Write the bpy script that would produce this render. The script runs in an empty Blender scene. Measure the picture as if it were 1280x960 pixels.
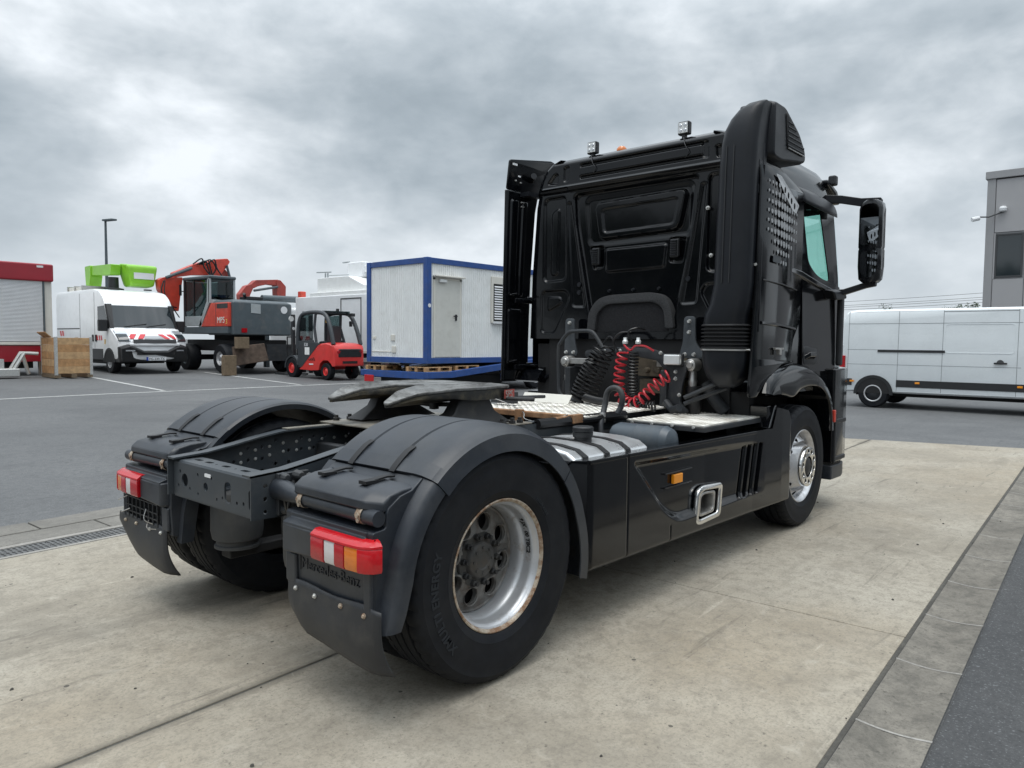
import bpy, math, random
import numpy as np
from mathutils import Matrix, Vector

random.seed(7)
RNG = np.random.default_rng(7)
PI = math.pi
sc = bpy.context.scene
COL = sc.collection

# ------------------------------------------------------------------ camera
cam_d = bpy.data.cameras.new('camera')
cam = bpy.data.objects.new('camera', cam_d)
COL.objects.link(cam)
sc.camera = cam
cam_d.sensor_fit = 'HORIZONTAL'
cam_d.sensor_width = 36.0
cam_d.lens = 918.3 / 1280 * 36.0
cam_d.clip_start = 0.05
cam_d.clip_end = 4000
_yaw, _pitch, _roll = math.radians(41.202), math.radians(3.282), math.radians(0.506)
_f = Vector((math.cos(_yaw) * math.cos(_pitch), math.sin(_yaw) * math.cos(_pitch), -math.sin(_pitch)))
_r = Vector((math.sin(_yaw), -math.cos(_yaw), 0))
_u = _r.cross(_f)
_r2 = _r * math.cos(_roll) + _u * math.sin(_roll)
_u2 = -_r * math.sin(_roll) + _u * math.cos(_roll)
cam.matrix_world = Matrix(((_r2.x, _u2.x, -_f.x, -2.433), (_r2.y, _u2.y, -_f.y, -3.384), (_r2.z, _u2.z, -_f.z, 1.512), (0, 0, 0, 1)))

# ------------------------------------------------------------------ world: overcast sky
SUN_ELEV, SUN_AZ = math.radians(76), math.radians(-150)      # azimuth measured from +X towards +Y
SKX, SKY = 7.7, 1.9
world = bpy.data.worlds.new('World')
sc.world = world
world.use_nodes = True
wn, wl = world.node_tree.nodes, world.node_tree.links
wn.clear()
w_out = wn.new('ShaderNodeOutputWorld')
w_bg = wn.new('ShaderNodeBackground')
w_bg.inputs['Strength'].default_value = 0.1
sky = wn.new('ShaderNodeTexSky')
sky.sky_type = 'NISHITA'
sky.sun_disc = False
sky.sun_elevation = SUN_ELEV
sky.sun_rotation = PI / 2 - SUN_AZ
w_tc = wn.new('ShaderNodeTexCoord')
w_sep = wn.new('ShaderNodeSeparateXYZ')
wl.new(w_tc.outputs['Generated'], w_sep.inputs[0])
def wmath(op, a, b=None):
    n = wn.new('ShaderNodeMath'); n.operation = op
    for i, v in enumerate((a, b)):
        if v is None: continue
        if isinstance(v, (int, float)): n.inputs[i].default_value = v
        else: wl.new(v, n.inputs[i])
    return n.outputs[0]
_zz = wmath('ADD', wmath('MAXIMUM', w_sep.outputs['Z'], 0.0), 0.36)
w_comb = wn.new('ShaderNodeCombineXYZ')
wl.new(wmath('DIVIDE', w_sep.outputs['X'], _zz), w_comb.inputs[0])
wl.new(wmath('DIVIDE', w_sep.outputs['Y'], _zz), w_comb.inputs[1])
w_comb.inputs[2].default_value = 3.1
def wnoise(scale, detail, rough, dist, off, flat=False):
    mp = wn.new('ShaderNodeMapping'); mp.inputs['Location'].default_value = off
    if flat: mp.inputs['Scale'].default_value = (1, 1, 1.9)
    wl.new(w_tc.outputs['Generated'] if flat else w_comb.outputs[0], mp.inputs['Vector'])
    n = wn.new('ShaderNodeTexNoise')
    n.inputs['Scale'].default_value = scale; n.inputs['Detail'].default_value = detail
    n.inputs['Roughness'].default_value = rough; n.inputs['Distortion'].default_value = dist
    wl.new(mp.outputs[0], n.inputs['Vector'])
    return n.outputs['Fac']
_n1 = wnoise(2.3, 5, 0.52, 0.15, (SKX, SKY, 0), True)
_n2 = wnoise(3.4, 7, 0.55, 0.3, (2.2, 0.3, 4))
_n3 = wnoise(7.5, 7, 0.6, 0.2, (5.2, 1.3, 2), True)
_mix = wmath('ADD', wmath('ADD', wmath('MULTIPLY', _n1, 0.72), wmath('MULTIPLY', _n2, 0.06)), wmath('MULTIPLY', _n3, 0.22))
w_ramp = wn.new('ShaderNodeValToRGB')
_cr = w_ramp.color_ramp
_cr.elements[0].position = 0.36; _cr.elements[0].color = (0.262, 0.305, 0.330, 1)
_cr.elements[1].position = 0.62; _cr.elements[1].color = (0.76, 0.79, 0.80, 1)
for _p, _c in ((0.43, (0.335, 0.380, 0.405, 1)), (0.49, (0.425, 0.468, 0.490, 1)), (0.55, (0.56, 0.597, 0.612, 1))):
    e = _cr.elements.new(_p); e.color = _c
wl.new(_mix, w_ramp.inputs[0])
w_scale = wn.new('ShaderNodeMixRGB'); w_scale.blend_type = 'MULTIPLY'; w_scale.inputs[0].default_value = 1
w_scale.inputs[2].default_value = (10.9, 11.1, 11.55, 1)
# an overcast sky brightens steadily towards the zenith
w_zen = wn.new('ShaderNodeMapRange'); w_zen.interpolation_type = 'SMOOTHSTEP'
w_zen.inputs[1].default_value = 0.30; w_zen.inputs[2].default_value = 1.0; w_zen.inputs[3].default_value = 1.0; w_zen.inputs[4].default_value = 2.9
wl.new(w_sep.outputs['Z'], w_zen.inputs[0])
w_zm = wn.new('ShaderNodeMixRGB'); w_zm.blend_type = 'MULTIPLY'; w_zm.inputs[0].default_value = 1
# thin bright haze low over the horizon, all the way round
w_hz = wn.new('ShaderNodeMapRange'); w_hz.interpolation_type = 'SMOOTHSTEP'
w_hz.inputs[1].default_value = 0.0; w_hz.inputs[2].default_value = 0.26; w_hz.inputs[3].default_value = 0.5; w_hz.inputs[4].default_value = 0.0
wl.new(w_sep.outputs['Z'], w_hz.inputs[0])
w_hm = wn.new('ShaderNodeMixRGB'); w_hm.inputs[2].default_value = (0.60, 0.635, 0.65, 1)
wl.new(w_hz.outputs[0], w_hm.inputs[0]); wl.new(w_ramp.outputs[0], w_hm.inputs[1])
wl.new(w_hm.outputs[0], w_zm.inputs[1]); wl.new(w_zen.outputs[0], w_zm.inputs[2])
wl.new(w_zm.outputs[0], w_scale.inputs[1])
w_mix = wn.new('ShaderNodeMixRGB'); w_mix.inputs[0].default_value = 0.97
wl.new(sky.outputs[0], w_mix.inputs[1]); wl.new(w_scale.outputs[0], w_mix.inputs[2])
wl.new(w_mix.outputs[0], w_bg.inputs['Color'])
wl.new(w_bg.outputs[0], w_out.inputs['Surface'])

# ------------------------------------------------------------------ sun behind the cloud
sun_d = bpy.data.lights.new('sun', 'SUN')
sun_d.energy = 1.4
sun_d.angle = math.radians(35)
sun_d.color = (1.0, 0.965, 0.91)
sun = bpy.data.objects.new('sun', sun_d)
COL.objects.link(sun)
_sd = Vector((math.cos(SUN_ELEV) * math.cos(SUN_AZ), math.cos(SUN_ELEV) * math.sin(SUN_AZ), math.sin(SUN_ELEV)))
sun.rotation_euler = _sd.to_track_quat('Z', 'Y').to_euler()
sun.location = (0, 0, 30)

vs = sc.view_settings
vs.view_transform = 'Standard'
try: vs.look = 'None'
except Exception: pass
vs.exposure = 0.2
vs.gamma = 1.0
vs.use_curve_mapping = False
sc.cycles.max_bounces = 7
sc.cycles.transparent_max_bounces = 8
sc.cycles.use_denoising = True

# ------------------------------------------------------------------ materials
MATS = {}
def ng(m):
    return m.node_tree.nodes, m.node_tree.links
def mat(name, col, rough=0.5, metal=0.0, spec=0.5, coat=0.0, coat_r=0.05, var=0.0, vscale=6.0, dirt=None, dirt_amt=0.0, dirt_scale=3.0,
        dirt_lo=0.5, dirt_hi=0.7, bump=0.0, bscale=200.0, rvar=0.0, emit=None, alpha=None):
    m = bpy.data.materials.new(name)
    m.use_nodes = True
    n, l = ng(m)
    b = n['Principled BSDF']
    b.inputs['Base Color'].default_value = (*col, 1)
    b.inputs['Roughness'].default_value = rough
    b.inputs['Metallic'].default_value = metal
    b.inputs['Specular IOR Level'].default_value = spec
    b.inputs['Coat Weight'].default_value = coat
    b.inputs['Coat Roughness'].default_value = coat_r
    tc = None
    def noise(scale, detail=5, rgh=0.6, off=0.0):
        nonlocal tc
        if tc is None: tc = n.new('ShaderNodeTexCoord')
        mp = n.new('ShaderNodeMapping'); mp.inputs['Location'].default_value = (off, off * 1.7, off * 0.3)
        l.new(tc.outputs['Object'], mp.inputs[0])
        t = n.new('ShaderNodeTexNoise')
        t.inputs['Scale'].default_value = scale; t.inputs['Detail'].default_value = detail; t.inputs['Roughness'].default_value = rgh
        l.new(mp.outputs[0], t.inputs['Vector'])
        return t.outputs['Fac']
    def ramp(fac, lo, hi, a=0.0, c=1.0):
        r = n.new('ShaderNodeMapRange'); r.inputs[1].default_value = lo; r.inputs[2].default_value = hi
        r.inputs[3].default_value = a; r.inputs[4].default_value = c
        l.new(fac, r.inputs[0]); return r.outputs[0]
    csock = None
    if var > 0:
        mx = n.new('ShaderNodeMixRGB')
        mx.inputs[1].default_value = (*[c * (1 - var) for c in col], 1)
        mx.inputs[2].default_value = (*[min(1, c * (1 + var)) for c in col], 1)
        l.new(ramp(noise(vscale), 0.3, 0.7), mx.inputs[0]); csock = mx.outputs[0]
    if dirt is not None:
        mx = n.new('ShaderNodeMixRGB')
        if csock: l.new(csock, mx.inputs[1])
        else: mx.inputs[1].default_value = (*col, 1)
        mx.inputs[2].default_value = (*dirt, 1)
        fac = ramp(noise(dirt_scale, 8, 0.7, 3.3), dirt_lo, dirt_hi, 0.0, dirt_amt)
        l.new(fac, mx.inputs[0]); csock = mx.outputs[0]
        rr = n.new('ShaderNodeMapRange'); rr.inputs[1].default_value = 0; rr.inputs[2].default_value = 1
        rr.inputs[3].default_value = rough; rr.inputs[4].default_value = max(rough, 0.8)
        l.new(fac, rr.inputs[0]); l.new(rr.outputs[0], b.inputs['Roughness'])
    elif rvar > 0:
        l.new(ramp(noise(vscale * 0.7, 6, 0.65, 1.1), 0.3, 0.7, max(0.02, rough - rvar), min(1, rough + rvar)), b.inputs['Roughness'])
    if csock: l.new(csock, b.inputs['Base Color'])
    if bump > 0:
        bp = n.new('ShaderNodeBump'); bp.inputs['Strength'].default_value = bump; bp.inputs['Distance'].default_value = 0.002
        l.new(noise(bscale, 3, 0.6, 5.0), bp.inputs['Height']); l.new(bp.outputs[0], b.inputs['Normal'])
    if emit:
        b.inputs['Emission Color'].default_value = (*emit[0], 1); b.inputs['Emission Strength'].default_value = emit[1]
    MATS[name] = m
    return m
def glass(name, tint, gloss=0.12):
    m = bpy.data.materials.new(name); m.use_nodes = True
    n, l = ng(m); n.clear()
    o = n.new('ShaderNodeOutputMaterial'); t = n.new('ShaderNodeBsdfTransparent'); g = n.new('ShaderNodeBsdfGlossy')
    t.inputs[0].default_value = (*tint, 1); g.inputs['Roughness'].default_value = 0.02; g.inputs[0].default_value = (0.9, 0.93, 0.95, 1)
    fr0 = n.new('ShaderNodeLayerWeight'); fr0.inputs[0].default_value = 0.5
    fr1 = n.new('ShaderNodeMath'); fr1.operation = 'POWER'; fr1.inputs[1].default_value = 5.0; l.new(fr0.outputs['Facing'], fr1.inputs[0])
    fr = n.new('ShaderNodeMath'); fr.operation = 'MULTIPLY_ADD'; fr.inputs[1].default_value = 0.9; fr.inputs[2].default_value = 0.04; l.new(fr1.outputs[0], fr.inputs[0])
    mx = n.new('ShaderNodeMixShader')
    l.new(fr.outputs[0], mx.inputs[0]); l.new(t.outputs[0], mx.inputs[1]); l.new(g.outputs[0], mx.inputs[2]); l.new(mx.outputs[0], o.inputs[0])
    MATS[name] = m
    return m

mat('black_paint', (0.0025, 0.0029, 0.004), 0.10, spec=0.36, coat=0.10, coat_r=0.03, dirt=(0.05, 0.05, 0.05), dirt_amt=0.08, dirt_scale=2.4, dirt_lo=0.5, dirt_hi=0.8)
mat('black_gloss', (0.004, 0.0045, 0.006), 0.12, spec=0.5, coat=0.4, coat_r=0.03, rvar=0.05, vscale=4)
mat('black_satin', (0.0075, 0.0088, 0.012), 0.40, spec=0.35, var=0.25, vscale=5, rvar=0.06)
mat('guard_plastic', (0.0165, 0.0205, 0.0275), 0.40, spec=0.5, var=0.28, vscale=5, dirt=(0.13, 0.13, 0.125), dirt_amt=0.26, dirt_scale=3.6, dirt_lo=0.46, dirt_hi=0.78, bump=0.12, bscale=420)
mat('flap_rubber', (0.021, 0.023, 0.027), 0.5, var=0.25, vscale=4, dirt=(0.13, 0.12, 0.10), dirt_amt=0.45, dirt_scale=4, dirt_lo=0.45, dirt_hi=0.75)
mat('tyre_rubber', (0.0085, 0.0098, 0.0128), 0.62, spec=0.2, var=0.2, vscale=9, dirt=(0.05, 0.048, 0.045), dirt_amt=0.22, dirt_scale=6, dirt_lo=0.42, dirt_hi=0.8, bump=0.12, bscale=160)
mat('rubber_text', (0.0165, 0.019, 0.023), 0.7, spec=0.3)
mat('bellows_grey', (0.042, 0.044, 0.046), 0.6, var=0.2, vscale=6, dirt=(0.10, 0.095, 0.085), dirt_amt=0.4, dirt_scale=5)
mat('rubber', (0.012, 0.012, 0.013), 0.55, spec=0.4)
mat('hose_black', (0.010, 0.010, 0.011), 0.35, spec=0.5)
mat('hose_red', (0.42, 0.018, 0.028), 0.32, spec=0.5, var=0.15, vscale=20)
mat('frame_grey', (0.036, 0.043, 0.050), 0.42, spec=0.5, var=0.14, vscale=4, dirt=(0.12, 0.11, 0.10), dirt_amt=0.35, dirt_scale=5, dirt_lo=0.5, dirt_hi=0.75, bump=0.08, bscale=150)
mat('frame_dark', (0.022, 0.025, 0.029), 0.55, var=0.25, vscale=6, dirt=(0.09, 0.08, 0.07), dirt_amt=0.35, dirt_scale=6)
mat('under_dark', (0.010, 0.010, 0.011), 0.7, var=0.3, vscale=6)
mat('rail_worn', (0.20, 0.185, 0.155), 0.55, metal=0.2, var=0.35, vscale=14, dirt=(0.09, 0.045, 0.02), dirt_amt=0.5, dirt_scale=9)
mat('rim_silver', (0.52, 0.53, 0.545), 0.36, metal=0.55, var=0.08, vscale=12, dirt=(0.20, 0.12, 0.065), dirt_amt=0.55, dirt_scale=15, dirt_lo=0.56, dirt_hi=0.72)
mat('hub_dark', (0.06, 0.058, 0.055), 0.6, metal=0.2, var=0.3, vscale=12, dirt=(0.10, 0.075, 0.05), dirt_amt=0.5, dirt_scale=14)
mat('rim_dirty', (0.175, 0.17, 0.16), 0.62, metal=0.25, var=0.3, vscale=9, dirt=(0.085, 0.055, 0.036), dirt_amt=0.7, dirt_scale=12, dirt_lo=0.46, dirt_hi=0.66)
mat('rim_rust', (0.46, 0.40, 0.32), 0.5, metal=0.4, var=0.25, vscale=25, dirt=(0.20, 0.085, 0.03), dirt_amt=0.8, dirt_scale=22, dirt_lo=0.42, dirt_hi=0.6)
mat('rim_bright', (0.62, 0.62, 0.63), 0.33, metal=0.75, var=0.06, vscale=12, dirt=(0.25, 0.22, 0.18), dirt_amt=0.4, dirt_scale=9)
mat('chrome', (0.80, 0.79, 0.77), 0.13, metal=1.0, rvar=0.06, vscale=30)
mat('mount_steel', (0.06, 0.067, 0.074), 0.4, metal=0.3, var=0.2, vscale=12)
mat('steel', (0.48, 0.47, 0.45), 0.36, metal=0.85, var=0.15, vscale=30)
mat('zinc', (0.55, 0.55, 0.53), 0.45, metal=0.6, var=0.2, vscale=40)
mat('alu', (0.70, 0.71, 0.715), 0.32, metal=0.75, var=0.08, vscale=10, rvar=0.08)
mat('tank_blue', (0.060, 0.075, 0.090), 0.42, var=0.12, vscale=6, dirt=(0.15, 0.15, 0.14), dirt_amt=0.3, dirt_scale=4)
mat('lens_red', (0.58, 0.008, 0.015), 0.2, spec=0.5, coat=0.25, coat_r=0.05)
mat('lens_dark_red', (0.44, 0.005, 0.012), 0.2, spec=0.5, coat=0.25, coat_r=0.05)
mat('lens_white', (0.58, 0.555, 0.55), 0.2, spec=0.5, coat=0.6)
mat('lens_orange', (0.78, 0.21, 0.012), 0.18, spec=0.5, coat=0.6)
mat('lamp_glass', (0.70, 0.71, 0.70), 0.18, metal=0.3, coat=0.6)
mat('amber', (0.85, 0.30, 0.015), 0.22, coat=0.5)
mat('grease', (0.16, 0.15, 0.125), 0.42, metal=0.4, var=0.35, vscale=9, dirt=(0.34, 0.31, 0.24), dirt_amt=0.55, dirt_scale=7, dirt_lo=0.4, dirt_hi=0.65)
mat('coupling_steel', (0.026, 0.025, 0.023), 0.5, metal=0.3, var=0.35, vscale=9, dirt=(0.20, 0.17, 0.11), dirt_amt=0.6, dirt_scale=6, dirt_lo=0.45, dirt_hi=0.65)
mat('grease_top', (0.20, 0.198, 0.19), 0.34, metal=0.5, var=0.4, vscale=7, dirt=(0.028, 0.026, 0.024), dirt_amt=0.85, dirt_scale=6, dirt_lo=0.42, dirt_hi=0.62)
mat('cast_dark', (0.018, 0.018, 0.0185), 0.6, var=0.3, vscale=10, dirt=(0.11, 0.10, 0.085), dirt_amt=0.35, dirt_scale=9)
mat('rust', (0.24, 0.125, 0.06), 0.75, var=0.4, vscale=16, dirt=(0.38, 0.26, 0.15), dirt_amt=0.5, dirt_scale=9)
mat('gear_brown', (0.10, 0.08, 0.055), 0.6, var=0.4, vscale=14, dirt=(0.03, 0.028, 0.025), dirt_amt=0.6, dirt_scale=12)
mat('felt', (0.047, 0.048, 0.050), 0.95, spec=0.15, var=0.3, vscale=90, bump=0.9, bscale=300)
mat('felt_dark', (0.025, 0.025, 0.027), 0.95, spec=0.15, var=0.25, vscale=70, bump=0.6, bscale=300)
mat('label_red', (0.35, 0.07, 0.055), 0.6, var=0.25, vscale=60)
mat('label_grey', (0.30, 0.29, 0.27), 0.6)
mat('sticker_white', (0.72, 0.73, 0.74), 0.5)
mat('ink', (0.012, 0.012, 0.013), 0.6)
mat('dot_grey', (0.34, 0.35, 0.36), 0.4)
mat('badge_grey', (0.55, 0.56, 0.57), 0.4)
mat('cab_inner', (0.03, 0.03, 0.033), 0.8)
mat('mirror_glass', (0.55, 0.58, 0.61), 0.015, metal=1.0)
mat('white_paint', (0.82, 0.835, 0.845), 0.28, coat=0.4, var=0.03, vscale=3, dirt=(0.45, 0.44, 0.42), dirt_amt=0.25, dirt_scale=3, dirt_lo=0.5, dirt_hi=0.8)
mat('van_white', (0.77, 0.81, 0.825), 0.26, coat=0.5, var=0.03, vscale=2, dirt=(0.42, 0.43, 0.43), dirt_amt=0.2, dirt_scale=2, dirt_lo=0.5, dirt_hi=0.8)
mat('trim_black', (0.016, 0.017, 0.019), 0.5, var=0.15, vscale=5)
mat('seam_dark', (0.05, 0.052, 0.055), 0.7)
mat('seam_grey', (0.24, 0.255, 0.265), 0.7)
mat('red_paint', (0.55, 0.030, 0.028), 0.35, coat=0.3, var=0.12, vscale=5, dirt=(0.18, 0.09, 0.06), dirt_amt=0.35, dirt_scale=6, dirt_lo=0.5, dirt_hi=0.75)
mat('fork_red', (0.66, 0.040, 0.036), 0.35, coat=0.3, var=0.10, vscale=4, dirt=(0.30, 0.10, 0.06), dirt_amt=0.3, dirt_scale=6, dirt_lo=0.55, dirt_hi=0.75)
mat('orange_red', (0.60, 0.055, 0.030), 0.42, coat=0.2, var=0.15, vscale=4, dirt=(0.28, 0.07, 0.04), dirt_amt=0.5, dirt_scale=5, dirt_lo=0.48, dirt_hi=0.72)
mat('crane_red', (0.36, 0.055, 0.042), 0.5, var=0.2, vscale=5, dirt=(0.12, 0.06, 0.05), dirt_amt=0.5, dirt_scale=6)
mat('dark_red', (0.30, 0.010, 0.022), 0.4, coat=0.3, var=0.08, vscale=2)
mat('slate_grey', (0.070, 0.090, 0.102), 0.5, var=0.12, vscale=3, dirt=(0.17, 0.16, 0.15), dirt_amt=0.4, dirt_scale=4)
mat('machine_grey', (0.36, 0.39, 0.40), 0.45, var=0.08, vscale=4, dirt=(0.24, 0.23, 0.21), dirt_amt=0.3, dirt_scale=5)
mat('fork_grey', (0.040, 0.046, 0.052), 0.45, var=0.15, vscale=5)
mat('lime_green', (0.22, 0.52, 0.028), 0.4, coat=0.2, var=0.08, vscale=4)
mat('blue_paint', (0.018, 0.068, 0.25), 0.45, var=0.15, vscale=4, dirt=(0.10, 0.11, 0.16), dirt_amt=0.4, dirt_scale=7)
mat('container_white', (0.80, 0.81, 0.80), 0.5, var=0.04, vscale=3, dirt=(0.48, 0.46, 0.41), dirt_amt=0.3, dirt_scale=4, dirt_lo=0.5, dirt_hi=0.8)
mat('door_beige', (0.60, 0.595, 0.55), 0.5, var=0.05, vscale=3, dirt=(0.40, 0.38, 0.33), dirt_amt=0.3, dirt_scale=4)
mat('shutter_grey', (0.68, 0.69, 0.70), 0.45, var=0.04, vscale=4)
mat('cream', (0.66, 0.64, 0.58), 0.5, var=0.05, vscale=4)
mat('wood_new', (0.42, 0.235, 0.105), 0.75, var=0.30, vscale=7, dirt=(0.22, 0.12, 0.06), dirt_amt=0.5, dirt_scale=5)
mat('wood_pale', (0.50, 0.32, 0.165), 0.75, var=0.25, vscale=7, dirt=(0.28, 0.17, 0.09), dirt_amt=0.5, dirt_scale=6)
mat('wood_grey', (0.17, 0.125, 0.08), 0.85, var=0.25, vscale=12)
mat('rust_steel', (0.085, 0.058, 0.042), 0.8, var=0.35, vscale=6, dirt=(0.16, 0.12, 0.09), dirt_amt=0.5, dirt_scale=5)
mat('cladding_grey', (0.36, 0.355, 0.36), 0.45, metal=0.1, var=0.03, vscale=1)
mat('cladding_mid', (0.30, 0.30, 0.305), 0.45, metal=0.1, var=0.03, vscale=1)
mat('window_dark', (0.02, 0.028, 0.032), 0.06, spec=0.8)
mat('screen_dark', (0.015, 0.022, 0.026), 0.05, spec=0.7)
mat('headlamp', (0.55, 0.57, 0.6), 0.1, metal=0.5, coat=1.0)
mat('plate_white', (0.75, 0.76, 0.78), 0.4)
mat('plate_blue', (0.02, 0.06, 0.35), 0.4)
mat('stripe_red', (0.55, 0.02, 0.03), 0.4)
mat('paper_white', (0.82, 0.82, 0.80), 0.6)
mat('text_pale', (0.70, 0.66, 0.62), 0.6)
mat('text_yellow', (0.75, 0.50, 0.12), 0.6)
mat('leaf_far', (0.055, 0.075, 0.045), 0.8, var=0.35, vscale=1.5)
mat('bark', (0.07, 0.055, 0.04), 0.9, var=0.3, vscale=5)
glass('glass_green', (0.70, 0.97, 0.90))
glass('glass_dark', (0.34, 0.42, 0.42))
glass('glass_clear', (0.80, 0.93, 0.90))

# ------------------------------------------------------------------ mesh helpers
class MB:
    def __init__(s): s.v, s.f = [], []
    def add(s, v, f):
        o = len(s.v); s.v += [tuple(map(float, p)) for p in v]; s.f += [tuple(i + o for i in q) for q in f]; return s
    def box(s, x0, x1, y0, y1, z0, z1):
        v = [(x, y, z) for x in (x0, x1) for y in (y0, y1) for z in (z0, z1)]
        return s.add(v, [(0, 1, 3, 2), (4, 6, 7, 5), (0, 4, 5, 1), (2, 3, 7, 6), (0, 2, 6, 4), (1, 5, 7, 3)])
    def loft(s, rings, cap0=True, cap1=True, closed=True):
        n = len(rings[0]); v = [p for r in rings for p in r]; f = []
        for i in range(len(rings) - 1):
            for j in range(n if closed else n - 1):
                k = (j + 1) % n
                f.append((i * n + j, i * n + k, (i + 1) * n + k, (i + 1) * n + j))
        if cap0: f.append(tuple(reversed(range(n))))
        if cap1: f.append(tuple(range((len(rings) - 1) * n, len(rings) * n)))
        return s.add(v, f)
    def prism(s, pts, ax, a, b):
        """polygon in the two other axes (in x,y,z order), extruded along ax from a to b"""
        def m(p, t):
            q = list(p); q.insert('xyz'.index(ax), t); return tuple(q)
        return s.loft([[m(p, a) for p in pts], [m(p, b) for p in pts]])
    def tube(s, path, r, n=8, closed=False, cap=True):
        P = [Vector(p) for p in path]; rings = []
        up = None
        for i, p in enumerate(P):
            a = P[i - 1] if (i > 0 or closed) else p
            b = P[(i + 1) % len(P)] if (i < len(P) - 1 or closed) else p
            t = (b - a).normalized()
            if up is None:
                up = Vector((0, 0, 1)) if abs(t.z) < 0.9 else Vector((1, 0, 0))
            side = t.cross(up)
            if side.length < 1e-5: side = t.orthogonal()
            side.normalize(); up = side.cross(t).normalized()
            rr = r[i] if isinstance(r, (list, tuple)) else r
            rings.append([tuple(p + (side * math.cos(2 * PI * k / n) + up * math.sin(2 * PI * k / n)) * rr) for k in range(n)])
        if closed: rings.append(rings[0])
        return s.loft(rings, cap and not closed, cap and not closed)
    def lathe(s, prof, c, ax='y', n=48, cap=False, mod=None):
        """prof: (radius, offset along axis)"""
        rings = []
        for q, (r, h) in enumerate(prof):
            ring = []
            for k in range(n):
                a = 2 * PI * k / n
                rr = r + (mod(q, k) if mod else 0)
                u, w = rr * math.cos(a), rr * math.sin(a)
                ring.append({'x': (c[0] + h, c[1] + u, c[2] + w), 'y': (c[0] + u, c[1] + h, c[2] + w), 'z': (c[0] + u, c[1] + w, c[2] + h)}[ax])
            rings.append(ring)
        return s.loft(rings, cap, cap)
    def cyl(s, c, r, h0, h1, ax='z', n=20):
        return s.lathe([(r, h0), (r, h1)], c, ax, n, True)
    def plate(s, outer, holes, t, fn, bev=0.0):
        """flat sheet with holes in (u, v), thickness t, mapped by fn(u, v, w)"""
        cu = bpy.data.curves.new('tmp', 'CURVE'); cu.dimensions = '2D'; cu.fill_mode = 'BOTH'
        cu.extrude = t / 2 - bev; cu.bevel_depth = bev; cu.bevel_resolution = 1
        for lp in [outer] + list(holes):
            sp = cu.splines.new('POLY'); sp.points.add(len(lp) - 1)
            for i, (x, y) in enumerate(lp): sp.points[i].co = (x, y, 0, 1)
            sp.use_cyclic_u = True
        ob = bpy.data.objects.new('tmp', cu)
        me = bpy.data.meshes.new_from_object(ob)
        s.add([fn(*p.co) for p in me.vertices], [tuple(p.vertices) for p in me.polygons])
        bpy.data.meshes.remove(me); bpy.data.objects.remove(ob); bpy.data.curves.remove(cu)
        return s
    def text(s, body, size, t, fn, align='LEFT', spacing=1.0, bold=0.0):
        cu = bpy.data.curves.new('tmp', 'FONT'); cu.body = body; cu.size = size; cu.extrude = t / 2; cu.align_x = align
        cu.space_character = spacing; cu.offset = bold
        cu.resolution_u = 3
        ob = bpy.data.objects.new('tmp', cu)
        me = bpy.data.meshes.new_from_object(ob)
        s.add([fn(*p.co) for p in me.vertices], [tuple(p.vertices) for p in me.polygons])
        bpy.data.meshes.remove(me); bpy.data.objects.remove(ob); bpy.data.curves.remove(cu)
        return s
    def flipy(s):
        s.v = [(x, -y, z) for x, y, z in s.v]; s.f = [tuple(reversed(q)) for q in s.f]; return s
    def map(s, fn):
        s.v = [tuple(fn(*p)) for p in s.v]; return s
    def mesh(s, name, material, smooth=35, merge=True):
        me = bpy.data.meshes.new(name)
        me.from_pydata(s.v, [], s.f); me.validate(); me.update()
        import bmesh
        bm = bmesh.new(); bm.from_mesh(me)
        if merge: bmesh.ops.remove_doubles(bm, verts=bm.verts, dist=1e-5)
        bmesh.ops.recalc_face_normals(bm, faces=bm.faces)
        bm.to_mesh(me); bm.free()
        if smooth:
            me.polygons.foreach_set('use_smooth', [True] * len(me.polygons))
            me.set_sharp_from_angle(angle=math.radians(smooth))
        me.materials.append(MATS[material])
        return me
    def build(s, name, material, parent=None, bevel=0.0, seg=2, smooth=35, label=None, loc=None, merge=True):
        o = bpy.data.objects.new(name, s.mesh(name, material, smooth, merge))
        COL.objects.link(o)
        if parent is not None: o.parent = parent
        if loc is not None: o.location = loc
        if bevel > 0:
            md = o.modifiers.new('bevel', 'BEVEL'); md.width = bevel; md.segments = seg; md.limit_method = 'ANGLE'; md.angle_limit = math.radians(35)
            md.harden_normals = True
        if label: o['label'] = label
        return o
def thing(name, label, cat, loc=(0, 0, 0), rz=0.0, group=None):
    o = bpy.data.objects.new(name, None); COL.objects.link(o)
    o.empty_display_size = 0.3
    o.location = loc; o.rotation_euler = (0, 0, rz); o['label'] = label; o['category'] = cat
    if group: o['group'] = group
    return o
def tag(o, label=None, cat=None, group=None, kind=None):
    if label: o['label'] = label
    if cat: o['category'] = cat
    if group: o['group'] = group
    if kind: o['kind'] = kind
    return o
def dup(o, parent=None, loc=None, rot=None):
    c = o.copy(); COL.objects.link(c); c.parent = parent
    if loc is not None: c.location = loc
    if rot is not None: c.rotation_euler = rot
    for ch in o.children:
        d = ch.copy(); COL.objects.link(d); d.parent = c
    return c
def circ(cx, cy, r, n=16, a0=0.0): return [(cx + r * math.cos(a0 + 2 * PI * k / n), cy + r * math.sin(a0 + 2 * PI * k / n)) for k in range(n)]
def rrect(x0, x1, y0, y1, r, n=5):
    out = []
    for cx, cy, a in ((x1 - r, y1 - r, 0), (x0 + r, y1 - r, PI / 2), (x0 + r, y0 + r, PI), (x1 - r, y0 + r, 1.5 * PI)):
        for k in range(n + 1): out.append((cx + r * math.cos(a + k * PI / 2 / n), cy + r * math.sin(a + k * PI / 2 / n)))
    return out
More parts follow.
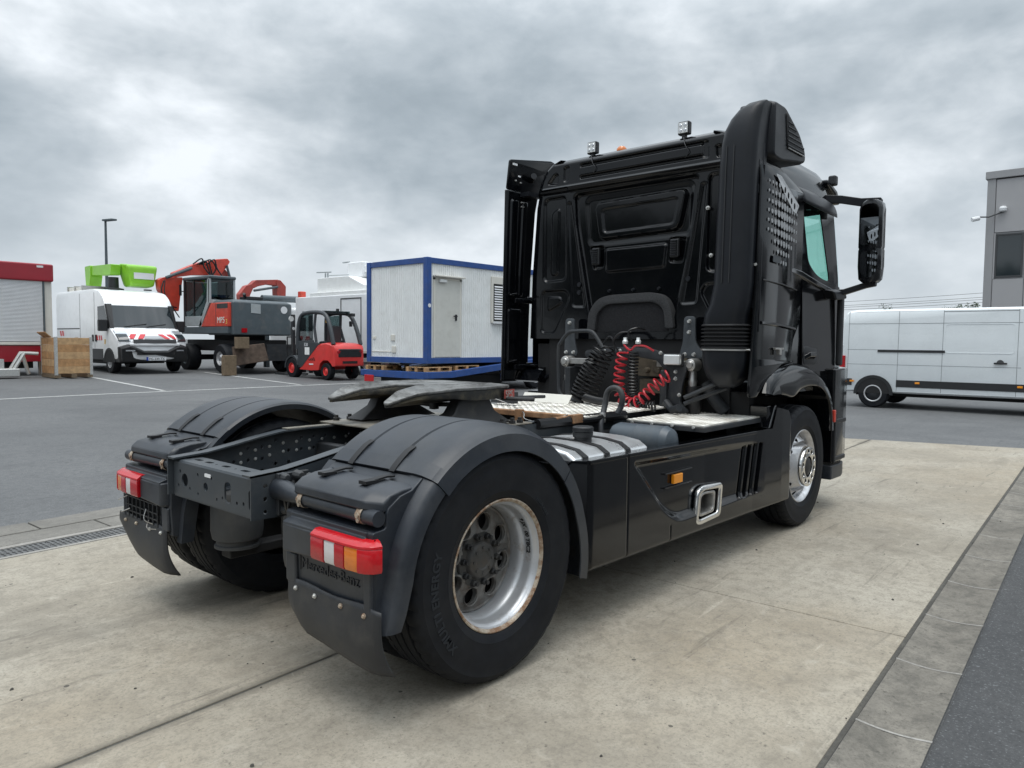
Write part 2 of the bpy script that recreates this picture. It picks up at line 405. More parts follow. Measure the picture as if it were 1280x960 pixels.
def rpoly(pts, r, n=5):
    """polygon with rounded corners (r: number or per-corner list)"""
    out = []; N = len(pts)
    for i, p in enumerate(pts):
        a, b, c = Vector(pts[i - 1]), Vector(p), Vector(pts[(i + 1) % N])
        rr = r[i] if isinstance(r, (list, tuple)) else r
        d1, d2 = (a - b), (c - b)
        t = min(rr, d1.length * 0.49, d2.length * 0.49)
        p1, p2 = b + d1.normalized() * t, b + d2.normalized() * t
        if t < 1e-4: out.append((b.x, b.y)); continue
        for k in range(n + 1):
            u = k / n
            q = p1 * (1 - u) ** 2 + b * 2 * u * (1 - u) + p2 * u * u
            out.append((q.x, q.y))
    return out
def arc(cx, cy, r, a0, a1, n): return [(cx + r * math.cos(math.radians(a0 + (a1 - a0) * k / n)), cy + r * math.sin(math.radians(a0 + (a1 - a0) * k / n))) for k in range(n + 1)]
def spline(pts, n=8):
    P = [Vector(p) for p in pts]; P = [P[0] * 2 - P[1]] + P + [P[-1] * 2 - P[-2]]; out = []
    for i in range(1, len(P) - 2):
        for k in range(n):
            t = k / n
            out.append(tuple(0.5 * ((2 * P[i]) + (-P[i - 1] + P[i + 1]) * t + (2 * P[i - 1] - 5 * P[i] + 4 * P[i + 1] - P[i + 2]) * t * t + (-P[i - 1] + 3 * P[i] - 3 * P[i + 1] + P[i + 2]) * t ** 3)))
    out.append(tuple(P[-2])); return out
def coil(pts, R, turns, n=14):
    """helix wound round a smooth path"""
    path = [Vector(p) for p in spline(pts, 24)]
    L = [0.0]
    for a, b in zip(path, path[1:]): L.append(L[-1] + (b - a).length)
    N = int(turns * n); out = []; up = Vector((1, 0.05, 0))
    for k in range(N + 1):
        t = L[-1] * k / N; i = min(len(L) - 2, max(j for j in range(len(L)) if L[j] <= t))
        u = (t - L[i]) / max(1e-6, L[i + 1] - L[i]); p = path[i].lerp(path[i + 1], u)
        tg = (path[i + 1] - path[i]).normalized(); s = tg.cross(up).normalized(); w = s.cross(tg)
        a = 2 * PI * k / n
        out.append(tuple(p + (s * math.cos(a) + w * math.sin(a)) * R))
    return out
# ---- pressed sheet-metal reliefs as real geometry
def sd_poly(U, V, pts):
    d = np.full(U.shape, 1e9); inside = np.zeros(U.shape, bool); n = len(pts)
    for i in range(n):
        (ax, ay), (bx, by) = pts[i], pts[(i + 1) % n]
        ex, ey = bx - ax, by - ay; wx, wy = U - ax, V - ay
        t = np.clip((wx * ex + wy * ey) / (ex * ex + ey * ey + 1e-12), 0, 1)
        d = np.minimum(d, (wx - t * ex) ** 2 + (wy - t * ey) ** 2)
        c = ((ay > V) != (by > V)) & (U < ex * (V - ay) / (ey + 1e-12) + ax)
        inside ^= c
    d = np.sqrt(d); return np.where(inside, -d, d)
def step(sd, w):
    """1 inside, 0 outside, smooth over w"""
    t = np.clip(0.5 - sd / w, 0, 1); return t * t * (3 - 2 * t)
def grid_faces(nu, nv, keep=None):
    f = []
    for i in range(nu - 1):
        for j in range(nv - 1):
            if keep is None or keep[i, j]: f.append((i * nv + j, (i + 1) * nv + j, (i + 1) * nv + j + 1, i * nv + j + 1))
    return f

def lens_relief(name):
    n, l = ng(MATS[name]); b = n['Principled BSDF']
    tc = n.new('ShaderNodeTexCoord'); v = n.new('ShaderNodeTexVoronoi'); v.inputs['Scale'].default_value = 95
    l.new(tc.outputs['Object'], v.inputs['Vector'])
    bp = n.new('ShaderNodeBump'); bp.inputs['Strength'].default_value = 0.12; bp.inputs['Distance'].default_value = 0.003
    l.new(v.outputs['Distance'], bp.inputs['Height']); l.new(bp.outputs[0], b.inputs['Normal'])
    mx = n.new('ShaderNodeMixRGB'); c0 = tuple(b.inputs['Base Color'].default_value)
    mx.inputs[1].default_value = c0; mx.inputs[2].default_value = (c0[0] * 0.7, c0[1] * 0.65, c0[2] * 0.65, 1)
    t = n.new('ShaderNodeTexNoise'); t.inputs['Scale'].default_value = 28; l.new(tc.outputs['Object'], t.inputs['Vector'])
    l.new(t.outputs['Fac'], mx.inputs[0]); l.new(mx.outputs[0], b.inputs['Base Color'])
for _n in ('lens_red', 'lens_dark_red', 'lens_orange'): lens_relief(_n)
# ------------------------------------------------------------------ ground materials
SL = 0.0204                     # the lot rises gently away from the drain
YR = math.radians(2.2)          # the concrete yard is laid slightly off the truck's axis
def ground_mat(name, base, dark, light, stain_scale, speck, bump=0.5, stain_amt=0.6, warm=None, cracks=0.0, aggregate=0.0, smear=0.0, joint=None, agg_scale=150):
    m = bpy.data.materials.new(name); m.use_nodes = True
    n, l = ng(m); b = n['Principled BSDF']
    b.inputs['Roughness'].default_value = 0.82; b.inputs['Specular IOR Level'].default_value = 0.3
    g = n.new('ShaderNodeNewGeometry')
    def noise(scale, detail=6, rough=0.6, off=(0, 0, 0), sc3=(1, 1, 1), dist=0.0):
        mp = n.new('ShaderNodeMapping'); mp.inputs['Location'].default_value = off; mp.inputs['Scale'].default_value = sc3
        l.new(g.outputs['Position'], mp.inputs[0])
        t = n.new('ShaderNodeTexNoise'); t.inputs['Scale'].default_value = scale; t.inputs['Detail'].default_value = detail
        t.inputs['Roughness'].default_value = rough; t.inputs['Distortion'].default_value = dist
        l.new(mp.outputs[0], t.inputs['Vector']); return t.outputs['Fac']
    def rng(fac, lo, hi, a=0.0, c=1.0):
        r = n.new('ShaderNodeMapRange'); r.inputs[1].default_value = lo; r.inputs[2].default_value = hi; r.inputs[3].default_value = a; r.inputs[4].default_value = c
        l.new(fac, r.inputs[0]); return r.outputs[0]
    def mix(a, c, fac):
        x = n.new('ShaderNodeMixRGB')
        for i, v in ((1, a), (2, c)):
            if isinstance(v, tuple): x.inputs[i].default_value = (*v, 1)
            else: l.new(v, x.inputs[i])
        l.new(fac, x.inputs[0]); return x.outputs[0]
    c = mix(base, light, rng(noise(stain_scale * 0.6, 8, 0.62), 0.42, 0.68))
    c = mix(c, dark, rng(noise(stain_scale, 9, 0.68, (3, 7, 1), dist=0.6), 0.46, 0.68, 0, stain_amt))
    c = mix(c, dark, rng(noise(stain_scale * 4.5, 8, 0.7, (9, 2, 5)), 0.52, 0.8, 0, stain_amt * 0.6))
    if warm: c = mix(c, warm, rng(noise(stain_scale * 0.45, 5, 0.6, (1, 4, 8)), 0.48, 0.7, 0, 0.5))
    if smear > 0:        # long tyre smears along the driving direction
        c = mix(c, tuple(v * 0.45 for v in dark), rng(noise(1.1, 7, 0.66, (5, 1, 2), (0.22, 1.6, 1), 0.4), 0.58, 0.78, 0, smear))
    if smear > 0:        # scratches and scuffs in several directions
        for k, (rot, amt, lo, colr) in enumerate(((0.5, 0.7, 0.62, dark), (-0.35, 0.6, 0.63, tuple(min(1, v * 1.45) for v in light)), (1.25, 0.55, 0.64, dark), (0.08, 0.8, 0.60, tuple(v * 0.6 for v in dark)))):
            mp = n.new('ShaderNodeMapping'); mp.inputs['Rotation'].default_value = (0, 0, rot); mp.inputs['Scale'].default_value = (0.55, 7.0, 1); mp.inputs['Location'].default_value = (k * 3.1, k * 1.7, 0)
            l.new(g.outputs['Position'], mp.inputs[0])
            t = n.new('ShaderNodeTexNoise'); t.inputs['Scale'].default_value = 1.6; t.inputs['Detail'].default_value = 7; t.inputs['Roughness'].default_value = 0.68; t.inputs['Distortion'].default_value = 0.35
            l.new(mp.outputs[0], t.inputs['Vector'])
            c = mix(c, colr, rng(t.outputs['Fac'], lo, lo + 0.12, 0, amt))
    # fine grain
    c = mix(c, tuple(v * 0.55 for v in base), rng(noise(70, 5, 0.8), 0.48, 0.68, 0, 0.75))
    if aggregate > 0:
        c = mix(c, tuple(min(1, v * 2.3) for v in base), rng(noise(agg_scale, 3, 0.65, (4, 4, 4)), 0.57, 0.68, 0, aggregate))
    if joint is not None:   # dirty band along the joint between the two rows of bays
        sx = n.new('ShaderNodeSeparateXYZ'); l.new(g.outputs['Position'], sx.inputs[0])
        a1 = n.new('ShaderNodeMath'); a1.operation = 'MULTIPLY'; a1.inputs[1].default_value = -math.sin(YR); l.new(sx.outputs['X'], a1.inputs[0])
        a2 = n.new('ShaderNodeMath'); a2.operation = 'MULTIPLY_ADD'; a2.inputs[1].default_value = math.cos(YR); l.new(sx.outputs['Y'], a2.inputs[0]); l.new(a1.outputs[0], a2.inputs[2])
        a3 = n.new('ShaderNodeMath'); a3.operation = 'SUBTRACT'; a3.inputs[1].default_value = joint; l.new(a2.outputs[0], a3.inputs[0])
        a4 = n.new('ShaderNodeMath'); a4.operation = 'ABSOLUTE'; l.new(a3.outputs[0], a4.inputs[0])
        wd = rng(noise(2.2, 6, 0.65, (8, 3, 1)), 0.3, 0.75, 0.01, 0.10)
        dv = n.new('ShaderNodeMath'); dv.operation = 'DIVIDE'; l.new(a4.outputs[0], dv.inputs[0]); l.new(wd, dv.inputs[1])
        c = mix(c, tuple(v * 0.33 for v in base), rng(dv.outputs[0], 0.1, 1.0, 0.8, 0.0))
    # mottling, scuffs and small dark specks
    c = mix(c, dark, rng(noise(14, 8, 0.75, (7, 5, 2)), 0.47, 0.66, 0, stain_amt * 0.9))
    c = mix(c, tuple(v * 0.5 for v in dark), rng(noise(30, 6, 0.75, (1, 5, 7)), 0.60, 0.68, 0, speck))
    c = mix(c, light, rng(noise(9, 7, 0.75, (2, 8, 6), (1, 1, 1), 0.8), 0.56, 0.74, 0, 0.65))
    vo = n.new('ShaderNodeTexVoronoi'); vo.inputs['Scale'].default_value = 7.5; vo.inputs['Randomness'].default_value = 1.0
    l.new(g.outputs['Position'], vo.inputs['Vector'])
    sz = rng(noise(3.1, 4, 0.7, (6, 6, 0)), 0.46, 0.78, 0.0, 0.17)
    lt = n.new('ShaderNodeMath'); lt.operation = 'LESS_THAN'; l.new(vo.outputs['Distance'], lt.inputs[0]); l.new(sz, lt.inputs[1])
    ms = n.new('ShaderNodeMath'); ms.operation = 'MULTIPLY'; ms.inputs[1].default_value = speck; l.new(lt.outputs[0], ms.inputs[0])
    c = mix(c, (0.035, 0.033, 0.03), ms.outputs[0])
    if cracks > 0:
        vc = n.new('ShaderNodeTexVoronoi'); vc.feature = 'DISTANCE_TO_EDGE'; vc.inputs['Scale'].default_value = 0.22
        mp = n.new('ShaderNodeMixRGB'); mp.blend_type = 'ADD'; mp.inputs[0].default_value = 0.35
        nz = n.new('ShaderNodeTexNoise'); nz.inputs['Scale'].default_value = 1.7; nz.inputs['Detail'].default_value = 6
        l.new(g.outputs['Position'], nz.inputs['Vector']); l.new(g.outputs['Position'], mp.inputs[1]); l.new(nz.outputs['Color'], mp.inputs[2])
        l.new(mp.outputs[0], vc.inputs['Vector'])
        c = mix(c, tuple(v * 0.35 for v in base), rng(vc.outputs['Distance'], 0.0, 0.0022, cracks, 0.0))
    l.new(c, b.inputs['Base Color'])
    bp = n.new('ShaderNodeBump'); bp.inputs['Strength'].default_value = bump; bp.inputs['Distance'].default_value = 0.004
    l.new(noise(140, 5, 0.7, (2, 2, 2)), bp.inputs['Height']); l.new(bp.outputs[0], b.inputs['Normal'])
    MATS[name] = m
ground_mat('asphalt', (0.122, 0.125, 0.127), (0.086, 0.088, 0.091), (0.148, 0.150, 0.151), 0.42, 0.6, 0.7, 0.85, aggregate=0.55, smear=0.35, agg_scale=90)
ground_mat('asphalt_dark', (0.070, 0.072, 0.074), (0.048, 0.049, 0.051), (0.090, 0.090, 0.090), 0.7, 0.5, 1.0, 0.7, aggregate=1.0, agg_scale=75)
ground_mat('concrete', (0.325, 0.292, 0.236), (0.172, 0.153, 0.124), (0.415, 0.382, 0.320), 0.9, 0.75, 0.3, 0.62, warm=(0.32, 0.262, 0.185), cracks=0.0, smear=0.75, joint=-0.392)
ground_mat('kerb_concrete', (0.185, 0.170, 0.145), (0.085, 0.08, 0.07), (0.255, 0.235, 0.20), 2.6, 0.8, 0.7, 0.75)
ground_mat('gutter_concrete', (0.195, 0.185, 0.165), (0.12, 0.114, 0.104), (0.245, 0.232, 0.21), 1.6, 0.4, 0.5, 0.55)
ground_mat('mortar', (0.30, 0.285, 0.26), (0.19, 0.18, 0.165), (0.37, 0.355, 0.33), 3.0, 0.2, 0.4, 0.5)
ground_mat('joint_seal', (0.085, 0.08, 0.07), (0.045, 0.043, 0.04), (0.12, 0.115, 0.10), 2.0, 0.1, 0.5, 0.6)
ground_mat('line_paint', (0.50, 0.50, 0.485), (0.22, 0.22, 0.215), (0.56, 0.56, 0.545), 2.2, 0.1, 0.3, 0.75)
mat('grate_iron', (0.13, 0.13, 0.128), 0.55, metal=0.4, var=0.3, vscale=20)

def lot_z(y): return 0.0 if y < 3.7 else (SL * (y - 3.7) if y < 42 else SL * 38.3)
def zs(x): return max(-0.06, min(0.0, 0.0079 * (x - 3.73)))     # the apron falls slightly towards the viewer
def yard(x, y, z): return (x * math.cos(YR) - y * math.sin(YR), x * math.sin(YR) + y * math.cos(YR), z + zs(x))

ys = [-400, -60, -12, 3.7] + [3.7 + 38.3 * k / 8 for k in range(1, 9)] + [120, 1800]
xs = [-400, -60, -20, -3.86, 3.73, 20, 60, 200, 1800]
g = MB().add([(x, y, lot_z(y) - 0.008 + zs(x)) for x in xs for y in ys], grid_faces(len(xs), len(ys)))
tag(g.build('ground', 'asphalt', smooth=0), kind='structure')
# darker fresh asphalt lane right of the kerb
g = MB().add([yard(x, y, -0.003) for x in (-12, -3.86, 3.73, 16) for y in (-9, -2.83)], grid_faces(4, 2))
tag(g.build('asphalt_lane', 'asphalt_dark', smooth=0), kind='structure')
# concrete apron: bays with real joints between them
ap = bpy.data.objects.new('concrete_apron', None); COL.objects.link(ap); ap['kind'] = 'structure'
tag(MB().add([yard(x, y, -0.0045) for x in (-14, -3.86, 3.73, 9.7) for y in (-2.545, 2.665)], grid_faces(4, 2)).build('joint_filler', 'joint_seal', ap, smooth=0))
def xfar(y): return 10.3 - 0.26 * (y + 1)
J = 0.008
for (y0, y1), cuts in (((-2.525, -0.40), (-14, -8.6, -3.4, 1.68, 6.9)), ((-0.385, 2.65), (-14, -7.0, -1.9, 3.4, 8.3))):
    for i, x0 in enumerate(cuts):
        xa, last = x0 + J / 2, i == len(cuts) - 1
        xb = [xfar(y0), xfar(y1)] if last else [cuts[i + 1] - J / 2] * 2
        st = [(xa, xa)] + [(k, k) for k in (-3.86, 3.73) if xa < k < min(xb)] + [tuple(xb)]
        MB().loft([[yard(a, y0, -0.05), yard(b, y1, -0.05), yard(b, y1, 0.0), yard(a, y0, 0.0)] for a, b in st]).build('concrete_bay', 'concrete', ap, bevel=0.004, seg=1, smooth=0)
# right kerb: flat gutter stones with mortar joints, slightly dished
kb = bpy.data.objects.new('kerb', None); COL.objects.link(kb); kb['kind'] = 'structure'
for k in range(-8, 16):
    x0, x1 = 0.595 - 0.74 + 0.74 * k + 0.008, 0.595 + 0.74 * k - 0.004
    rows = []
    for i in range(9):
        x = x0 + (x1 - x0) * i / 8
        rows.append([yard(x, -2.555 - 0.27 * j / 10, 0.012 - 0.012 * math.sin(PI * j / 10) + RNG.uniform(-0.0012, 0.0012)) for j in range(11)])
    MB().add([p for r in rows for p in r], grid_faces(9, 11)).build('kerb_stone', 'kerb_concrete', kb, smooth=60)
    MB().add([yard(x0 - 0.013, -2.552 - 0.276 * j / 10, 0.013 - 0.0115 * math.sin(PI * j / 10)) for j in range(11)] +
             [yard(x0 + 0.001, -2.552 - 0.276 * j / 10, 0.013 - 0.0115 * math.sin(PI * j / 10)) for j in range(11)], grid_faces(2, 11)).build('mortar_joint', 'mortar', kb, smooth=0)
# left drain: channel with cast grates and a gutter of stones behind it
dr = bpy.data.objects.new('drain_channel', None); COL.objects.link(dr); dr['kind'] = 'structure'
MB().box(-5, 3.73, 2.70, 2.93, -0.12, -0.09).box(3.73, 11, 2.70, 2.93, -0.12, -0.09).map(yard).build('channel_bed', 'under_dark', dr, smooth=0)
for xa, xb in ((-5, -3.86), (-3.86, 3.73), (3.73, 11)):
    MB().box(xa, xb, 2.66, 2.70, -0.1, 0.002).map(yard).build('channel_edge', 'mortar', dr, bevel=0.003, smooth=0)
    MB().box(xa, xb, 2.935, 3.0, -0.1, 0.003).map(yard).build('channel_edge', 'mortar', dr, bevel=0.003, smooth=0)
gm = MB().box(0, 0.49, 2.705, 2.72, -0.03, -0.002).box(0, 0.49, 2.91, 2.925, -0.03, -0.002).box(0, 0.49, 2.808, 2.822, -0.03, -0.003)
for k in range(14):
    gm.box(0.005 + k * 0.035, 0.022 + k * 0.035, 2.72, 2.91, -0.028, -0.003)
gm.map(lambda x, y, z: yard(x, y, z))
gme = gm.mesh('grate', 'grate_iron', 0)
for k in range(32):
    o = bpy.data.objects.new('grate', gme); COL.objects.link(o); o.parent = dr
    _l = yard(-5 + 0.5 * k, 0, 0); o.location = (_l[0], _l[1], _l[2] - zs(0))
for k in range(-6, 14):
    for r in range(2):
        x0 = k * 0.8 + 0.4 * r
        MB().box(x0 + 0.006, x0 + 0.79, 3.006 + 0.33 * r, 3.327 + 0.33 * r, -0.06, 0.004 + 0.004 * r).map(yard).build('gutter_stone', 'gutter_concrete', dr, bevel=0.006, smooth=0)
# painted parking lines
def line(name, pts, w):
    (ax, ay), (bx, by) = pts
    d = Vector((bx - ax, by - ay)).normalized(); s = Vector((-d.y, d.x)) * w / 2
    N = max(2, int(math.hypot(bx - ax, by - ay) / 1.5)); v = []
    for k in range(N + 1):
        x, y = ax + (bx - ax) * k / N, ay + (by - ay) * k / N
        for q in (1, -1): v.append((x + s.x * q, y + s.y * q, lot_z(y + s.y * q) - 0.003 + zs(x)))
    o = MB().add(v, grid_faces(N + 1, 2)).build(name, 'line_paint', smooth=0)
    return tag(o, kind='structure')
line('parking_line', [(-8.0, 14.98), (30, 14.65)], 0.13)
for x0 in (1.75, 5.55, 9.42, 13.3, 17.1): line('parking_line', [(x0, 15.06), (x0 + 0.33, 21.5)], 0.12)
# litter on the concrete: small stones and crumbs
mb = MB()
for k in range(150):
    x, y = random.uniform(-1.8, 7), random.uniform(-2.5, 2.4)
    r = random.choice((0.003, 0.004, 0.005, 0.007, 0.010))
    p = [(x + r * random.uniform(0.6, 1.5) * math.cos(a), y + r * random.uniform(0.5, 1.2) * math.sin(a)) for a in (0, 1.2, 2.5, 3.7, 5.0)]
    mb.loft([[(a, b, 0.001 + zs(a)) for a, b in p], [(x + (a - x) * 0.6, y + (b - y) * 0.6, r * 0.8 + zs(x)) for a, b in p]])
tag(mb.build('gravel_crumbs', 'joint_seal', smooth=0), 'dark crumbs of grit scattered on the concrete', 'grit', kind='stuff')
# ================================================================== the tractor unit (X forward, Y left, origin under the rear axle)
T = thing('tractor_truck', 'glossy black two axle tractor unit with bare chassis on the concrete', 'truck')
WB = 3.73

# ---- chassis rails
def rail_top(x):
    t = min(1, max(0, (x + 0.76) / 0.72)); return 0.91 + 0.09 * (t * t * (3 - 2 * t))
xs = [-0.78, -0.6, -0.45, -0.3, -0.15, 0.0, 0.6, 1.4, 2.4, 3.4, 4.6]
for s in (-1, 1):
    outer = [(x, rail_top(x)) for x in xs] + [(4.6, 0.70), (-0.3, 0.70), (-0.78, 0.712)]
    holes = []
    for k in range(11):
        for r, z in ((0.0085, 0.935), (0.0085, 0.868), (0.0085, 0.80)):
            if r and (k + int(z * 100)) % 4 != 1: holes.append(circ(-0.42 + 0.085 * k, z - (0.03 if k < 3 else 0), 0.011, 8))
    for z in (0.86, 0.80, 0.74): holes.append(circ(-0.71, z, 0.011, 8))
    m = MB().plate(outer, holes, 0.008, lambda u, v, w: (u, s * 0.411 + w, v))
    for i in range(len(xs) - 1):
        a, b = xs[i], xs[i + 1]
        m.loft([[(a, s * 0.415, rail_top(a) - 0.009), (a, s * 0.34, rail_top(a) - 0.009), (a, s * 0.34, rail_top(a)), (a, s * 0.415, rail_top(a))],
                [(b, s * 0.415, rail_top(b) - 0.009), (b, s * 0.34, rail_top(b) - 0.009), (b, s * 0.34, rail_top(b)), (b, s * 0.415, rail_top(b))]])
    m.box(-0.6, 4.6, min(s * 0.406, s * 0.34), max(s * 0.406, s * 0.34), 0.701, 0.709)
    m.build('frame_rail', 'frame_grey', T, smooth=25)
    # worn top edge
    m = MB()
    for i in range(40):
        a, b = -0.05 + 0.02 * i, -0.03 + 0.02 * i
    m.box(-0.12, 0.46, min(s * 0.35, s * 0.412), max(s * 0.35, s * 0.412), 0.9985, 1.0035)
    m.build('worn_flange', 'rail_worn', T, smooth=0)
# rows of small pale discs along the inner face of the left rail
m = MB()
for k in range(9):
    for z0 in (0.945, 0.895): m.lathe([(0.0, -0.006), (0.007, -0.005), (0.010, 0.0)], (-0.38 + 0.088 * k, 0.4065, z0 - 0.035 * max(0, 1 - k / 3) - 0.03), 'y', 10)
m.build('rail_discs', 'zinc', T)
# ---- rear cross member with punched holes
ch = [circ(0.28, 0.80, 0.034, 16), rpoly([(-0.185, 0.795 + 0.055), (-0.125, 0.795 + 0.05), (-0.125, 0.795 - 0.045), (-0.185, 0.795 - 0.05)], 0.028),
      circ(0.06, 0.795, 0.022, 12), circ(0.0, 0.845, 0.008, 8), circ(0.14, 0.845, 0.009, 8), circ(0.14, 0.75, 0.008, 8), circ(-0.05, 0.75, 0.008, 8),
      circ(-0.24, 0.76, 0.009, 8), circ(-0.30, 0.765, 0.010, 8), circ(-0.105, 0.765, 0.008, 8), circ(0.35, 0.765, 0.010, 8), circ(0.225, 0.765, 0.008, 8), circ(0.33, 0.84, 0.01, 8)]
slot = rpoly([(0.065, 0.862), (0.005, 0.862), (0.005, 0.845), (0.065, 0.845)], 0.006)
outer = rpoly([(0.40, 0.885), (-0.385, 0.885), (-0.385, 0.85), (-0.345, 0.83), (-0.345, 0.75), (-0.385, 0.735), (-0.385, 0.713), (0.40, 0.713)], 0.008, 3)
cm = MB().plate(outer, ch, 0.008, lambda u, v, w: (-0.748 + w, u, v))
th = [rpoly([(u - 0.032, -0.70), (u + 0.032, -0.70), (u + 0.032, -0.672), (u - 0.032, -0.672)], 0.013) for u in (0.26, 0.15, -0.02, -0.20)] + [circ(0.07, -0.69, 0.007, 8), circ(-0.115, -0.69, 0.007, 8)]
cm.plate(rpoly([(0.40, -0.735), (-0.385, -0.735), (-0.33, -0.63), (0.345, -0.63)], 0.01, 2), th, 0.008, lambda u, v, w: (v, u, 0.893 + w))
cm.loft([[(-0.752, y, 0.885), (-0.744, y, 0.885), (-0.735, y, 0.889), (-0.735, y, 0.897), (-0.745, y, 0.895)] for y in (0.40, -0.385)])
cm.box(-0.748, -0.66, -0.385, 0.40, 0.705, 0.713)
cm.build('cross_member', 'frame_grey', T, smooth=30)
MB().plate(slot, [], 0.002, lambda u, v, w: (-0.7535 + w, u, v)).build('type_sticker', 'sticker_white', T, smooth=0)
MB().box(0.10, 0.16, -0.40, 0.40, 0.72, 0.90).box(0.72, 0.80, -0.40, 0.40, 0.74, 0.98).box(1.7, 1.8, -0.4, 0.4, 0.74, 0.98).build('inner_cross_member', 'frame_dark', T, bevel=0.01)
# ---- rear axle, differential, air bellows, brake gear
ax = MB().tube([(0, -0.95, 0.5), (0, 0.95, 0.5)], 0.085, 14)
ax.lathe([(0.05, -0.32), (0.17, -0.28), (0.24, -0.1), (0.25, 0.05), (0.2, 0.18), (0.12, 0.3), (0.08, 0.5)], (0, 0, 0.5), 'x', 24, True)
ax.build('rear_axle', 'cast_dark', T)
for s in (-1, 1):
    for xx in (-0.43, 0.46):
        b = MB().lathe([(0.05, 0.70), (0.125, 0.69), (0.137, 0.66), (0.138, 0.48), (0.130, 0.435), (0.11, 0.425), (0.11, 0.405), (0.12, 0.40), (0.12, 0.385), (0.03, 0.385)], (xx, s * 0.36, 0), 'z', 28)
        b.build('air_bellows', 'bellows_grey', T)
    m = MB().box(-0.5, 0.5, s * 0.36 - 0.05, s * 0.36 + 0.05, 0.33, 0.385)
    m.build('axle_arm', 'under_dark', T, bevel=0.01)
    m = MB().lathe([(0.02, -0.05), (0.085, -0.05), (0.09, 0.03), (0.075, 0.06), (0.08, 0.12), (0.06, 0.16), (0.01, 0.17)], (-0.2, s * 0.52, 0.62), 'x', 18, True)
    m.build('brake_chamber', 'cast_dark', T)
# ---- rear underside clutter around the guard brackets
for s in (-1, 1):
    m = MB().tube([(-0.645, s * 0.42, 0.84), (-0.65, s * 0.50, 0.838), (-0.665, s * 0.62, 0.832), (-0.668, s * 1.165, 0.826)], [0.05, 0.045, 0.032, 0.032], 14)
    m.tube([(-0.60, s * 0.43, 0.76), (-0.62, s * 0.50, 0.80), (-0.645, s * 0.56, 0.835)], 0.03, 10)
    m.build('guard_tube', 'guard_plastic', T)
    m = MB()
    for (x, y, z) in ((-0.63, 0.425, 0.89), (-0.55, 0.425, 0.88), (-0.52, 0.47, 0.88), (-0.63, 0.425, 0.745), (-0.56, 0.425, 0.74), (-0.58, 0.46, 0.90)):
        m.lathe([(0.0, 0.045), (0.016, 0.045), (0.022, 0.03), (0.024, 0.0)], (x, s * y - (0 if s > 0 else 0), z), 'y', 8) if s > 0 else m.lathe([(0.0, -0.045), (0.016, -0.045), (0.022, -0.03), (0.024, 0.0)], (x, s * y, z), 'y', 8)
    m.box(-0.66, -0.5, min(s * 0.416, s * 0.44), max(s * 0.416, s * 0.44), 0.72, 0.91)
    m.build('guard_bracket', 'frame_dark', T, bevel=0.004)
    m = MB().tube(spline([(-0.60, s * 0.47, 0.87), (-0.66, s * 0.50, 0.82), (-0.64, s * 0.49, 0.74), (-0.60, s * 0.47, 0.68), (-0.5, s * 0.44, 0.62)], 8), 0.011, 7)
    m.tube(spline([(-0.58, s * 0.50, 0.88), (-0.655, s * 0.545, 0.85), (-0.67, s * 0.54, 0.77), (-0.62, s * 0.5, 0.69), (-0.5, s * 0.5, 0.66)], 8), 0.008, 7)
    m.build('brake_hose', 'hose_black', T)

# ---- wheels
def tyre_mesh(R=0.506):
    half = [(0.298, 0.122), (0.304, 0.134), (0.312, 0.141), (0.335, 0.148), (0.338, 0.1505), (0.345, 0.1500), (0.385, 0.1565), (0.43, 0.1575), (0.462, 0.1525), (0.466, 0.1535), (0.470, 0.1505),
            (0.487, 0.143), (0.4975, 0.131), (0.5030, 0.115), (0.5045, 0.088), (0.492, 0.085), (0.492, 0.077), (0.505, 0.074), (0.5055, 0.034), (0.493, 0.031), (0.493, 0.023), (0.506, 0.020)]
    half = [(0.298 + (r - 0.298) * (R - 0.298) / 0.208, h) for r, h in half]
    prof = half + [(r, -h) for r, h in reversed(half)]
    N = 176; sh = {11: 0.004, 12: 0.0075, 13: 0.0075, 14: 0.006}
    L = len(prof)
    def mod(q, k):
        qq = min(q, L - 1 - q)
        return -sh.get(qq, 0) if k % 4 == 0 else 0
    return MB().lathe(prof, (0, 0, 0), 'y', N, False, mod).mesh('tyre', 'tyre_rubber', 28)
TYRE = tyre_mesh(); TYRE_BIG = tyre_mesh(0.531)
def polar(u, r): return (r * math.cos(u), r * math.sin(u))
def arc_text(body, size, r, a_mid, y, t=0.003, step=0.9, facing=-1):
    """lettering wrapped round the sidewall; facing -1 is seen from the -Y side"""
    m = MB(); W = []
    def fn(u, v, w):
        a = math.radians(a_mid) - u / r if facing > 0 else math.radians(a_mid) + u / r
        return ((r + v) * math.cos(a) * (1 if facing < 0 else 1), facing * (y + w), (r + v) * math.sin(a))
    def fn2(u, v, w):
        a = math.radians(a_mid) - u / r
        # seen from -Y the x axis points right, so clockwise in view = decreasing angle
        return ((r + v) * math.cos(a), facing * (y + w), (r + v) * math.sin(a))
    m.text(body, size, t, fn2, 'CENTER', step, size * 0.028)
    return m
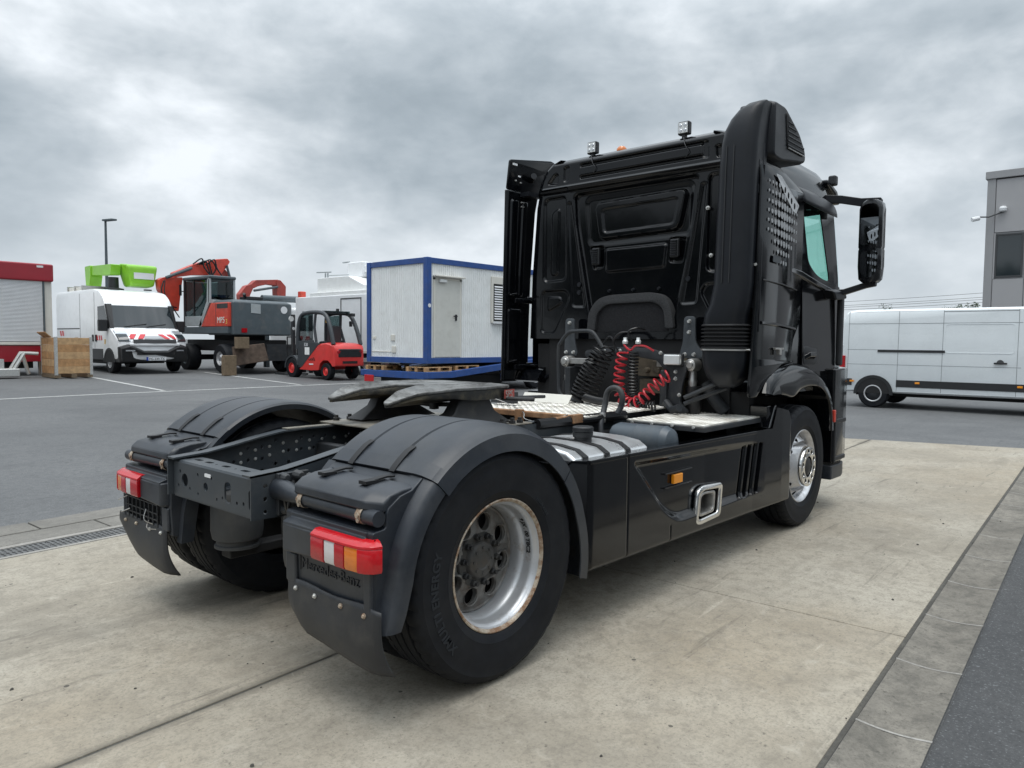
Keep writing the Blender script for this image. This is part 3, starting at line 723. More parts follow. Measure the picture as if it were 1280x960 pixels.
def rear_rim(side):
    m = MB().lathe([(0.292, 0.118), (0.302, 0.130), (0.304, 0.136), (0.299, 0.139), (0.291, 0.134), (0.286, 0.125)], (0, 0, 0), 'y', 72)
    a = m.mesh('wheel_flange', 'rim_rust', 40)
    b = MB().lathe([(0.286, 0.125), (0.283, 0.116), (0.279, 0.110), (0.272, 0.103), (0.268, 0.085), (0.268, 0.055), (0.262, 0.040), (0.254, 0.030), (0.2515, 0.0), (0.252, -0.030)], (0, 0, 0), 'y', 72).mesh('barrel', 'rim_silver', 40)
    d = MB().lathe([(0.252, -0.030), (0.246, -0.024), (0.240, -0.026), (0.2355, -0.032)], (0, 0, 0), 'y', 72)
    holes = [circ(0.198 * math.cos(2 * PI * k / 8 + 0.25), 0.198 * math.sin(2 * PI * k / 8 + 0.25), 0.031, 18) for k in range(8)]
    holes = [circ(0.172 * math.cos(2 * PI * k / 8 + 0.25), 0.172 * math.sin(2 * PI * k / 8 + 0.25), 0.0425, 18) for k in range(8)]
    d.plate(circ(0, 0, 0.2375, 64), holes, 0.012, lambda u, v, w: (u, -0.036 + w + 0.028 * max(0, min(1, (0.237 - math.hypot(u, v)) / 0.1)), v), 0.003)
    for hx, hy in [(0.172 * math.cos(2 * PI * k / 8 + 0.25), 0.172 * math.sin(2 * PI * k / 8 + 0.25)) for k in range(8)]:
        d.lathe([(0.043, 0.0), (0.0465, 0.003), (0.046, -0.01), (0.043, -0.03)], (hx, -0.012, hy), 'y', 18)
    d = d.mesh('disc', 'rim_dirty', 35)
    h = MB().lathe([(0.130, -0.012), (0.128, -0.003), (0.092, 0.0), (0.088, 0.006), (0.084, 0.016), (0.076, 0.022), (0.045, 0.024), (0.04, 0.020), (0.0, 0.020)], (0, 0, 0), 'y', 40)
    for k in range(8): h.lathe([(0.007, 0.0), (0.007, 0.026), (0.005, 0.029), (0.0, 0.029)], (0.06 * math.cos(k * PI / 4), 0, 0.06 * math.sin(k * PI / 4)), 'y', 6)
    h = h.mesh('hub', 'hub_dark', 35)
    nn = MB()
    for k in range(10):
        c = (0.111 * math.cos(2 * PI * k / 10 + 0.1), 0, 0.111 * math.sin(2 * PI * k / 10 + 0.1))
        nn.lathe([(0.019, -0.010), (0.018, -0.002), (0.015, 0.0), (0.015, 0.018), (0.011, 0.022), (0.0, 0.022)], c, 'y', 6)
        nn.lathe([(0.0095, 0.02), (0.0095, 0.036), (0.0, 0.038)], c, 'y', 10)
    nn = nn.mesh('lug_nuts', 'cast_dark', 30)
    return a, b, d, h, nn
RIM = rear_rim(1)
def link(name, me, parent, loc=None, rot=None):
    o = bpy.data.objects.new(name, me); COL.objects.link(o); o.parent = parent
    if loc: o.location = loc
    if rot: o.rotation_euler = rot
    return o
DRUM_SHADE = MB().lathe([(0.248, -0.075), (0.1, -0.07), (0.0, -0.07)], (0, 0, 0), 'y', 40).mesh('drum_shade_disc', 'under_dark', 40)  # dark disc at the drum, put in so the wheel holes look shaded
def rear_wheel(s, yc, full=True, spin=0.0):
    # meshes face +Y; a half turn about Z turns them to -Y
    w = link('wheel', RIM[1], T, (0, s * yc, 0.503), (0, spin, 0 if s > 0 else PI))
    link('wheel_flange', RIM[0], w); link('tyre', TYRE_BIG, w); link('disc', RIM[2], w)
    link('drum_shade_disc', DRUM_SHADE, w)
    if full: link('hub', RIM[3], w); link('lug_nuts', RIM[4], w)
    return w
wr = rear_wheel(-1, 1.062); rear_wheel(-1, 0.715, False); rear_wheel(1, 1.062); rear_wheel(1, 0.715, False)
# sidewall lettering, seen from the right: runs up the left-hand side of the tyre
tt = arc_text('XMULTI ENERGY', 0.056, 0.408, 192, 1.2205, 0.003, 1.08)
tt.map(lambda x, y, z: (x, y, z + 0.503)).build('sidewall_lettering', 'rubber_text', T, smooth=0)
tt = arc_text('315/70 R22.5', 0.022, 0.352, 40, 1.2135, 0.003, 1.05)
tt.map(lambda x, y, z: (x, y, z + 0.503)).build('sidewall_size_lettering', 'rubber_text', T, smooth=0)
# stamped marking inside the rim barrel
def barrel_text(u, v, w):
    a = math.radians(18) - u / 0.27
    return ((0.2672 + w) * math.cos(a), -1.062 - 0.062 - v, 0.503 + (0.2672 + w) * math.sin(a))
MB().text('9 JX . 00 T8C2', 0.032, 0.0016, barrel_text, 'CENTER', 1.0, 0.0012).build('rim_marking', 'ink', T, smooth=0)

def front_wheel(s):
    rim = MB().lathe([(0.292, 0.118), (0.302, 0.130), (0.304, 0.136), (0.299, 0.139), (0.291, 0.134), (0.284, 0.118), (0.276, 0.108), (0.270, 0.092), (0.268, 0.075)], (0, 0, 0), 'y', 72)
    holes = [circ(0.238 * math.cos(2 * PI * k / 10), 0.238 * math.sin(2 * PI * k / 10), 0.0235, 14) for k in range(10)]
    def cone(u, v, w):
        r = math.hypot(u, v); return (u, 0.072 + w + 0.9 * max(0, 0.268 - r) - (0.35 * max(0, 0.19 - r)), v)
    rim.plate(circ(0, 0, 0.2705, 72), holes + [circ(0, 0, 0.165, 48)], 0.005, cone, 0.001)
    rim.lathe([(0.166, 0.150), (0.164, 0.165), (0.155, 0.170)], (0, 0, 0), 'y', 48)
    w = link('wheel', rim.mesh('wheel', 'rim_bright', 40), T, (WB, s * 1.07, 0.503), (0, 0, 0 if s > 0 else PI))
    link('tyre', TYRE, w)
    rh = [circ(0.128 * math.cos(2 * PI * k / 10 + 0.2), 0.128 * math.sin(2 * PI * k / 10 + 0.2), 0.0225, 14) for k in range(10)]
    c = MB().plate(circ(0, 0, 0.163, 56), rh + [circ(0, 0, 0.088, 40)], 0.006, lambda u, v, w_: (u, 0.188 + w_, v), 0.002)
    c.lathe([(0.163, 0.186), (0.166, 0.176), (0.167, 0.155)], (0, 0, 0), 'y', 56)
    link('hub_ring', c.mesh('hub_ring', 'chrome', 40), w)
    h = MB().lathe([(0.162, 0.150), (0.10, 0.152), (0.088, 0.16), (0.086, 0.172), (0.07, 0.186), (0.02, 0.19), (0, 0.19)], (0, 0, 0), 'y', 40)
    link('hub', h.mesh('hub', 'cast_dark', 40), w)
    link('drum_shade_disc', MB().lathe([(0.262, 0.03), (0.15, 0.035), (0.0, 0.035)], (0, 0, 0), 'y', 40).mesh('drum_shade_disc', 'under_dark', 40), w)  # dark backing behind the rim holes, standing in for their shade
    nn = MB()
    for k in range(10): nn.lathe([(0.015, 0.15), (0.015, 0.180), (0.011, 0.183), (0, 0.183)], (0.128 * math.cos(2 * PI * k / 10 + 0.2), 0, 0.128 * math.sin(2 * PI * k / 10 + 0.2)), 'y', 6)
    link('lug_nuts', nn.mesh('lug_nuts', 'cast_dark', 30), w)
    return w
front_wheel(-1); front_wheel(1)

# ---- rear mudguards
ZC, RG = 0.48, 0.662
def guard_ring(a, sec, s, rmul=1.0):
    ca, sa = math.cos(math.radians(a)), math.sin(math.radians(a))
    return [(r * ca, s * y, ZC + r * sa) for (y, r) in sec]
top_sec = [(0.535, 0.615), (0.532, 0.645), (0.545, 0.657), (0.575, RG), (0.70, RG + 0.003), (0.705, RG - 0.005), (0.715, RG - 0.005), (0.720, RG + 0.003), (0.96, RG + 0.003), (0.965, RG - 0.005), (0.975, RG - 0.005), (0.980, RG + 0.003),
           (1.10, RG), (1.150, RG - 0.003), (1.160, RG - 0.006), (1.204, 0.640), (1.214, 0.632), (1.228, 0.622), (1.2385, 0.545), (1.232, 0.543), (1.221, 0.60), (1.19, 0.625), (1.13, 0.645), (0.56, 0.648), (0.545, 0.615)]
side_sec = [(1.06, 0.648), (1.10, 0.655), (1.15, 0.650), (1.205, 0.634), (1.220, 0.624), (1.231, 0.600), (1.233, 0.560), (1.227, 0.558), (1.215, 0.60), (1.18, 0.618), (1.06, 0.63)]
for s in (-1, 1):
    G = thing('mudguard', '', ''); del G['label']; del G['category']; G.parent = T
    # top cover
    rings = []
    for k in range(41):
        a = 131.5 - 91 * k / 40
        sec = top_sec
        rings.append(guard_ring(a, sec, s))
    MB().loft(rings).build('guard_top', 'guard_plastic', G, smooth=21)
    # seam line band near the rear edge of the cover: a lower step
    rings = [guard_ring(a, [(0.53, 0.62), (0.528, 0.650), (0.56, 0.6645), (1.12, 0.6665), (1.162, 0.6605), (1.207, 0.6425), (1.216, 0.634), (1.2305, 0.624), (1.2415, 0.545), (1.235, 0.55), (1.10, 0.64), (0.55, 0.64)], s) for a in (132.6, 129.5, 126.5)]
    MB().loft(rings).build('guard_top_edge', 'guard_plastic', G, smooth=21)
    # front lower piece, down in front of the tyre
    rings = []
    for k in range(15):
        a = 39.8 - 56 * k / 14; t = k / 14
        gr = [(y, r + 0.035 * max(0, t - 0.45) / 0.55 * (1 if y > 1.0 else 1)) for y, r in top_sec]
        rings.append(guard_ring(a, [(y, r - 0.002) for y, r in gr], s))
    MB().loft(rings).build('guard_front', 'guard_plastic', G, smooth=32)
    # rear piece: side band following the tyre then straight down
    rings = []
    for k in range(9): rings.append(guard_ring(132.8 + 39 * k / 8, side_sec, s))
    for z, dx in ((0.50, -0.012), (0.44, -0.03), (0.385, -0.055)):
        rings.append([(-r + dx, s * y, z + (0.03 if y < 1.1 else 0)) for y, r in side_sec])
    MB().loft(rings).build('guard_rear_band', 'guard_plastic', G, smooth=32)
    # inner face band
    rings = []
    for k in range(9): rings.append(guard_ring(132.8 + 39 * k / 8, [(0.52, 0.655), (0.575, 0.655), (0.575, 0.58), (0.52, 0.58)], s))
    rings.append([(-r, s * y, 0.41) for y, r in [(0.52, 0.665), (0.575, 0.665), (0.575, 0.60), (0.52, 0.60)]])
    MB().loft(rings).build('guard_inner_band', 'guard_plastic', G, smooth=32)
    # rear panel body
    prof = [(-0.445, 0.958), (-0.50, 0.915), (-0.56, 0.90), (-0.62, 0.86), (-0.628, 0.84), (-0.632, 0.79), (-0.640, 0.782), (-0.690, 0.777), (-0.697, 0.770), (-0.697, 0.735), (-0.70, 0.60), (-0.693, 0.45), (-0.62, 0.425), (-0.585, 0.55), (-0.53, 0.80), (-0.42, 0.93)]
    MB().prism(prof, 'y', min(s * 0.562, s * 1.165), max(s * 0.562, s * 1.165)).build('guard_rear_panel', 'guard_plastic', G, bevel=0.012, seg=3)
    # padded ledge over the tube
    pr = [(-0.50, 0.940), (-0.60, 0.932), (-0.662, 0.918), (-0.695, 0.890), (-0.698, 0.856), (-0.60, 0.848), (-0.52, 0.88)]
    MB().loft([[(x + dx, s * y, z + dz) for x, z in pr] for y, dx, dz in ((0.600, 0.03, 0), (0.618, 0.005, 0), (0.65, 0, 0), (1.075, 0, 0), (1.10, 0.012, -0.004), (1.155, 0.06, -0.012))]).build('guard_ledge', 'guard_plastic', G, bevel=0.008, seg=3)
    # lamp shelf with stepped top and blind block
    pr = [(-0.66, 0.775), (-0.702, 0.775), (-0.702, 0.755), (-0.72, 0.75), (-0.742, 0.742), (-0.742, 0.742 - 0.016), (-0.66, 0.72)]
    MB().prism(pr, 'y', min(s * 0.605, s * 1.13), max(s * 0.605, s * 1.13)).build('lamp_shelf', 'guard_plastic', G, bevel=0.006)
    MB().loft([[(-0.68, s * y, z0), (x, s * y, z0 + 0.01), (x, s * y, 0.735), (-0.68, s * y, 0.738)] for y, x, z0 in ((0.585, -0.715, 0.60), (0.602, -0.742, 0.60), (0.838, -0.748, 0.615))]).build('blind_block', 'guard_plastic', G, bevel=0.010, seg=3)
    # lower recessed panel frame edges
    MB().box(-0.712, -0.69, min(s * 0.578, s * 0.655), max(s * 0.578, s * 0.655), 0.47, 0.60).build('panel_edge', 'guard_plastic', G, bevel=0.01, seg=3)
    MB().box(-0.712, -0.69, min(s * 1.12, s * 1.17), max(s * 1.12, s * 1.17), 0.44, 0.63).build('panel_edge', 'guard_plastic', G, bevel=0.01, seg=3)
    # straps
    for y in (0.70, 0.985):
        m = MB(); pts = []
        for a, dr in ((120.5, 0.004), (124, 0.010), (127.5, 0.009), (131, 0.008), (133.5, 0.006)):
            pts.append(((RG + dr) * math.cos(math.radians(a)), ZC + (RG + dr) * math.sin(math.radians(a))))
        m.loft([[(x, s * (y - 0.018), z), (x, s * (y + 0.018), z), (x + 0.004, s * (y + 0.018), z + 0.006), (x + 0.004, s * (y - 0.018), z + 0.006)] for x, z in pts])
        pts = [(-0.47, 0.945), (-0.51, 0.948), (-0.57, 0.942), (-0.62, 0.934)]
        m.loft([[(x, s * (y - 0.018 + 0.02), z), (x, s * (y + 0.018 + 0.02), z), (x, s * (y + 0.018 + 0.02), z + 0.008), (x, s * (y - 0.018 + 0.02), z + 0.008)] for x, z in pts])
        m.box(-0.625, -0.56, min(s * (y - 0.004), s * (y + 0.044)), max(s * (y - 0.004), s * (y + 0.044)), 0.934, 0.948)
        m.build('guard_strap', 'rubber', G, bevel=0.003)
    # corroded clamps on the tube
    for y in (0.665, 1.075):
        m = MB().lathe([(0.0335, -0.016), (0.0355, -0.016), (0.0355, 0.016), (0.0335, 0.016)], (-0.668, s * y, 0.829), 'y', 16)
        m.lathe([(0, 0.0), (0.013, 0.0), (0.013, -0.008), (0, -0.01)], (-0.70, s * y, 0.835), 'x', 6); m.lathe([(0, 0.0), (0.010, 0.0), (0.010, -0.008), (0, -0.01)], (-0.695, s * y, 0.812), 'x', 6)
        m.build('tube_clamp', 'rim_rust', G)
    if s < 0:
        def tf(u, v, w): return (-0.7005 - w * 1.0, -0.885 - u, 0.548 + v)
        m = MB().text('Mercedes-Benz', 0.064, 0.005, tf, 'CENTER', 1.0)
        m.box(-0.7035, -0.700, -0.680, -0.676, 0.535, 0.60)
        m.build('embossed_lettering', 'flap_rubber', G, smooth=0)
    else:
        m = MB()
        for k in range(9): m.box(-0.714, -0.700, 0.70 + 0.055 * k, 0.706 + 0.055 * k, 0.475, 0.60)
        for z in (0.475, 0.51, 0.545, 0.594): m.box(-0.713, -0.700, 0.70, 1.146, z, z + 0.006)
        m.build('plate_holder', 'trim_black', G)
        m = MB()
        for y0, y1, z0, z1 in ((0.76, 0.83, 0.48, 0.56), (1.17, 1.05, 0.50, 0.53), (1.10, 1.19, 0.60, 0.565), (0.72, 0.80, 0.46, 0.50)):
            m.tube(spline([(-0.705, y0, z0), (-0.745, (y0 + y1) / 2, (z0 + z1) / 2 - 0.01), (-0.72, y1, z1)], 6), 0.003, 5)
        m.build('loose_wire', 'steel', G)
    # tail lamp of coloured fields
    L = bpy.data.objects.new('tail_lamp', None); COL.objects.link(L); L.parent = T
    path = [(x_, 0.842 + (y_ - 0.842) * 0.885) for x_, y_ in [(-0.748, 0.842), (-0.750, 0.90), (-0.750, 1.00), (-0.749, 1.10), (-0.744, 1.165), (-0.732, 1.21), (-0.712, 1.237), (-0.685, 1.245)]]
    def lp(t):
        x = t * (len(path) - 1); i = min(len(path) - 2, int(x)); u = x - i
        return (path[i][0] + (path[i + 1][0] - path[i][0]) * u, path[i][1] + (path[i + 1][1] - path[i][1]) * u)
    Ls = [0.0]
    for a, b in zip(path, path[1:]): Ls.append(Ls[-1] + math.dist(a, b))
    def at(u):
        d = u * Ls[-1]; i = max(j for j in range(len(Ls) - 1) if Ls[j] <= d + 1e-9); k = (d - Ls[i]) / (Ls[i + 1] - Ls[i])
        return (path[i][0] + (path[i + 1][0] - path[i][0]) * k, path[i][1] + (path[i + 1][1] - path[i][1]) * k)
    def lens(u0, u1, z0, z1, out):
        rings = []
        for k in range(7):
            u = u0 + (u1 - u0) * k / 6; x, y = at(u); x2, y2 = at(min(1, u + 0.01)); dx, dy = at(u)[0] - at(max(0, u - 0.02))[0], at(u)[1] - at(max(0, u - 0.02))[1]
            if k == 0 and u0 == 0: dx, dy = 0, 1
            nl = math.hypot(dx, dy) or 1; nx, ny = -dy / nl, dx / nl
            rings.append([(x - nx * 0.04, s * (y - ny * 0.04), z0), (x + nx * (out - 0.006), s * (y + ny * (out - 0.006)), z0), (x + nx * out, s * (y + ny * out), z0 + 0.012), (x + nx * out, s * (y + ny * out), z1 - 0.006), (x + nx * (out - 0.004), s * (y + ny * (out - 0.004)), z1), (x - nx * 0.04, s * (y - ny * 0.04), z1)])
        return MB().loft(rings)
    z0, z1 = 0.628, 0.724
    for u0, u1, mt, o_ in ((0, 0.235, 'lens_dark_red', 0.014), (0.235, 0.415, 'lens_white', 0.010), (0.415, 0.575, 'lens_dark_red', 0.013), (0.575, 0.76, 'lens_orange', 0.010), (0.76, 1.0, 'lens_red', 0.014)):
        lens(u0 + 0.001, u1 - 0.001, z0, z1, o_).build('lens', mt, L, bevel=0.003)
    rings = []
    for k in range(25):
        u = k / 24; x, y = at(u); dx, dy = at(min(1, u + 0.01))[0] - at(max(0, u - 0.01))[0], at(min(1, u + 0.01))[1] - at(max(0, u - 0.01))[1]
        nl = math.hypot(dx, dy) or 1; nx, ny = -dy / nl, dx / nl
        rings.append([(x + nx * o_, s * (y + ny * o_), z) for o_, z in ((-0.04, 0.7245), (0.0135, 0.7245), (0.0125, 0.733), (-0.012, 0.7505), (-0.04, 0.7515))])
    MB().loft(rings).build('lens_top', 'lens_red', L, bevel=0.003)
    # mud flap: rubber sheet bolted under the panel, bottom curled
    F = []
    rows = []
    for i in range(13):
        t = i / 12
        z = 0.487 - 0.228 * t; x = -0.706 + (0.0 if t < 0.4 else 0.07 * (t - 0.4) ** 2) - 0.006 * math.sin(PI * t)
        row = []
        for j in range(15):
            v = j / 14; y = 0.598 + (1.225 - 0.598) * (v if s < 0 else 1 - v)
            zz = z
            if i == 0: zz = z + (0.006 * math.sin(9 * v) if v < 0.9 else -0.004)
            c = (0.13 * max(0, (0.35 - v) / 0.35) ** 2.2 if s > 0 else 0.06 * max(0, (0.16 - v) / 0.16) ** 2) * t          # rounded inner bottom corner
            xx = x + 0.045 * max(0, (v - 0.9) / 0.1) * (t ** 2) + 0.006 * math.sin(5 * v + 1) * t
            zz2 = zz + c - 0.045 * v * t
            row.append((xx, s * y, zz2))
        rows.append(row)
    fl = MB().add([p for r in rows for p in r], grid_faces(13, 15)).build('mud_flap', 'flap_rubber', T, smooth=60)
    sm = fl.modifiers.new('thick', 'SOLIDIFY'); sm.thickness = 0.007; sm.offset = 0
    for y in (0.66, 0.80, 0.98, 1.13):
        MB().lathe([(0.0, -0.011), (0.006, -0.011), (0.0085, -0.006), (0.011, -0.005), (0.011, 0.0)], (-0.712, s * y, 0.455 - 0.002 * (y * 10 % 3)), 'x', 10).build('flap_bolt', 'zinc' if y < 0.9 else 'rim_rust', fl, smooth=30)
# ---- fifth wheel coupling
def fz(x): return 1.248 - 0.10 * max(0.0, 0.46 - x) - 0.22 * max(0.0, 0.26 - x)
fo = rpoly([(1.02, -0.24), (1.02, 0.24), (0.95, 0.41), (0.72, 0.445), (0.46, 0.44), (0.20, 0.330), (0.10, 0.275), (0.105, 0.235), (0.30, 0.14), (0.56, 0.055), (0.62, 0.0), (0.56, -0.055), (0.30, -0.14), (0.105, -0.235), (0.10, -0.275), (0.20, -0.330), (0.46, -0.44), (0.72, -0.445), (0.95, -0.41)], 0.05, 4)
def fine(poly, d=0.05):
    out = []
    for i, p in enumerate(poly):
        q = poly[(i + 1) % len(poly)]; L = math.dist(p, q); k = max(1, int(L / d))
        out += [(p[0] + (q[0] - p[0]) * j / k, p[1] + (q[1] - p[1]) * j / k) for j in range(k)]
    return out
FW = MB().plate(fine(fo), [], 0.016, lambda u, v, w: (u, v, fz(u) - 0.008 + w), 0.004).build('fifth_wheel', 'grease_top', T, smooth=40)
def inset(poly, k):
    return [(0.58 + (x - 0.58) * k, y * k) for x, y in poly]
MB().plate(fine(inset(fo, 0.985)), [], 0.06, lambda u, v, w: (u, v, fz(u) - 0.0165 - (0.03 - w) * max(0.25, min(1, (u - 0.05) / 0.55))), 0.004).build('coupling_body', 'coupling_steel', FW, smooth=40)
MB().lathe([(0.0, 0.0), (0.055, 0.0), (0.062, -0.004), (0.062, -0.07)], (0.60, 0, 1.2455), 'z', 24).build('jaw', 'cast_dark', FW)
for s in (-1, 1):
    m = MB().loft([[(x, s * y, z) for x, y in ((x0, y0), (x1, y0), (x1, y1), (x0, y1))] for z, x0, x1, y0, y1 in ((1.022, 0.33, 0.96, 0.255, 0.43), (1.035, 0.36, 0.93, 0.265, 0.42), (1.10, 0.48, 0.82, 0.30, 0.405), (1.185, 0.53, 0.77, 0.32, 0.40))])
    m.build('pedestal', 'cast_dark', FW, bevel=0.012)
    m = MB()
    for x in (0.28, 0.38, 0.50, 0.84, 0.93, 1.0):
        m.lathe([(0.021, 0.0), (0.021, 0.018), (0.014, 0.020), (0.014, 0.034), (0, 0.036)], (x, s * 0.445, 1.014), 'z', 6)
    m.build('pedestal_bolts', 'cast_dark', FW, smooth=30)
MB().box(0.18, 1.08, -0.48, 0.48, 1.0045, 1.014).build('base_plate', 'rail_worn', FW, bevel=0.003)
m = MB().tube([(0.88, -0.40, 1.17), (0.93, -0.55, 1.168), (0.95, -0.60, 1.17)], 0.012, 8); m.tube([(0.6, 0.3, 1.14), (0.65, 0.0, 1.12), (0.7, -0.2, 1.13)], 0.014, 8)
m.lathe([(0, 0), (0.03, 0), (0.03, -0.05), (0, -0.055)], (0.62, -0.08, 1.15), 'z', 12)
m.build('release_handle', 'cast_dark', FW)
def lf(u, v, w):
    x = 0.86 + u * 0.75; y = -0.427 + max(0, x - 0.93) * 0.5
    return (x, y - 0.012 - w, fz(x) - 0.078 + v)
m = MB().box(0.0, 0.16, 0.0, 0.052, 0, 0.002); m.v = [lf(*p) for p in m.v]; m.build('maker_label', 'label_red', FW, smooth=0)
m = MB().text('SPS', 0.062, 0.002, lambda u, v, w: lf(u + 0.012, v + 0.006, w + 0.004)); m.build('maker_label_lettering', 'label_grey', FW, smooth=0)

# ---- catwalk of chequer plate, worn mounting frame and odd plates
def tread_mat():
    m = bpy.data.materials.new('tread_plate'); m.use_nodes = True
    n, l = ng(m); b = n['Principled BSDF']
    b.inputs['Metallic'].default_value = 0.25; b.inputs['Roughness'].default_value = 0.42
    g = n.new('ShaderNodeNewGeometry')
    t = n.new('ShaderNodeTexNoise'); t.inputs['Scale'].default_value = 7; t.inputs['Detail'].default_value = 7; l.new(g.outputs['Position'], t.inputs['Vector'])
    r = n.new('ShaderNodeValToRGB'); r.color_ramp.elements[0].color = (0.36, 0.33, 0.28, 1); r.color_ramp.elements[1].color = (0.80, 0.78, 0.72, 1)
    r.color_ramp.elements[0].position = 0.3; r.color_ramp.elements[1].position = 0.6
    l.new(t.outputs['Fac'], r.inputs[0]); l.new(r.outputs[0], b.inputs['Base Color'])
    MATS['tread_plate'] = m
tread_mat()
def tread(name, x0, x1, y0, y1, z):
    base = MB().box(x0, x1, y0, y1, z - 0.012, z).build(name, 'tread_plate', T, bevel=0.002, smooth=30)
    m = MB(); p = 0.032; i = 0
    x = x0 + 0.015
    while x < x1 - 0.012:
        y = y0 + 0.015; j = 0
        while y < y1 - 0.012:
            a = PI / 4 if (i + j) % 2 else -PI / 4
            ca, sa = math.cos(a), math.sin(a); L, W = 0.0145, 0.005
            v = [(x + u * ca - w * sa, y + u * sa + w * ca, zz) for u, w, zz in ((-L, 0, z), (0, -W, z), (L, 0, z), (0, W, z), (-L * .5, 0, z + 0.0035), (L * .5, 0, z + 0.0035))]
            m.add(v, [(0, 1, 4), (1, 5, 4), (1, 2, 5), (2, 3, 5), (3, 4, 5), (3, 0, 4)])
            y += p; j += 1
        x += p; i += 1
    o = m.build('tread_pattern', 'tread_plate', base, smooth=0); o['kind'] = 'stuff'
    return base
tread('catwalk_plate', 2.10, 3.02, -1.13, -0.52, 0.962)
tread('catwalk_plate', 1.62, 2.78, -0.50, 0.62, 1.012)
MB().box(2.09, 3.03, -1.14, -0.51, 0.915, 0.948).build('catwalk_frame', 'frame_dark', T, bevel=0.004)
m = MB()
for k in range(4): m.lathe([(0, 0), (0.010, 0), (0.010, -0.012), (0, -0.014)], (2.086, -0.58 - 0.16 * k, 0.945), 'x', 8)
m.build('catwalk_bolts', 'zinc', T)
MB().loft([[(2.30 + dx, y, z) for dx, z in ((0, 1.014), (0.05, 1.085), (0.06, 1.085), (0.012, 1.014))] for y in (0.16, 0.66)]).build('kick_plate', 'cream', T, bevel=0.003)
m = MB().box(1.50, 1.56, -0.47, 0.46, 0.985, 1.025).box(1.36, 1.50, -0.46, -0.42, 0.99, 1.02).box(1.36, 1.50, 0.41, 0.45, 0.99, 1.02).box(1.46, 1.50, -0.06, 0.0, 0.93, 1.04).box(1.50, 1.61, -0.49, -0.45, 0.97, 1.03)
m.build('mounting_frame', 'rust', T, bevel=0.006)
MB().tube(spline([(1.45, 0.35, 1.05), (1.5, 0.25, 1.10), (1.48, -0.05, 1.03), (1.44, -0.12, 0.98), (1.46, -0.3, 0.97), (1.5, -0.44, 1.03)], 10), 0.0035, 5).build('ground_cable', 'steel', T)
m = MB().tube([(1.45, 0.62, 1.075), (2.18, 0.30, 1.075)], 0.014, 8); m.box(1.86, 1.92, 0.36, 0.60, 1.03, 1.12)
m.build('lamp_bar', 'frame_dark', T, bevel=0.004)
MB().tube([(1.2, -0.42, 0.985), (2.1, -0.50, 0.99)], 0.035, 10).build('air_pipe', 'hose_black', T)

# ---- right-hand tanks
tp = [(-0.50, 0.45), (-0.50, 0.90)] + arc(-0.60, 0.865, 0.08, 60, 90, 3)[::-1][:0] + [(-0.56, 0.925), (-0.66, 0.936), (-0.88, 0.932), (-1.0, 0.915), (-1.06, 0.88), (-1.085, 0.80), (-1.085, 0.45)]
FT = MB().prism(tp, 'x', 0.74, 1.50).build('fuel_tank', 'alu', T, bevel=0.02, seg=3)
for x in (0.82, 1.03, 1.25):
    pp = [(y * 1.0 + (0.0), z + 0.006) for y, z in tp[1:-1]]
    MB().loft([[(x, y, z) for y, z in pp] + [(x, y, z - 0.004) for y, z in reversed(pp)], [(x + 0.045, y, z) for y, z in pp] + [(x + 0.045, y, z - 0.004) for y, z in reversed(pp)]]).build('tank_strap', 'rubber', FT)
MB().lathe([(0.052, -0.03), (0.052, 0.02), (0.060, 0.022), (0.060, 0.048), (0.056, 0.052), (0.062, 0.055), (0.062, 0.078), (0.055, 0.084), (0.0, 0.086)], (1.09, -0.86, 0.935), 'z', 28).build('filler_cap', 'trim_black', FT, smooth=30)
at_ = MB().lathe([(0.0, -0.24), (0.05, -0.235), (0.085, -0.215), (0.102, -0.175), (0.104, -0.17), (0.102, -0.165), (0.102, 0.02), (0.1035, 0.022), (0.102, 0.03), (0.102, 0.175), (0.085, 0.215), (0.05, 0.235), (0, 0.24)], (1.80, -0.84, 0.872), 'y', 32)
at_.build('air_tank', 'tank_blue', T)
m = MB().box(0.9, 3.0, -0.5, -0.43, 0.55, 0.9).box(1.5, 3.1, -1.0, -0.45, 0.42, 0.78)
m.build('exhaust_box', 'under_dark', T, bevel=0.02)

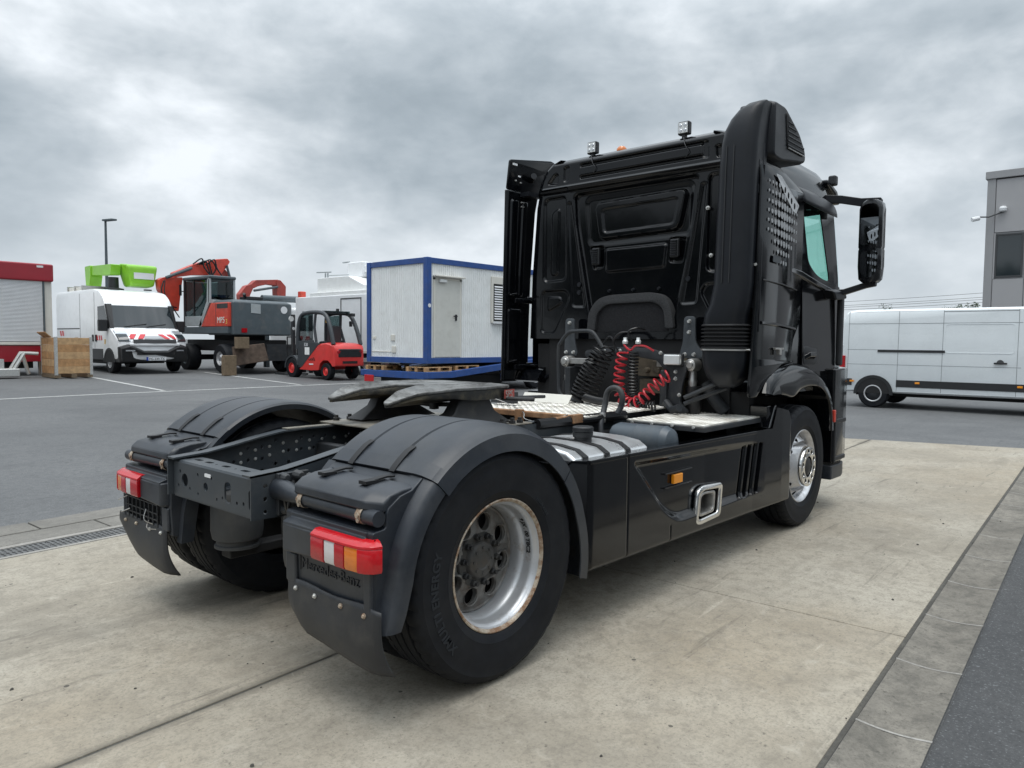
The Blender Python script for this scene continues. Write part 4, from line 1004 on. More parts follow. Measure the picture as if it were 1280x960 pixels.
# ---- right side skirt: a pressed panel with recess, vents and exhaust opening
def skirt(s):
    xc = np.concatenate([np.linspace(0.655, 2.39, 210, endpoint=False), np.linspace(2.39, 2.92, 170, endpoint=False), np.linspace(2.92, 3.43, 60)]); nx, nz = len(xc), 90
    XC = xc[:, None] * np.ones((1, nz)); X = XC.copy(); q = np.linspace(0, 1, nz)[None, :]
    top = 0.905 - 0.012 * (X - 0.62) + 0.0; bot = 0.315 - 0.018 * (X - 0.7)
    top = np.where(X > 2.98, top + 0.155 * np.clip((X - 2.98) / 0.10, 0, 1) - 0.03 * np.clip((X - 3.10) / 0.2, 0, 1) - 0.30 * np.clip((X - 3.30) / 0.13, 0, 1) ** 2, top)
    Z = bot + (top - bot) * q
    X = XC + 0.21 * (Z - 0.60) * np.clip((XC - 2.20) / 0.2, 0, 1) * np.clip((3.10 - XC) / 0.2, 0, 1)
    h = np.zeros_like(X)
    rec = rpoly([(1.06, 0.852), (3.3, 0.80), (3.3, 0.418), (1.60, 0.418), (1.43, 0.50)], [0.06, 0.02, 0.02, 0.09, 0.12], 8)
    fade = 1 - np.clip((X - 2.0) / 0.9, 0, 1)
    h -= 0.034 * step(sd_poly(X, Z, rec) + 0.02, 0.055) * fade
    h += 0.006 * np.exp(-((Z - 0.43) / 0.03) ** 2) * (X > 1.7) * 0
    if s < 0:
        for k in range(4):
            xb = 2.487 + 0.092 * k
            h -= 0.045 * step(sd_poly(XC, Z, [(xb, 0.425), (xb + 0.056, 0.425), (xb + 0.056, 0.785), (xb, 0.785)]), 0.008)
        h -= 0.16 * step(sd_poly(X, Z, rpoly([(1.845, 0.375), (1.875, 0.545), (1.95, 0.565), (2.175, 0.55), (2.155, 0.375), (1.90, 0.365)], 0.03)), 0.012)
    # rolled edges
    h -= 0.025 * np.clip(1 - (Z - bot) / 0.035, 0, 1) ** 2
    h -= 0.02 * np.clip(1 - (X - 0.655) / 0.03, 0, 1) ** 2
    h += 0.016 * np.clip((X - 2.7) / 0.5, 0, 1)
    h -= 0.035 * np.clip((X - 3.36) / 0.07, 0, 1) ** 2
    # panel seam
    h -= 0.006 * step(np.abs(X - 1.02) - 0.004, 0.004)
    h -= 0.006 * step(np.abs(X - 1.505) - 0.003, 0.004) * (Z < 0.42)
    V = np.stack([X, s * (1.222 + h), Z], -1).reshape(-1, 3)
    m = MB(); m.add(V.tolist(), grid_faces(nx, nz))
    sk = m.build('side_skirt', 'black_paint', T, smooth=50, merge=False)
    # top ledge and closing walls
    tp_ = [(0.660, 0.905)] + [(x, 0.905 - 0.012 * (x - 0.62)) for x in (1.015,)]
    for a, b in ((0.658, 1.016), (1.025, 2.99)):
        za, zb = 0.905 - 0.012 * (a - 0.62), 0.905 - 0.012 * (b - 0.62)
        MB().loft([[(x, s * 1.224, z + 0.001), (x, s * 1.224, z - 0.02), (x, s * 1.10, z - 0.024), (x, s * 1.065, z - 0.05), (x, s * 1.058, z - 0.046), (x, s * 1.095, z - 0.014)] for x, z in ((a, za), (b, zb))]).build('skirt_ledge', 'black_paint', sk, bevel=0.004)
    MB().box(0.662, 0.675, min(s * 0.75, s * 1.205), max(s * 0.75, s * 1.205), 0.33, 0.885).build('skirt_end', 'trim_black', sk)
    MB().box(3.02, 3.19, min(s * 1.0, s * 1.19), max(s * 1.0, s * 1.19), 0.6, 1.045).loft([[(x, s * y, z) for x, z in ((2.98, 0.875), (3.085, 1.045), (3.11, 1.045), (3.02, 0.875))] for y in (1.0, 1.222)]).build('skirt_fin', 'black_gloss', sk, bevel=0.012, seg=3)
    return sk
SK = skirt(-1); skirt(1)
MB().plate(rpoly([(1.835, 0.362), (1.857, 0.562), (1.93, 0.588), (2.205, 0.572), (2.182, 0.360), (1.89, 0.348)], 0.035, 5), [rpoly([(1.862, 0.382), (1.882, 0.546), (1.945, 0.568), (2.174, 0.553), (2.153, 0.380), (1.90, 0.370)], 0.03, 5)], 0.03, lambda u, v, w: (u, -1.208 + w, v), 0.008).build('exhaust_trim', 'chrome', SK, smooth=45)
MB().plate(rpoly([(1.885, 0.405), (1.895, 0.53), (1.95, 0.547), (2.115, 0.535), (2.10, 0.40), (1.92, 0.395)], 0.03, 5), [rpoly([(1.90, 0.415), (1.908, 0.522), (1.955, 0.537), (2.10, 0.526), (2.088, 0.411), (1.925, 0.406)], 0.03, 5)], 0.10, lambda u, v, w: (u, -1.165 + w, v), 0.003).build('exhaust_pipe', 'steel', SK, smooth=45)
MB().box(1.555, 1.665, -1.212, -1.19, 0.655, 0.712).build('side_marker_lamp', 'amber', SK, bevel=0.004)
MB().box(1.46, 1.80, -1.206, -1.19, 0.722, 0.730).box(1.46, 1.80, -1.206, -1.19, 0.636, 0.644).build('marker_ridge', 'black_paint', SK, bevel=0.003)
MB().box(0.676, 0.70, -1.215, -1.12, 0.855, 0.885).build('reflector_edge', 'sticker_white', SK, bevel=0.003)
MB().box(0.8, 3.0, -0.95, 0.95, 0.36, 0.55).build('belly_light_block', 'under_dark', T, bevel=0.03)  # unseen box added to keep light from leaking under the truck
MB().box(0.95, 1.08, -1.12, -1.02, 0.262, 0.33).box(1.22, 1.36, -1.12, -1.02, 0.262, 0.33).box(2.4, 2.9, -1.05, -0.9, 0.27, 0.33).build('skirt_bracket', 'under_dark', SK, bevel=0.006)

# ---- air lines, coils and hoses behind the cab
def hose(name, pts, r, m_, n=8, k=8): return MB().tube(spline(pts, k), r, n).build(name, m_, T)
MB().tube(coil([(2.52, -0.215, 1.445), (2.52, -0.19, 1.33), (2.52, -0.18, 1.16), (2.50, -0.23, 1.07), (2.47, -0.34, 1.04), (2.47, -0.44, 1.10), (2.50, -0.53, 1.20), (2.56, -0.60, 1.27)], 0.041, 17), 0.0085, 7).build('red_air_coil', 'hose_red', T)
MB().tube(coil([(2.56, -0.285, 1.44), (2.56, -0.28, 1.25), (2.55, -0.30, 1.08), (2.5, -0.40, 1.02), (2.5, -0.52, 1.03)], 0.037, 24), 0.008, 7).build('black_air_coil', 'hose_black', T)
MB().tube(coil([(2.56, 0.02, 1.46), (2.53, 0.06, 1.38), (2.50, 0.14, 1.22), (2.47, 0.20, 1.05)], 0.062, 15), 0.0075, 7).build('black_electric_coil', 'hose_black', T)
MB().tube(coil([(2.60, 0.00, 1.50), (2.57, 0.02, 1.38), (2.54, 0.08, 1.22), (2.51, 0.13, 1.05)], 0.070, 13), 0.0075, 7).build('black_electric_coil', 'hose_black', T)
MB().tube(coil([(2.45, 0.10, 1.065), (2.35, -0.08, 1.055), (2.3, -0.2, 1.055)], 0.022, 26, 10), 0.010, 6).build('corrugated_hose', 'hose_black', T)
hose('red_air_line', [(2.55, -0.20, 1.50), (2.54, -0.23, 1.475), (2.54, -0.27, 1.455), (2.55, -0.31, 1.49), (2.58, -0.38, 1.485), (2.62, -0.43, 1.45)], 0.0085, 'hose_red', 7)
hose('black_air_line', [(2.58, -0.13, 1.44), (2.55, -0.10, 1.52), (2.56, -0.15, 1.59), (2.62, -0.22, 1.60)], 0.007, 'hose_black', 7)
hose('black_air_line', [(2.60, -0.24, 1.53), (2.58, -0.22, 1.60), (2.62, -0.27, 1.63), (2.7, -0.30, 1.62)], 0.008, 'hose_black', 7)
hose('black_air_line', [(2.58, 0.05, 1.46), (2.6, -0.02, 1.56), (2.6, -0.07, 1.52), (2.6, -0.08, 1.40)], 0.007, 'hose_black', 7)
for y in (-0.205, -0.325):
    MB().lathe([(0.0, 0.03), (0.014, 0.03), (0.016, 0.01), (0.024, 0.0), (0.022, -0.02), (0, -0.02)], (2.56, y, 1.525), 'z', 14).build('line_coupling', 'lamp_glass', T)
hose('vent_hose', [(1.88, -0.585, 1.02), (1.90, -0.60, 1.07), (1.90, -0.61, 1.13), (1.90, -0.585, 1.185), (1.90, -0.53, 1.195), (1.90, -0.485, 1.16), (1.89, -0.475, 1.08), (1.86, -0.48, 1.02), (1.80, -0.50, 0.95), (1.78, -0.52, 0.86)], 0.021, 'flap_rubber', 12)
MB().lathe([(0.024, -0.035), (0.026, -0.03), (0.026, 0.03), (0.024, 0.035)], (1.84, -0.485, 0.99), 'z', 14).tube([(1.82, -0.49, 0.955), (1.80, -0.50, 0.88)], 0.018, 12).build('hose_clamp', 'steel', T)
# guard hoop
MB().tube(spline([(2.50, 0.16, 1.02), (2.52, 0.36, 1.05), (2.52, 0.415, 1.10), (2.52, 0.425, 1.20), (2.52, 0.43, 1.45), (2.52, 0.40, 1.52), (2.52, 0.33, 1.59), (2.52, 0.26, 1.605), (2.52, 0.12, 1.605), (2.52, 0.06, 1.575), (2.52, -0.02, 1.47)], 6), 0.0165, 10).build('guard_hoop', 'frame_dark', T)
# cab mountings
for s, yb in ((1, 0.555), (-1, -0.615)):
    Bk = MB().plate(rpoly([(yb - 0.045, 1.66), (yb - 0.045, 1.72), (yb + 0.045, 1.72), (yb + 0.045, 1.66), (yb + 0.05, 1.52), (yb + 0.085 - (0.03 if s > 0 else -0.0), 1.40), (yb - 0.085 - (0.06 if s < 0 else 0), 1.40), (yb - 0.05, 1.52)], 0.03, 4), [], 0.02, lambda u, v, w: (2.85 + w, u, v), 0.006).build('cab_mount', 'mount_steel', T, smooth=40)
    m = MB()
    for y, z in ((yb, 1.685), (yb - 0.0, 1.60), (yb - 0.045, 1.425), (yb + 0.035, 1.425)): m.lathe([(0.0, -0.03), (0.012, -0.03), (0.016, -0.012), (0.018, -0.008)], (2.85, y, z), 'x', 10)
    m.build('mount_bolts', 'zinc', Bk)
    yc = yb - 0.02 * (1 if s > 0 else 3)
    m = MB().lathe([(0.0, -0.07), (0.025, -0.07), (0.03, -0.06), (0.045, -0.055), (0.052, -0.03), (0.052, 0.05), (0, 0.05)], (2.80, yc, 1.345), 'x', 20)
    m.lathe([(0.03, 0.0), (0.032, -0.09), (0.036, -0.1), (0.03, -0.15)], (2.80, yc, 1.32), 'z', 14, True)
    m.box(2.76, 2.84, min(yc, yc - s * 0.30), max(yc, yc - s * 0.30), 1.325, 1.375)
    m.build('mount_joint', 'steel', Bk, bevel=0.004)
    MB().lathe([(0.045, 1.18), (0.062, 1.175), (0.062, 1.0), (0.055, 0.99), (0.055, 0.85)], (2.82, yc, 0), 'z', 18, True).build('cab_shock', 'hose_black', Bk)
m = MB().plate(rpoly([(0.30, 1.44), (-0.10, 1.475), (-0.36, 1.46), (-0.60, 1.37), (-0.66, 1.33), (-0.62, 1.20), (-0.60, 1.05), (-0.68, 0.98), (-0.56, 0.96), (-0.50, 1.08), (-0.52, 1.25), (-0.40, 1.38), (-0.1, 1.42), (0.30, 1.39)], 0.03, 4), [], 0.03, lambda u, v, w: (2.74 + w, u, v), 0.006)
m.build('cab_support', 'frame_dark', T, smooth=40)
m = MB()
for y, z in ((-0.43, 1.435), (-0.56, 1.365), (-0.565, 1.29), (-0.565, 1.235), (-0.60, 1.11), (-0.05, 1.447), (0.1, 1.44)): m.lathe([(0.0, -0.03), (0.010, -0.03), (0.014, -0.016), (0.016, -0.015)], (2.74, y, z), 'x', 10)
m.build('support_bolts', 'zinc', T)
MB().box(2.655, 2.70, -0.632, -0.492, 1.345, 1.425).build('reversing_lamp', 'lamp_glass', T, bevel=0.012, seg=3)
MB().box(2.70, 2.725, -0.64, -0.485, 1.338, 1.432).build('reversing_lamp_case', 'trim_black', T, bevel=0.006)
m = MB().box(2.84, 2.95, -0.60, -0.12, 1.24, 1.40).box(2.82, 2.84, -0.58, -0.30, 1.28, 1.37).box(2.86, 2.96, -0.62, -0.16, 1.10, 1.22)
for y in (-0.25, -0.36, -0.50): m.lathe([(0, -0.04), (0.022, -0.04), (0.025, 0.0)], (2.84, y, 1.29), 'x', 10)
m.build('gearbox_cover', 'gear_brown', T, bevel=0.01)
m = MB().tube([(2.62, -0.70, 1.10), (2.70, -0.98, 1.24)], 0.016, 8).tube([(2.66, -0.68, 1.05), (2.75, -0.98, 1.18)], 0.016, 8)
m.tube(spline([(2.9, -0.72, 1.2), (2.92, -0.8, 1.08), (2.95, -0.88, 0.98)], 6), 0.05, 12)
m.tube(spline([(2.7, -0.5, 1.05), (2.66, -0.58, 1.0), (2.62, -0.66, 1.02)], 6), 0.03, 10)
m.build('air_stay', 'frame_dark', T)
m = MB().box(3.05, 4.7, -0.42, 0.42, 0.55, 1.45).box(3.0, 3.1, -1.05, 1.05, 0.95, 1.5).box(2.98, 3.0, -0.9, 0.9, 0.9, 1.56)
m.build('engine_tunnel', 'under_dark', T, bevel=0.02)
for y in (-0.50, 0.44): MB().box(2.7, 2.9, y, y + 0.06, 0.85, 1.30).build('mount_tower', 'frame_dark', T, bevel=0.01)
# ---- cab: pressed rear wall
def wy(z):
    zs = [1.40, 1.55, 2.13, 2.76, 2.90, 3.00, 3.08, 3.13, 3.16]
    ws = [1.06, 1.055, 1.035, 0.985, 0.955, 0.915, 0.86, 0.79, 0.70]
    return np.interp(z, zs, ws)
NY, NZ = 330, 270
zz = np.linspace(1.545, 3.155, NZ)[None, :]
core = np.linspace(-1, 1, NY - 12)
ang = np.radians([15, 30, 45, 60, 75, 90])
Wz = wy(zz)
Y = np.concatenate([np.repeat(-Wz, 6, 0), core[:, None] * Wz, np.repeat(Wz, 6, 0)], 0)
Zg = np.repeat(zz, NY, 0)
h = np.zeros_like(Y)
def pr(pts, amt, w, r=0.04):
    global h
    h = h + amt * step(sd_poly(Y, Zg, rpoly(pts, r, 6)), w)
pr([(0.605, 2.835), (-0.605, 2.845), (-0.585, 2.56), (-0.405, 1.70), (0.405, 1.70), (0.585, 2.56)], -0.045, 0.030, 0.05)
pr([(0.50, 2.79), (-0.545, 2.80), (-0.52, 2.43), (-0.50, 2.39), (0.46, 2.375)], -0.012, 0.05, 0.06)
pr([(0.40, 2.735), (-0.505, 2.755), (-0.435, 2.435), (0.345, 2.415)], 0.045, 0.022, 0.07)
pr([(0.315, 2.675), (-0.425, 2.69), (-0.385, 2.485), (0.290, 2.470)], -0.014, 0.014, 0.035)
pr([(0.285, 2.325), (-0.315, 2.33), (-0.295, 2.14), (0.275, 2.13)], 0.016, 0.016, 0.03)
pr([(0.45, 2.365), (0.31, 2.36), (0.32, 2.175), (0.41, 2.165)], -0.030, 0.016, 0.02)
pr([(-0.345, 2.375), (-0.485, 2.37), (-0.455, 2.175), (-0.345, 2.18)], -0.030, 0.016, 0.02)
for s in (1, -1):
    pr([(s * 0.675, 2.77), (s * 0.640, 2.77), (s * 0.475, 1.83), (s * 0.61, 1.835)], -0.014, 0.024, 0.03)
    pr([(s * 0.945, 2.83), (s * 0.70, 2.835), (s * 0.695, 2.08), (s * 0.945, 2.07)], -0.020, 0.022, 0.05)
    pr([(s * 0.86, 2.70), (s * 0.78, 2.735), (s * 0.79, 2.13), (s * 0.87, 2.13)], 0.014, 0.016, 0.03)
    pr([(s * 0.96, 1.985), (s * 0.69, 1.985), (s * 0.645, 1.92), (s * 0.82, 1.60), (s * 0.97, 1.60)], -0.016, 0.02, 0.04)
    pr([(s * 0.90, 1.93), (s * 0.75, 1.925), (s * 0.74, 1.87), (s * 0.90, 1.80)], 0.012, 0.014, 0.03)
    pr([(s * 0.885, 2.955), (s * 0.775, 2.945), (s * 0.765, 3.035), (s * 0.81, 3.035)], -0.022, 0.018, 0.02)
    pr([(s * 0.70, 3.085), (s * 0.64, 3.085), (s * 0.655, 2.96), (s * 0.705, 2.955)], -0.018, 0.016, 0.02)
top_step = np.clip((Zg - 2.862) / 0.02, 0, 1); h = h + 0.032 * top_step * top_step * (3 - 2 * top_step)
h = h + 0.012 * np.exp(-((Zg - 2.905) / 0.012) ** 2)
for z0 in (3.075, 2.972): pr([(0.52, z0 + 0.011), (-0.65, z0 + 0.013), (-0.65, z0 - 0.011), (0.52, z0 - 0.013)], -0.022, 0.014, 0.01)
pr([(1.0, 2.905), (0.66, 2.905), (0.66, 2.865), (1.0, 2.865)], -0.012, 0.01, 0.01)
h = h - 0.05 * np.clip((Zg - 3.10) / 0.055, 0, 1) ** 2
X = 2.95 - h
# round the wall into the sides
for i in range(6):
    a = ang[i]
    for sgn, idx in ((-1, 5 - i), (1, NY - 6 + i)):
        Y[idx] = sgn * (Wz[0] + 0.10 * math.sin(a)); X[idx] = 2.95 + 0.10 * (1 - math.cos(a)) - 0.032 * top_step[0] * math.cos(a)
CAB = MB()
CAB.add(np.stack([X, Y, Zg], -1).reshape(-1, 3).tolist(), grid_faces(NY, NZ))
CAB = CAB.build('cab_rear_wall', 'black_paint', T, smooth=55, merge=False)
# ---- cab shell: sides, front, roof, with window openings left out
zl = [1.12, 1.30, 1.545, 1.75, 2.05, 2.13, 2.30, 2.50, 2.66, 2.76, 2.84, 2.92, 3.00, 3.08, 3.13, 3.155]
def xfront(z): return float(np.interp(z, [1.1, 2.0, 2.7, 2.95, 3.16], [5.10, 5.08, 4.93, 4.80, 4.55]))
def shell_ring(z):
    wv = float(wy(z)) + 0.10 if z > 1.5 else 1.155
    sd = [3.05, 3.25, 3.45, 3.60, 3.70, 3.78, 4.0, 4.28, 4.43, 4.54]
    xf = xfront(z); pts = [(x, wv + 0.012 * math.sin(PI * (x - 3.05) / 1.6)) for x in sd]
    rc = 0.20
    for k in range(1, 7):
        a = PI / 2 * k / 6
        pts.append((4.62 + (xf - 4.62) * math.sin(a) * (1.0) , wv - rc * (1 - math.cos(a)) ))
    pts += [(xf + 0.02, 0.80 * (wv / 1.15)), (xf + 0.04, 0.55), (xf + 0.055, 0.25), (xf + 0.06, 0.0)]
    right = [(x, -y, z) for x, y in pts]; left = [(x, y, z) for x, y in reversed(pts[:-1])]
    return right + left
rings = [shell_ring(z) for z in zl]; n = len(rings[0])
m = MB(); f = []
for i in range(len(zl) - 1):
    for j in range(n - 1):
        zc = (zl[i] + zl[i + 1]) / 2; a, b = rings[i][j], rings[i][j + 1]; xc, yc = (a[0] + b[0]) / 2, (a[1] + b[1]) / 2
        if 2.05 < zc < 2.66 and 3.70 < xc < 4.43 and abs(yc) > 1.0: continue
        if 2.05 < zc < 2.76 and xc > 4.70: continue
        f.append((i * n + j, i * n + j + 1, (i + 1) * n + j + 1, (i + 1) * n + j))
m.add([p for r in rings for p in r], f)
top = rings[-1]; o = len(m.v)
inner = [(3.02 + (x - 3.02) * 0.93 + 0.05, y * 0.9, 3.19) for x, y, z in top]
m.add(inner, []); m.f += [(len(m.v) - 2 * n + j, len(m.v) - 2 * n + j + 1, len(m.v) - n + j + 1, len(m.v) - n + j) for j in range(n - 1)]
# fix: ring indices of the last wall ring
base = (len(zl) - 1) * n; m.f = [q for q in m.f if max(q) < o] + [(base + j, base + j + 1, o + j + 1, o + j) for j in range(n - 1)] + [tuple(range(o, o + n))]
m.f.append((base, o, o + n - 1, base + n - 1))
m.build('cab_shell', 'black_paint', T, smooth=40)
# windscreen and side glazing
wl_ = [2.05, 2.30, 2.50, 2.66, 2.76]
wr_ = [[p for p in shell_ring(z) if p[0] > 4.64] for z in wl_]
k = min(len(r) for r in wr_)
MB().loft(wr_, False, False, closed=False).build('windscreen', 'glass_clear', T, smooth=60)
def door_map(s):
    return lambda u, v, w: (u, s * (float(wy(v)) + 0.106 + 0.012 * math.sin(PI * (u - 3.05) / 1.6)) + w, v)
win = rpoly([(3.79, 2.655), (4.26, 2.72), (4.43, 2.05), (4.22, 2.055), (4.00, 2.09), (3.83, 2.18)], [0.05, 0.03, 0.05, 0.10, 0.10, 0.06], 6)
for s in (-1, 1):
    D = bpy.data.objects.new('door', None); COL.objects.link(D); D.parent = T
    MB().plate(fine(win, 0.08), [], 0.004, door_map(s)).build('door_window', 'glass_green', D, smooth=30)
    MB().plate(fine([(3.715, 2.76), (4.42, 2.76), (4.56, 1.99), (4.56, 1.28), (3.715, 1.28)], 0.06), [fine(rpoly([(3.81, 2.63), (4.235, 2.69), (4.40, 2.075), (4.22, 2.08), (4.02, 2.115), (3.865, 2.20)], [0.05, 0.03, 0.05, 0.10, 0.10, 0.06], 6), 0.05)], 0.010, lambda u, v, w: door_map(s)(u, v, w + s * 0.006)).build('door_skin', 'black_paint', D, bevel=0.003, smooth=30)
    MB().loft([[door_map(s)(x, z, s * dy) for x, z, dy in ((3.75, z0, 0.008), (3.80, z0 + 0.035, 0.05), (3.94, z0 + 0.035, 0.05), (3.99, z0, 0.008))] for z0 in (1.38, 1.42)]).box(0, 0, 0, 0, 0, 0).build('door_handle', 'black_gloss', D, bevel=0.008)
    MB().plate(rpoly([(3.735, 1.345), (4.05, 1.345), (4.08, 1.47), (3.735, 1.50)], 0.05, 4), [], 0.006, lambda u, v, w: door_map(s)(u, v, w + s * 0.011), 0.002).build('handle_recess', 'trim_black', D)
    # belt moulding sloping down to the mirror base
    MB().loft([[door_map(s)(x, z + dz, s * dy) for dz, dy in ((0, 0.006), (0.012, 0.03), (0.05, 0.03), (0.065, 0.006))] for x, z in ((3.20, 2.09), (3.68, 2.055), (4.05, 2.0), (4.5, 1.95))]).build('belt_moulding', 'black_gloss', D, bevel=0.006)
    # smoked wind deflector above the side window
    rows = []
    for i, x in enumerate(np.linspace(3.66, 4.56, 14)):
        t = i / 13
        for j in range(5):
            q = j / 4; z = 2.80 - 0.02 * t - (0.12 + 0.03 * math.sin(PI * t)) * q
            rows.append(door_map(s)(x, z, s * (0.012 + 0.085 * math.sin(PI * min(1, 0.25 + 0.75 * q) * 0.55) * (0.35 + 0.65 * math.sin(PI * (0.1 + 0.8 * t))))))
    o = MB().add(rows, grid_faces(14, 5)).build('wind_deflector', 'black_satin', D, smooth=60)
    sm = o.modifiers.new('thick', 'SOLIDIFY'); sm.thickness = 0.006
# cab interior: seats, dash and wheel seen through the glass
m = MB().box(4.55, 4.98, -1.0, 1.0, 1.55, 2.06).box(3.1, 4.9, -1.0, 1.0, 1.52, 1.56); m.build('dashboard', 'cab_inner', T, bevel=0.05, seg=3)
for y in (-0.62, 0.62):
    m = MB().box(3.50, 3.98, y - 0.22, y + 0.22, 1.66, 1.86).box(3.40, 3.52, y - 0.22, y + 0.22, 1.86, 2.20).box(3.40, 3.48, y - 0.13, y + 0.13, 2.22, 2.36); m.build('cab_seat', 'cab_inner', T, bevel=0.04, seg=3)
MB().tube([(4.42 + 0.1 * math.cos(a) * 0.6, 0.62 + 0.22 * math.sin(a), 2.0 + 0.22 * math.cos(a)) for a in np.linspace(0, 2 * PI, 28)[:-1]], 0.016, 8, True).build('steering_wheel', 'trim_black', T)

# ---- details on the rear wall
for y0, y1, z0, z1 in ((0.335, 0.415, 2.195, 2.345), (-0.44, -0.36, 2.21, 2.36)):
    g_ = MB().box(2.955, 2.99, y0, y1, z0, z1).build('air_grille', 'trim_black', CAB, bevel=0.012, seg=3)
    m = MB()
    for k in range(7): m.box(2.940, 2.957, y0 + 0.012, y1 - 0.012, z0 + 0.014 + k * 0.019, z0 + 0.024 + k * 0.019)
    m.build('grille_slats', 'black_satin', CAB, bevel=0.003)
m = MB()
for y in (0.24, 0.0, -0.25): m.lathe([(0.0, -0.016), (0.012, -0.015), (0.016, 0.0), (0.02, 0.01)], (2.992, y, 1.965), 'x', 12)
for y, z in ((0.545, 2.03), (0.545, 1.96), (-0.53, 2.03)): m.lathe([(0.0, -0.012), (0.02, -0.012), (0.024, 0.02)], (2.965, y, z), 'x', 14)
m.build('wall_plugs', 'black_satin', CAB)
m = MB()
for y, z in ((-0.73, 2.97), (-0.735, 2.20), (-0.70, 2.57)): m.lathe([(0.0, -0.03), (0.006, -0.03), (0.009, -0.02), (0.016, -0.018), (0.016, 0.0)], (2.95, y, z), 'x', 12)
m.build('riser_bolts', 'zinc', CAB)
# engine hump cover: felt arch and dark lower sheet
MB().plate(rpoly([(0.415, 1.62), (0.405, 1.77), (0.32, 1.885), (0.20, 1.915), (-0.23, 1.925), (-0.345, 1.89), (-0.405, 1.78), (-0.425, 1.64), (-0.362, 1.64), (-0.345, 1.80), (-0.25, 1.862), (0.23, 1.852), (0.33, 1.77), (0.345, 1.625)], [0.01, 0.06, 0.08, 0.06, 0.06, 0.08, 0.06, 0.01, 0.01, 0.06, 0.08, 0.08, 0.06, 0.01], 5), [], 0.085, lambda u, v, w: (2.955 + w, u, v), 0.008).build('hump_seal', 'felt', CAB, smooth=40)
MB().plate(rpoly([(0.35, 1.605), (0.335, 1.78), (0.24, 1.86), (-0.25, 1.87), (-0.345, 1.80), (-0.37, 1.61)], [0.01, 0.05, 0.08, 0.08, 0.05, 0.01], 5), [], 0.02, lambda u, v, w: (2.945 + (1.87 - v) * 0.05 + w, u, v), 0.004).build('hump_cover', 'felt_dark', CAB, smooth=40)
# ---- roof lamps
for y, zt in ((0.43, 3.275), (-0.46, 3.285)):
    W = MB().box(2.955, 3.01, y - 0.05, y + 0.05, zt - 0.105, zt).build('work_lamp', 'trim_black', T, bevel=0.012, seg=3)
    MB().box(2.949, 2.956, y - 0.041, y + 0.041, zt - 0.095, zt - 0.011).build('lamp_lens', 'lamp_glass', W, bevel=0.004)
    m = MB()
    for dy in (-0.02, 0.02):
        for dz in (-0.033, -0.073): m.lathe([(0.014, 0.0), (0.010, -0.0035), (0, -0.004)], (2.9485, y + dy, zt + dz), 'x', 10)
    m.build('lamp_reflectors', 'headlamp', W)
    MB().box(2.965, 3.0, y - 0.016, y + 0.016, 3.14, zt - 0.10).tube(spline([(2.93, y - 0.02, 3.15), (2.90, y - 0.05, 3.08), (2.905, y - 0.08, 3.02), (2.92, y - 0.05, 2.99)], 6), 0.004, 5).build('lamp_bracket', 'trim_black', W, bevel=0.004)
MB().lathe([(0.045, 0.0), (0.044, 0.02), (0.03, 0.038), (0.0, 0.042)], (3.04, 0.17, 3.165), 'z', 20).build('roof_marker', 'lens_orange', T)

# ---- side fairings
FL = MB()
nf, nz2 = 46, 180
Xf = np.linspace(2.70, 3.12, nf)[:, None] * np.ones((1, nz2)); tf_ = (Xf - 2.70) / 0.42; Zf = np.linspace(1.15, 2.925, nz2)[None, :] * np.ones((nf, 1))
hf = 0.016 * step(sd_poly(Xf, Zf, rrect(2.76, 2.86, 1.95, 2.84, 0.02)), 0.014) + 0.016 * step(sd_poly(Xf, Zf, rrect(2.92, 2.985, 1.95, 2.84, 0.02)), 0.014) + 0.016 * step(sd_poly(Xf, Zf, rrect(2.76, 2.96, 1.30, 1.82, 0.02)), 0.014)
hf -= 0.02 * np.clip((2.73 - Xf) / 0.03, 0, 1)
Xb = 2.685 + 0.04 * (Zf - 1.15) / 1.8; Xe = 3.05 + (1.215 - (wy(np.maximum(Zf, 1.5)) + 0.10)) / 0.83 - 0.068; Xf = Xb + (Xe - Xb) * tf_
Yf = 1.215 - hf
FL.add(np.stack([Xf, Yf, Zf], -1).reshape(-1, 3).tolist(), grid_faces(nf, nz2))
FL = FL.build('side_fairing', 'black_paint', T, smooth=50, merge=False)
md = FL.modifiers.new('thick', 'SOLIDIFY'); md.thickness = 0.02; md.offset = 1
MB().plate(rpoly([(2.735, 2.935), (3.20, 2.935), (3.21, 3.02), (3.27, 3.16), (3.40, 3.275), (3.34, 3.285), (2.745, 3.195)], 0.015, 3), [], 0.022, lambda u, v, w: (u, 1.225 - 0.10 * max(0, v - 2.95) + w, v), 0.006).build('fairing_cap', 'black_paint', FL, smooth=40)
MB().box(2.775, 2.84, 1.188, 1.196, 3.155, 3.175).box(2.865, 2.90, 1.198, 1.204, 3.06, 3.075).build('fairing_stickers', 'sticker_white', FL, smooth=0)
m = MB()
for x, z in ((2.92, 2.83), (2.945, 2.83), (2.92, 2.79), (2.945, 2.79), (2.83, 3.02), (2.90, 3.01)): m.lathe([(0.0, -0.014), (0.006, -0.014), (0.008, 0.0)], (x, 1.205, z), 'y', 8)
m.build('fairing_rivets', 'zinc', FL)
for z in (1.90, 1.275):
    m = MB().box(2.80, 3.10, 1.16, 1.185, z - 0.022, z + 0.022).box(2.95, 3.06, 1.05, 1.17, z + 0.005, z + 0.025); m.tube([(2.95, 1.15, z + 0.03), (3.06, 1.10, z + 0.03)], 0.012, 8)
    m.tube([(2.74, 1.18, z + 0.05), (2.82, 1.165, z + 0.065)], 0.009, 6)
    m.build('fairing_hinge', 'black_gloss', FL, bevel=0.004)
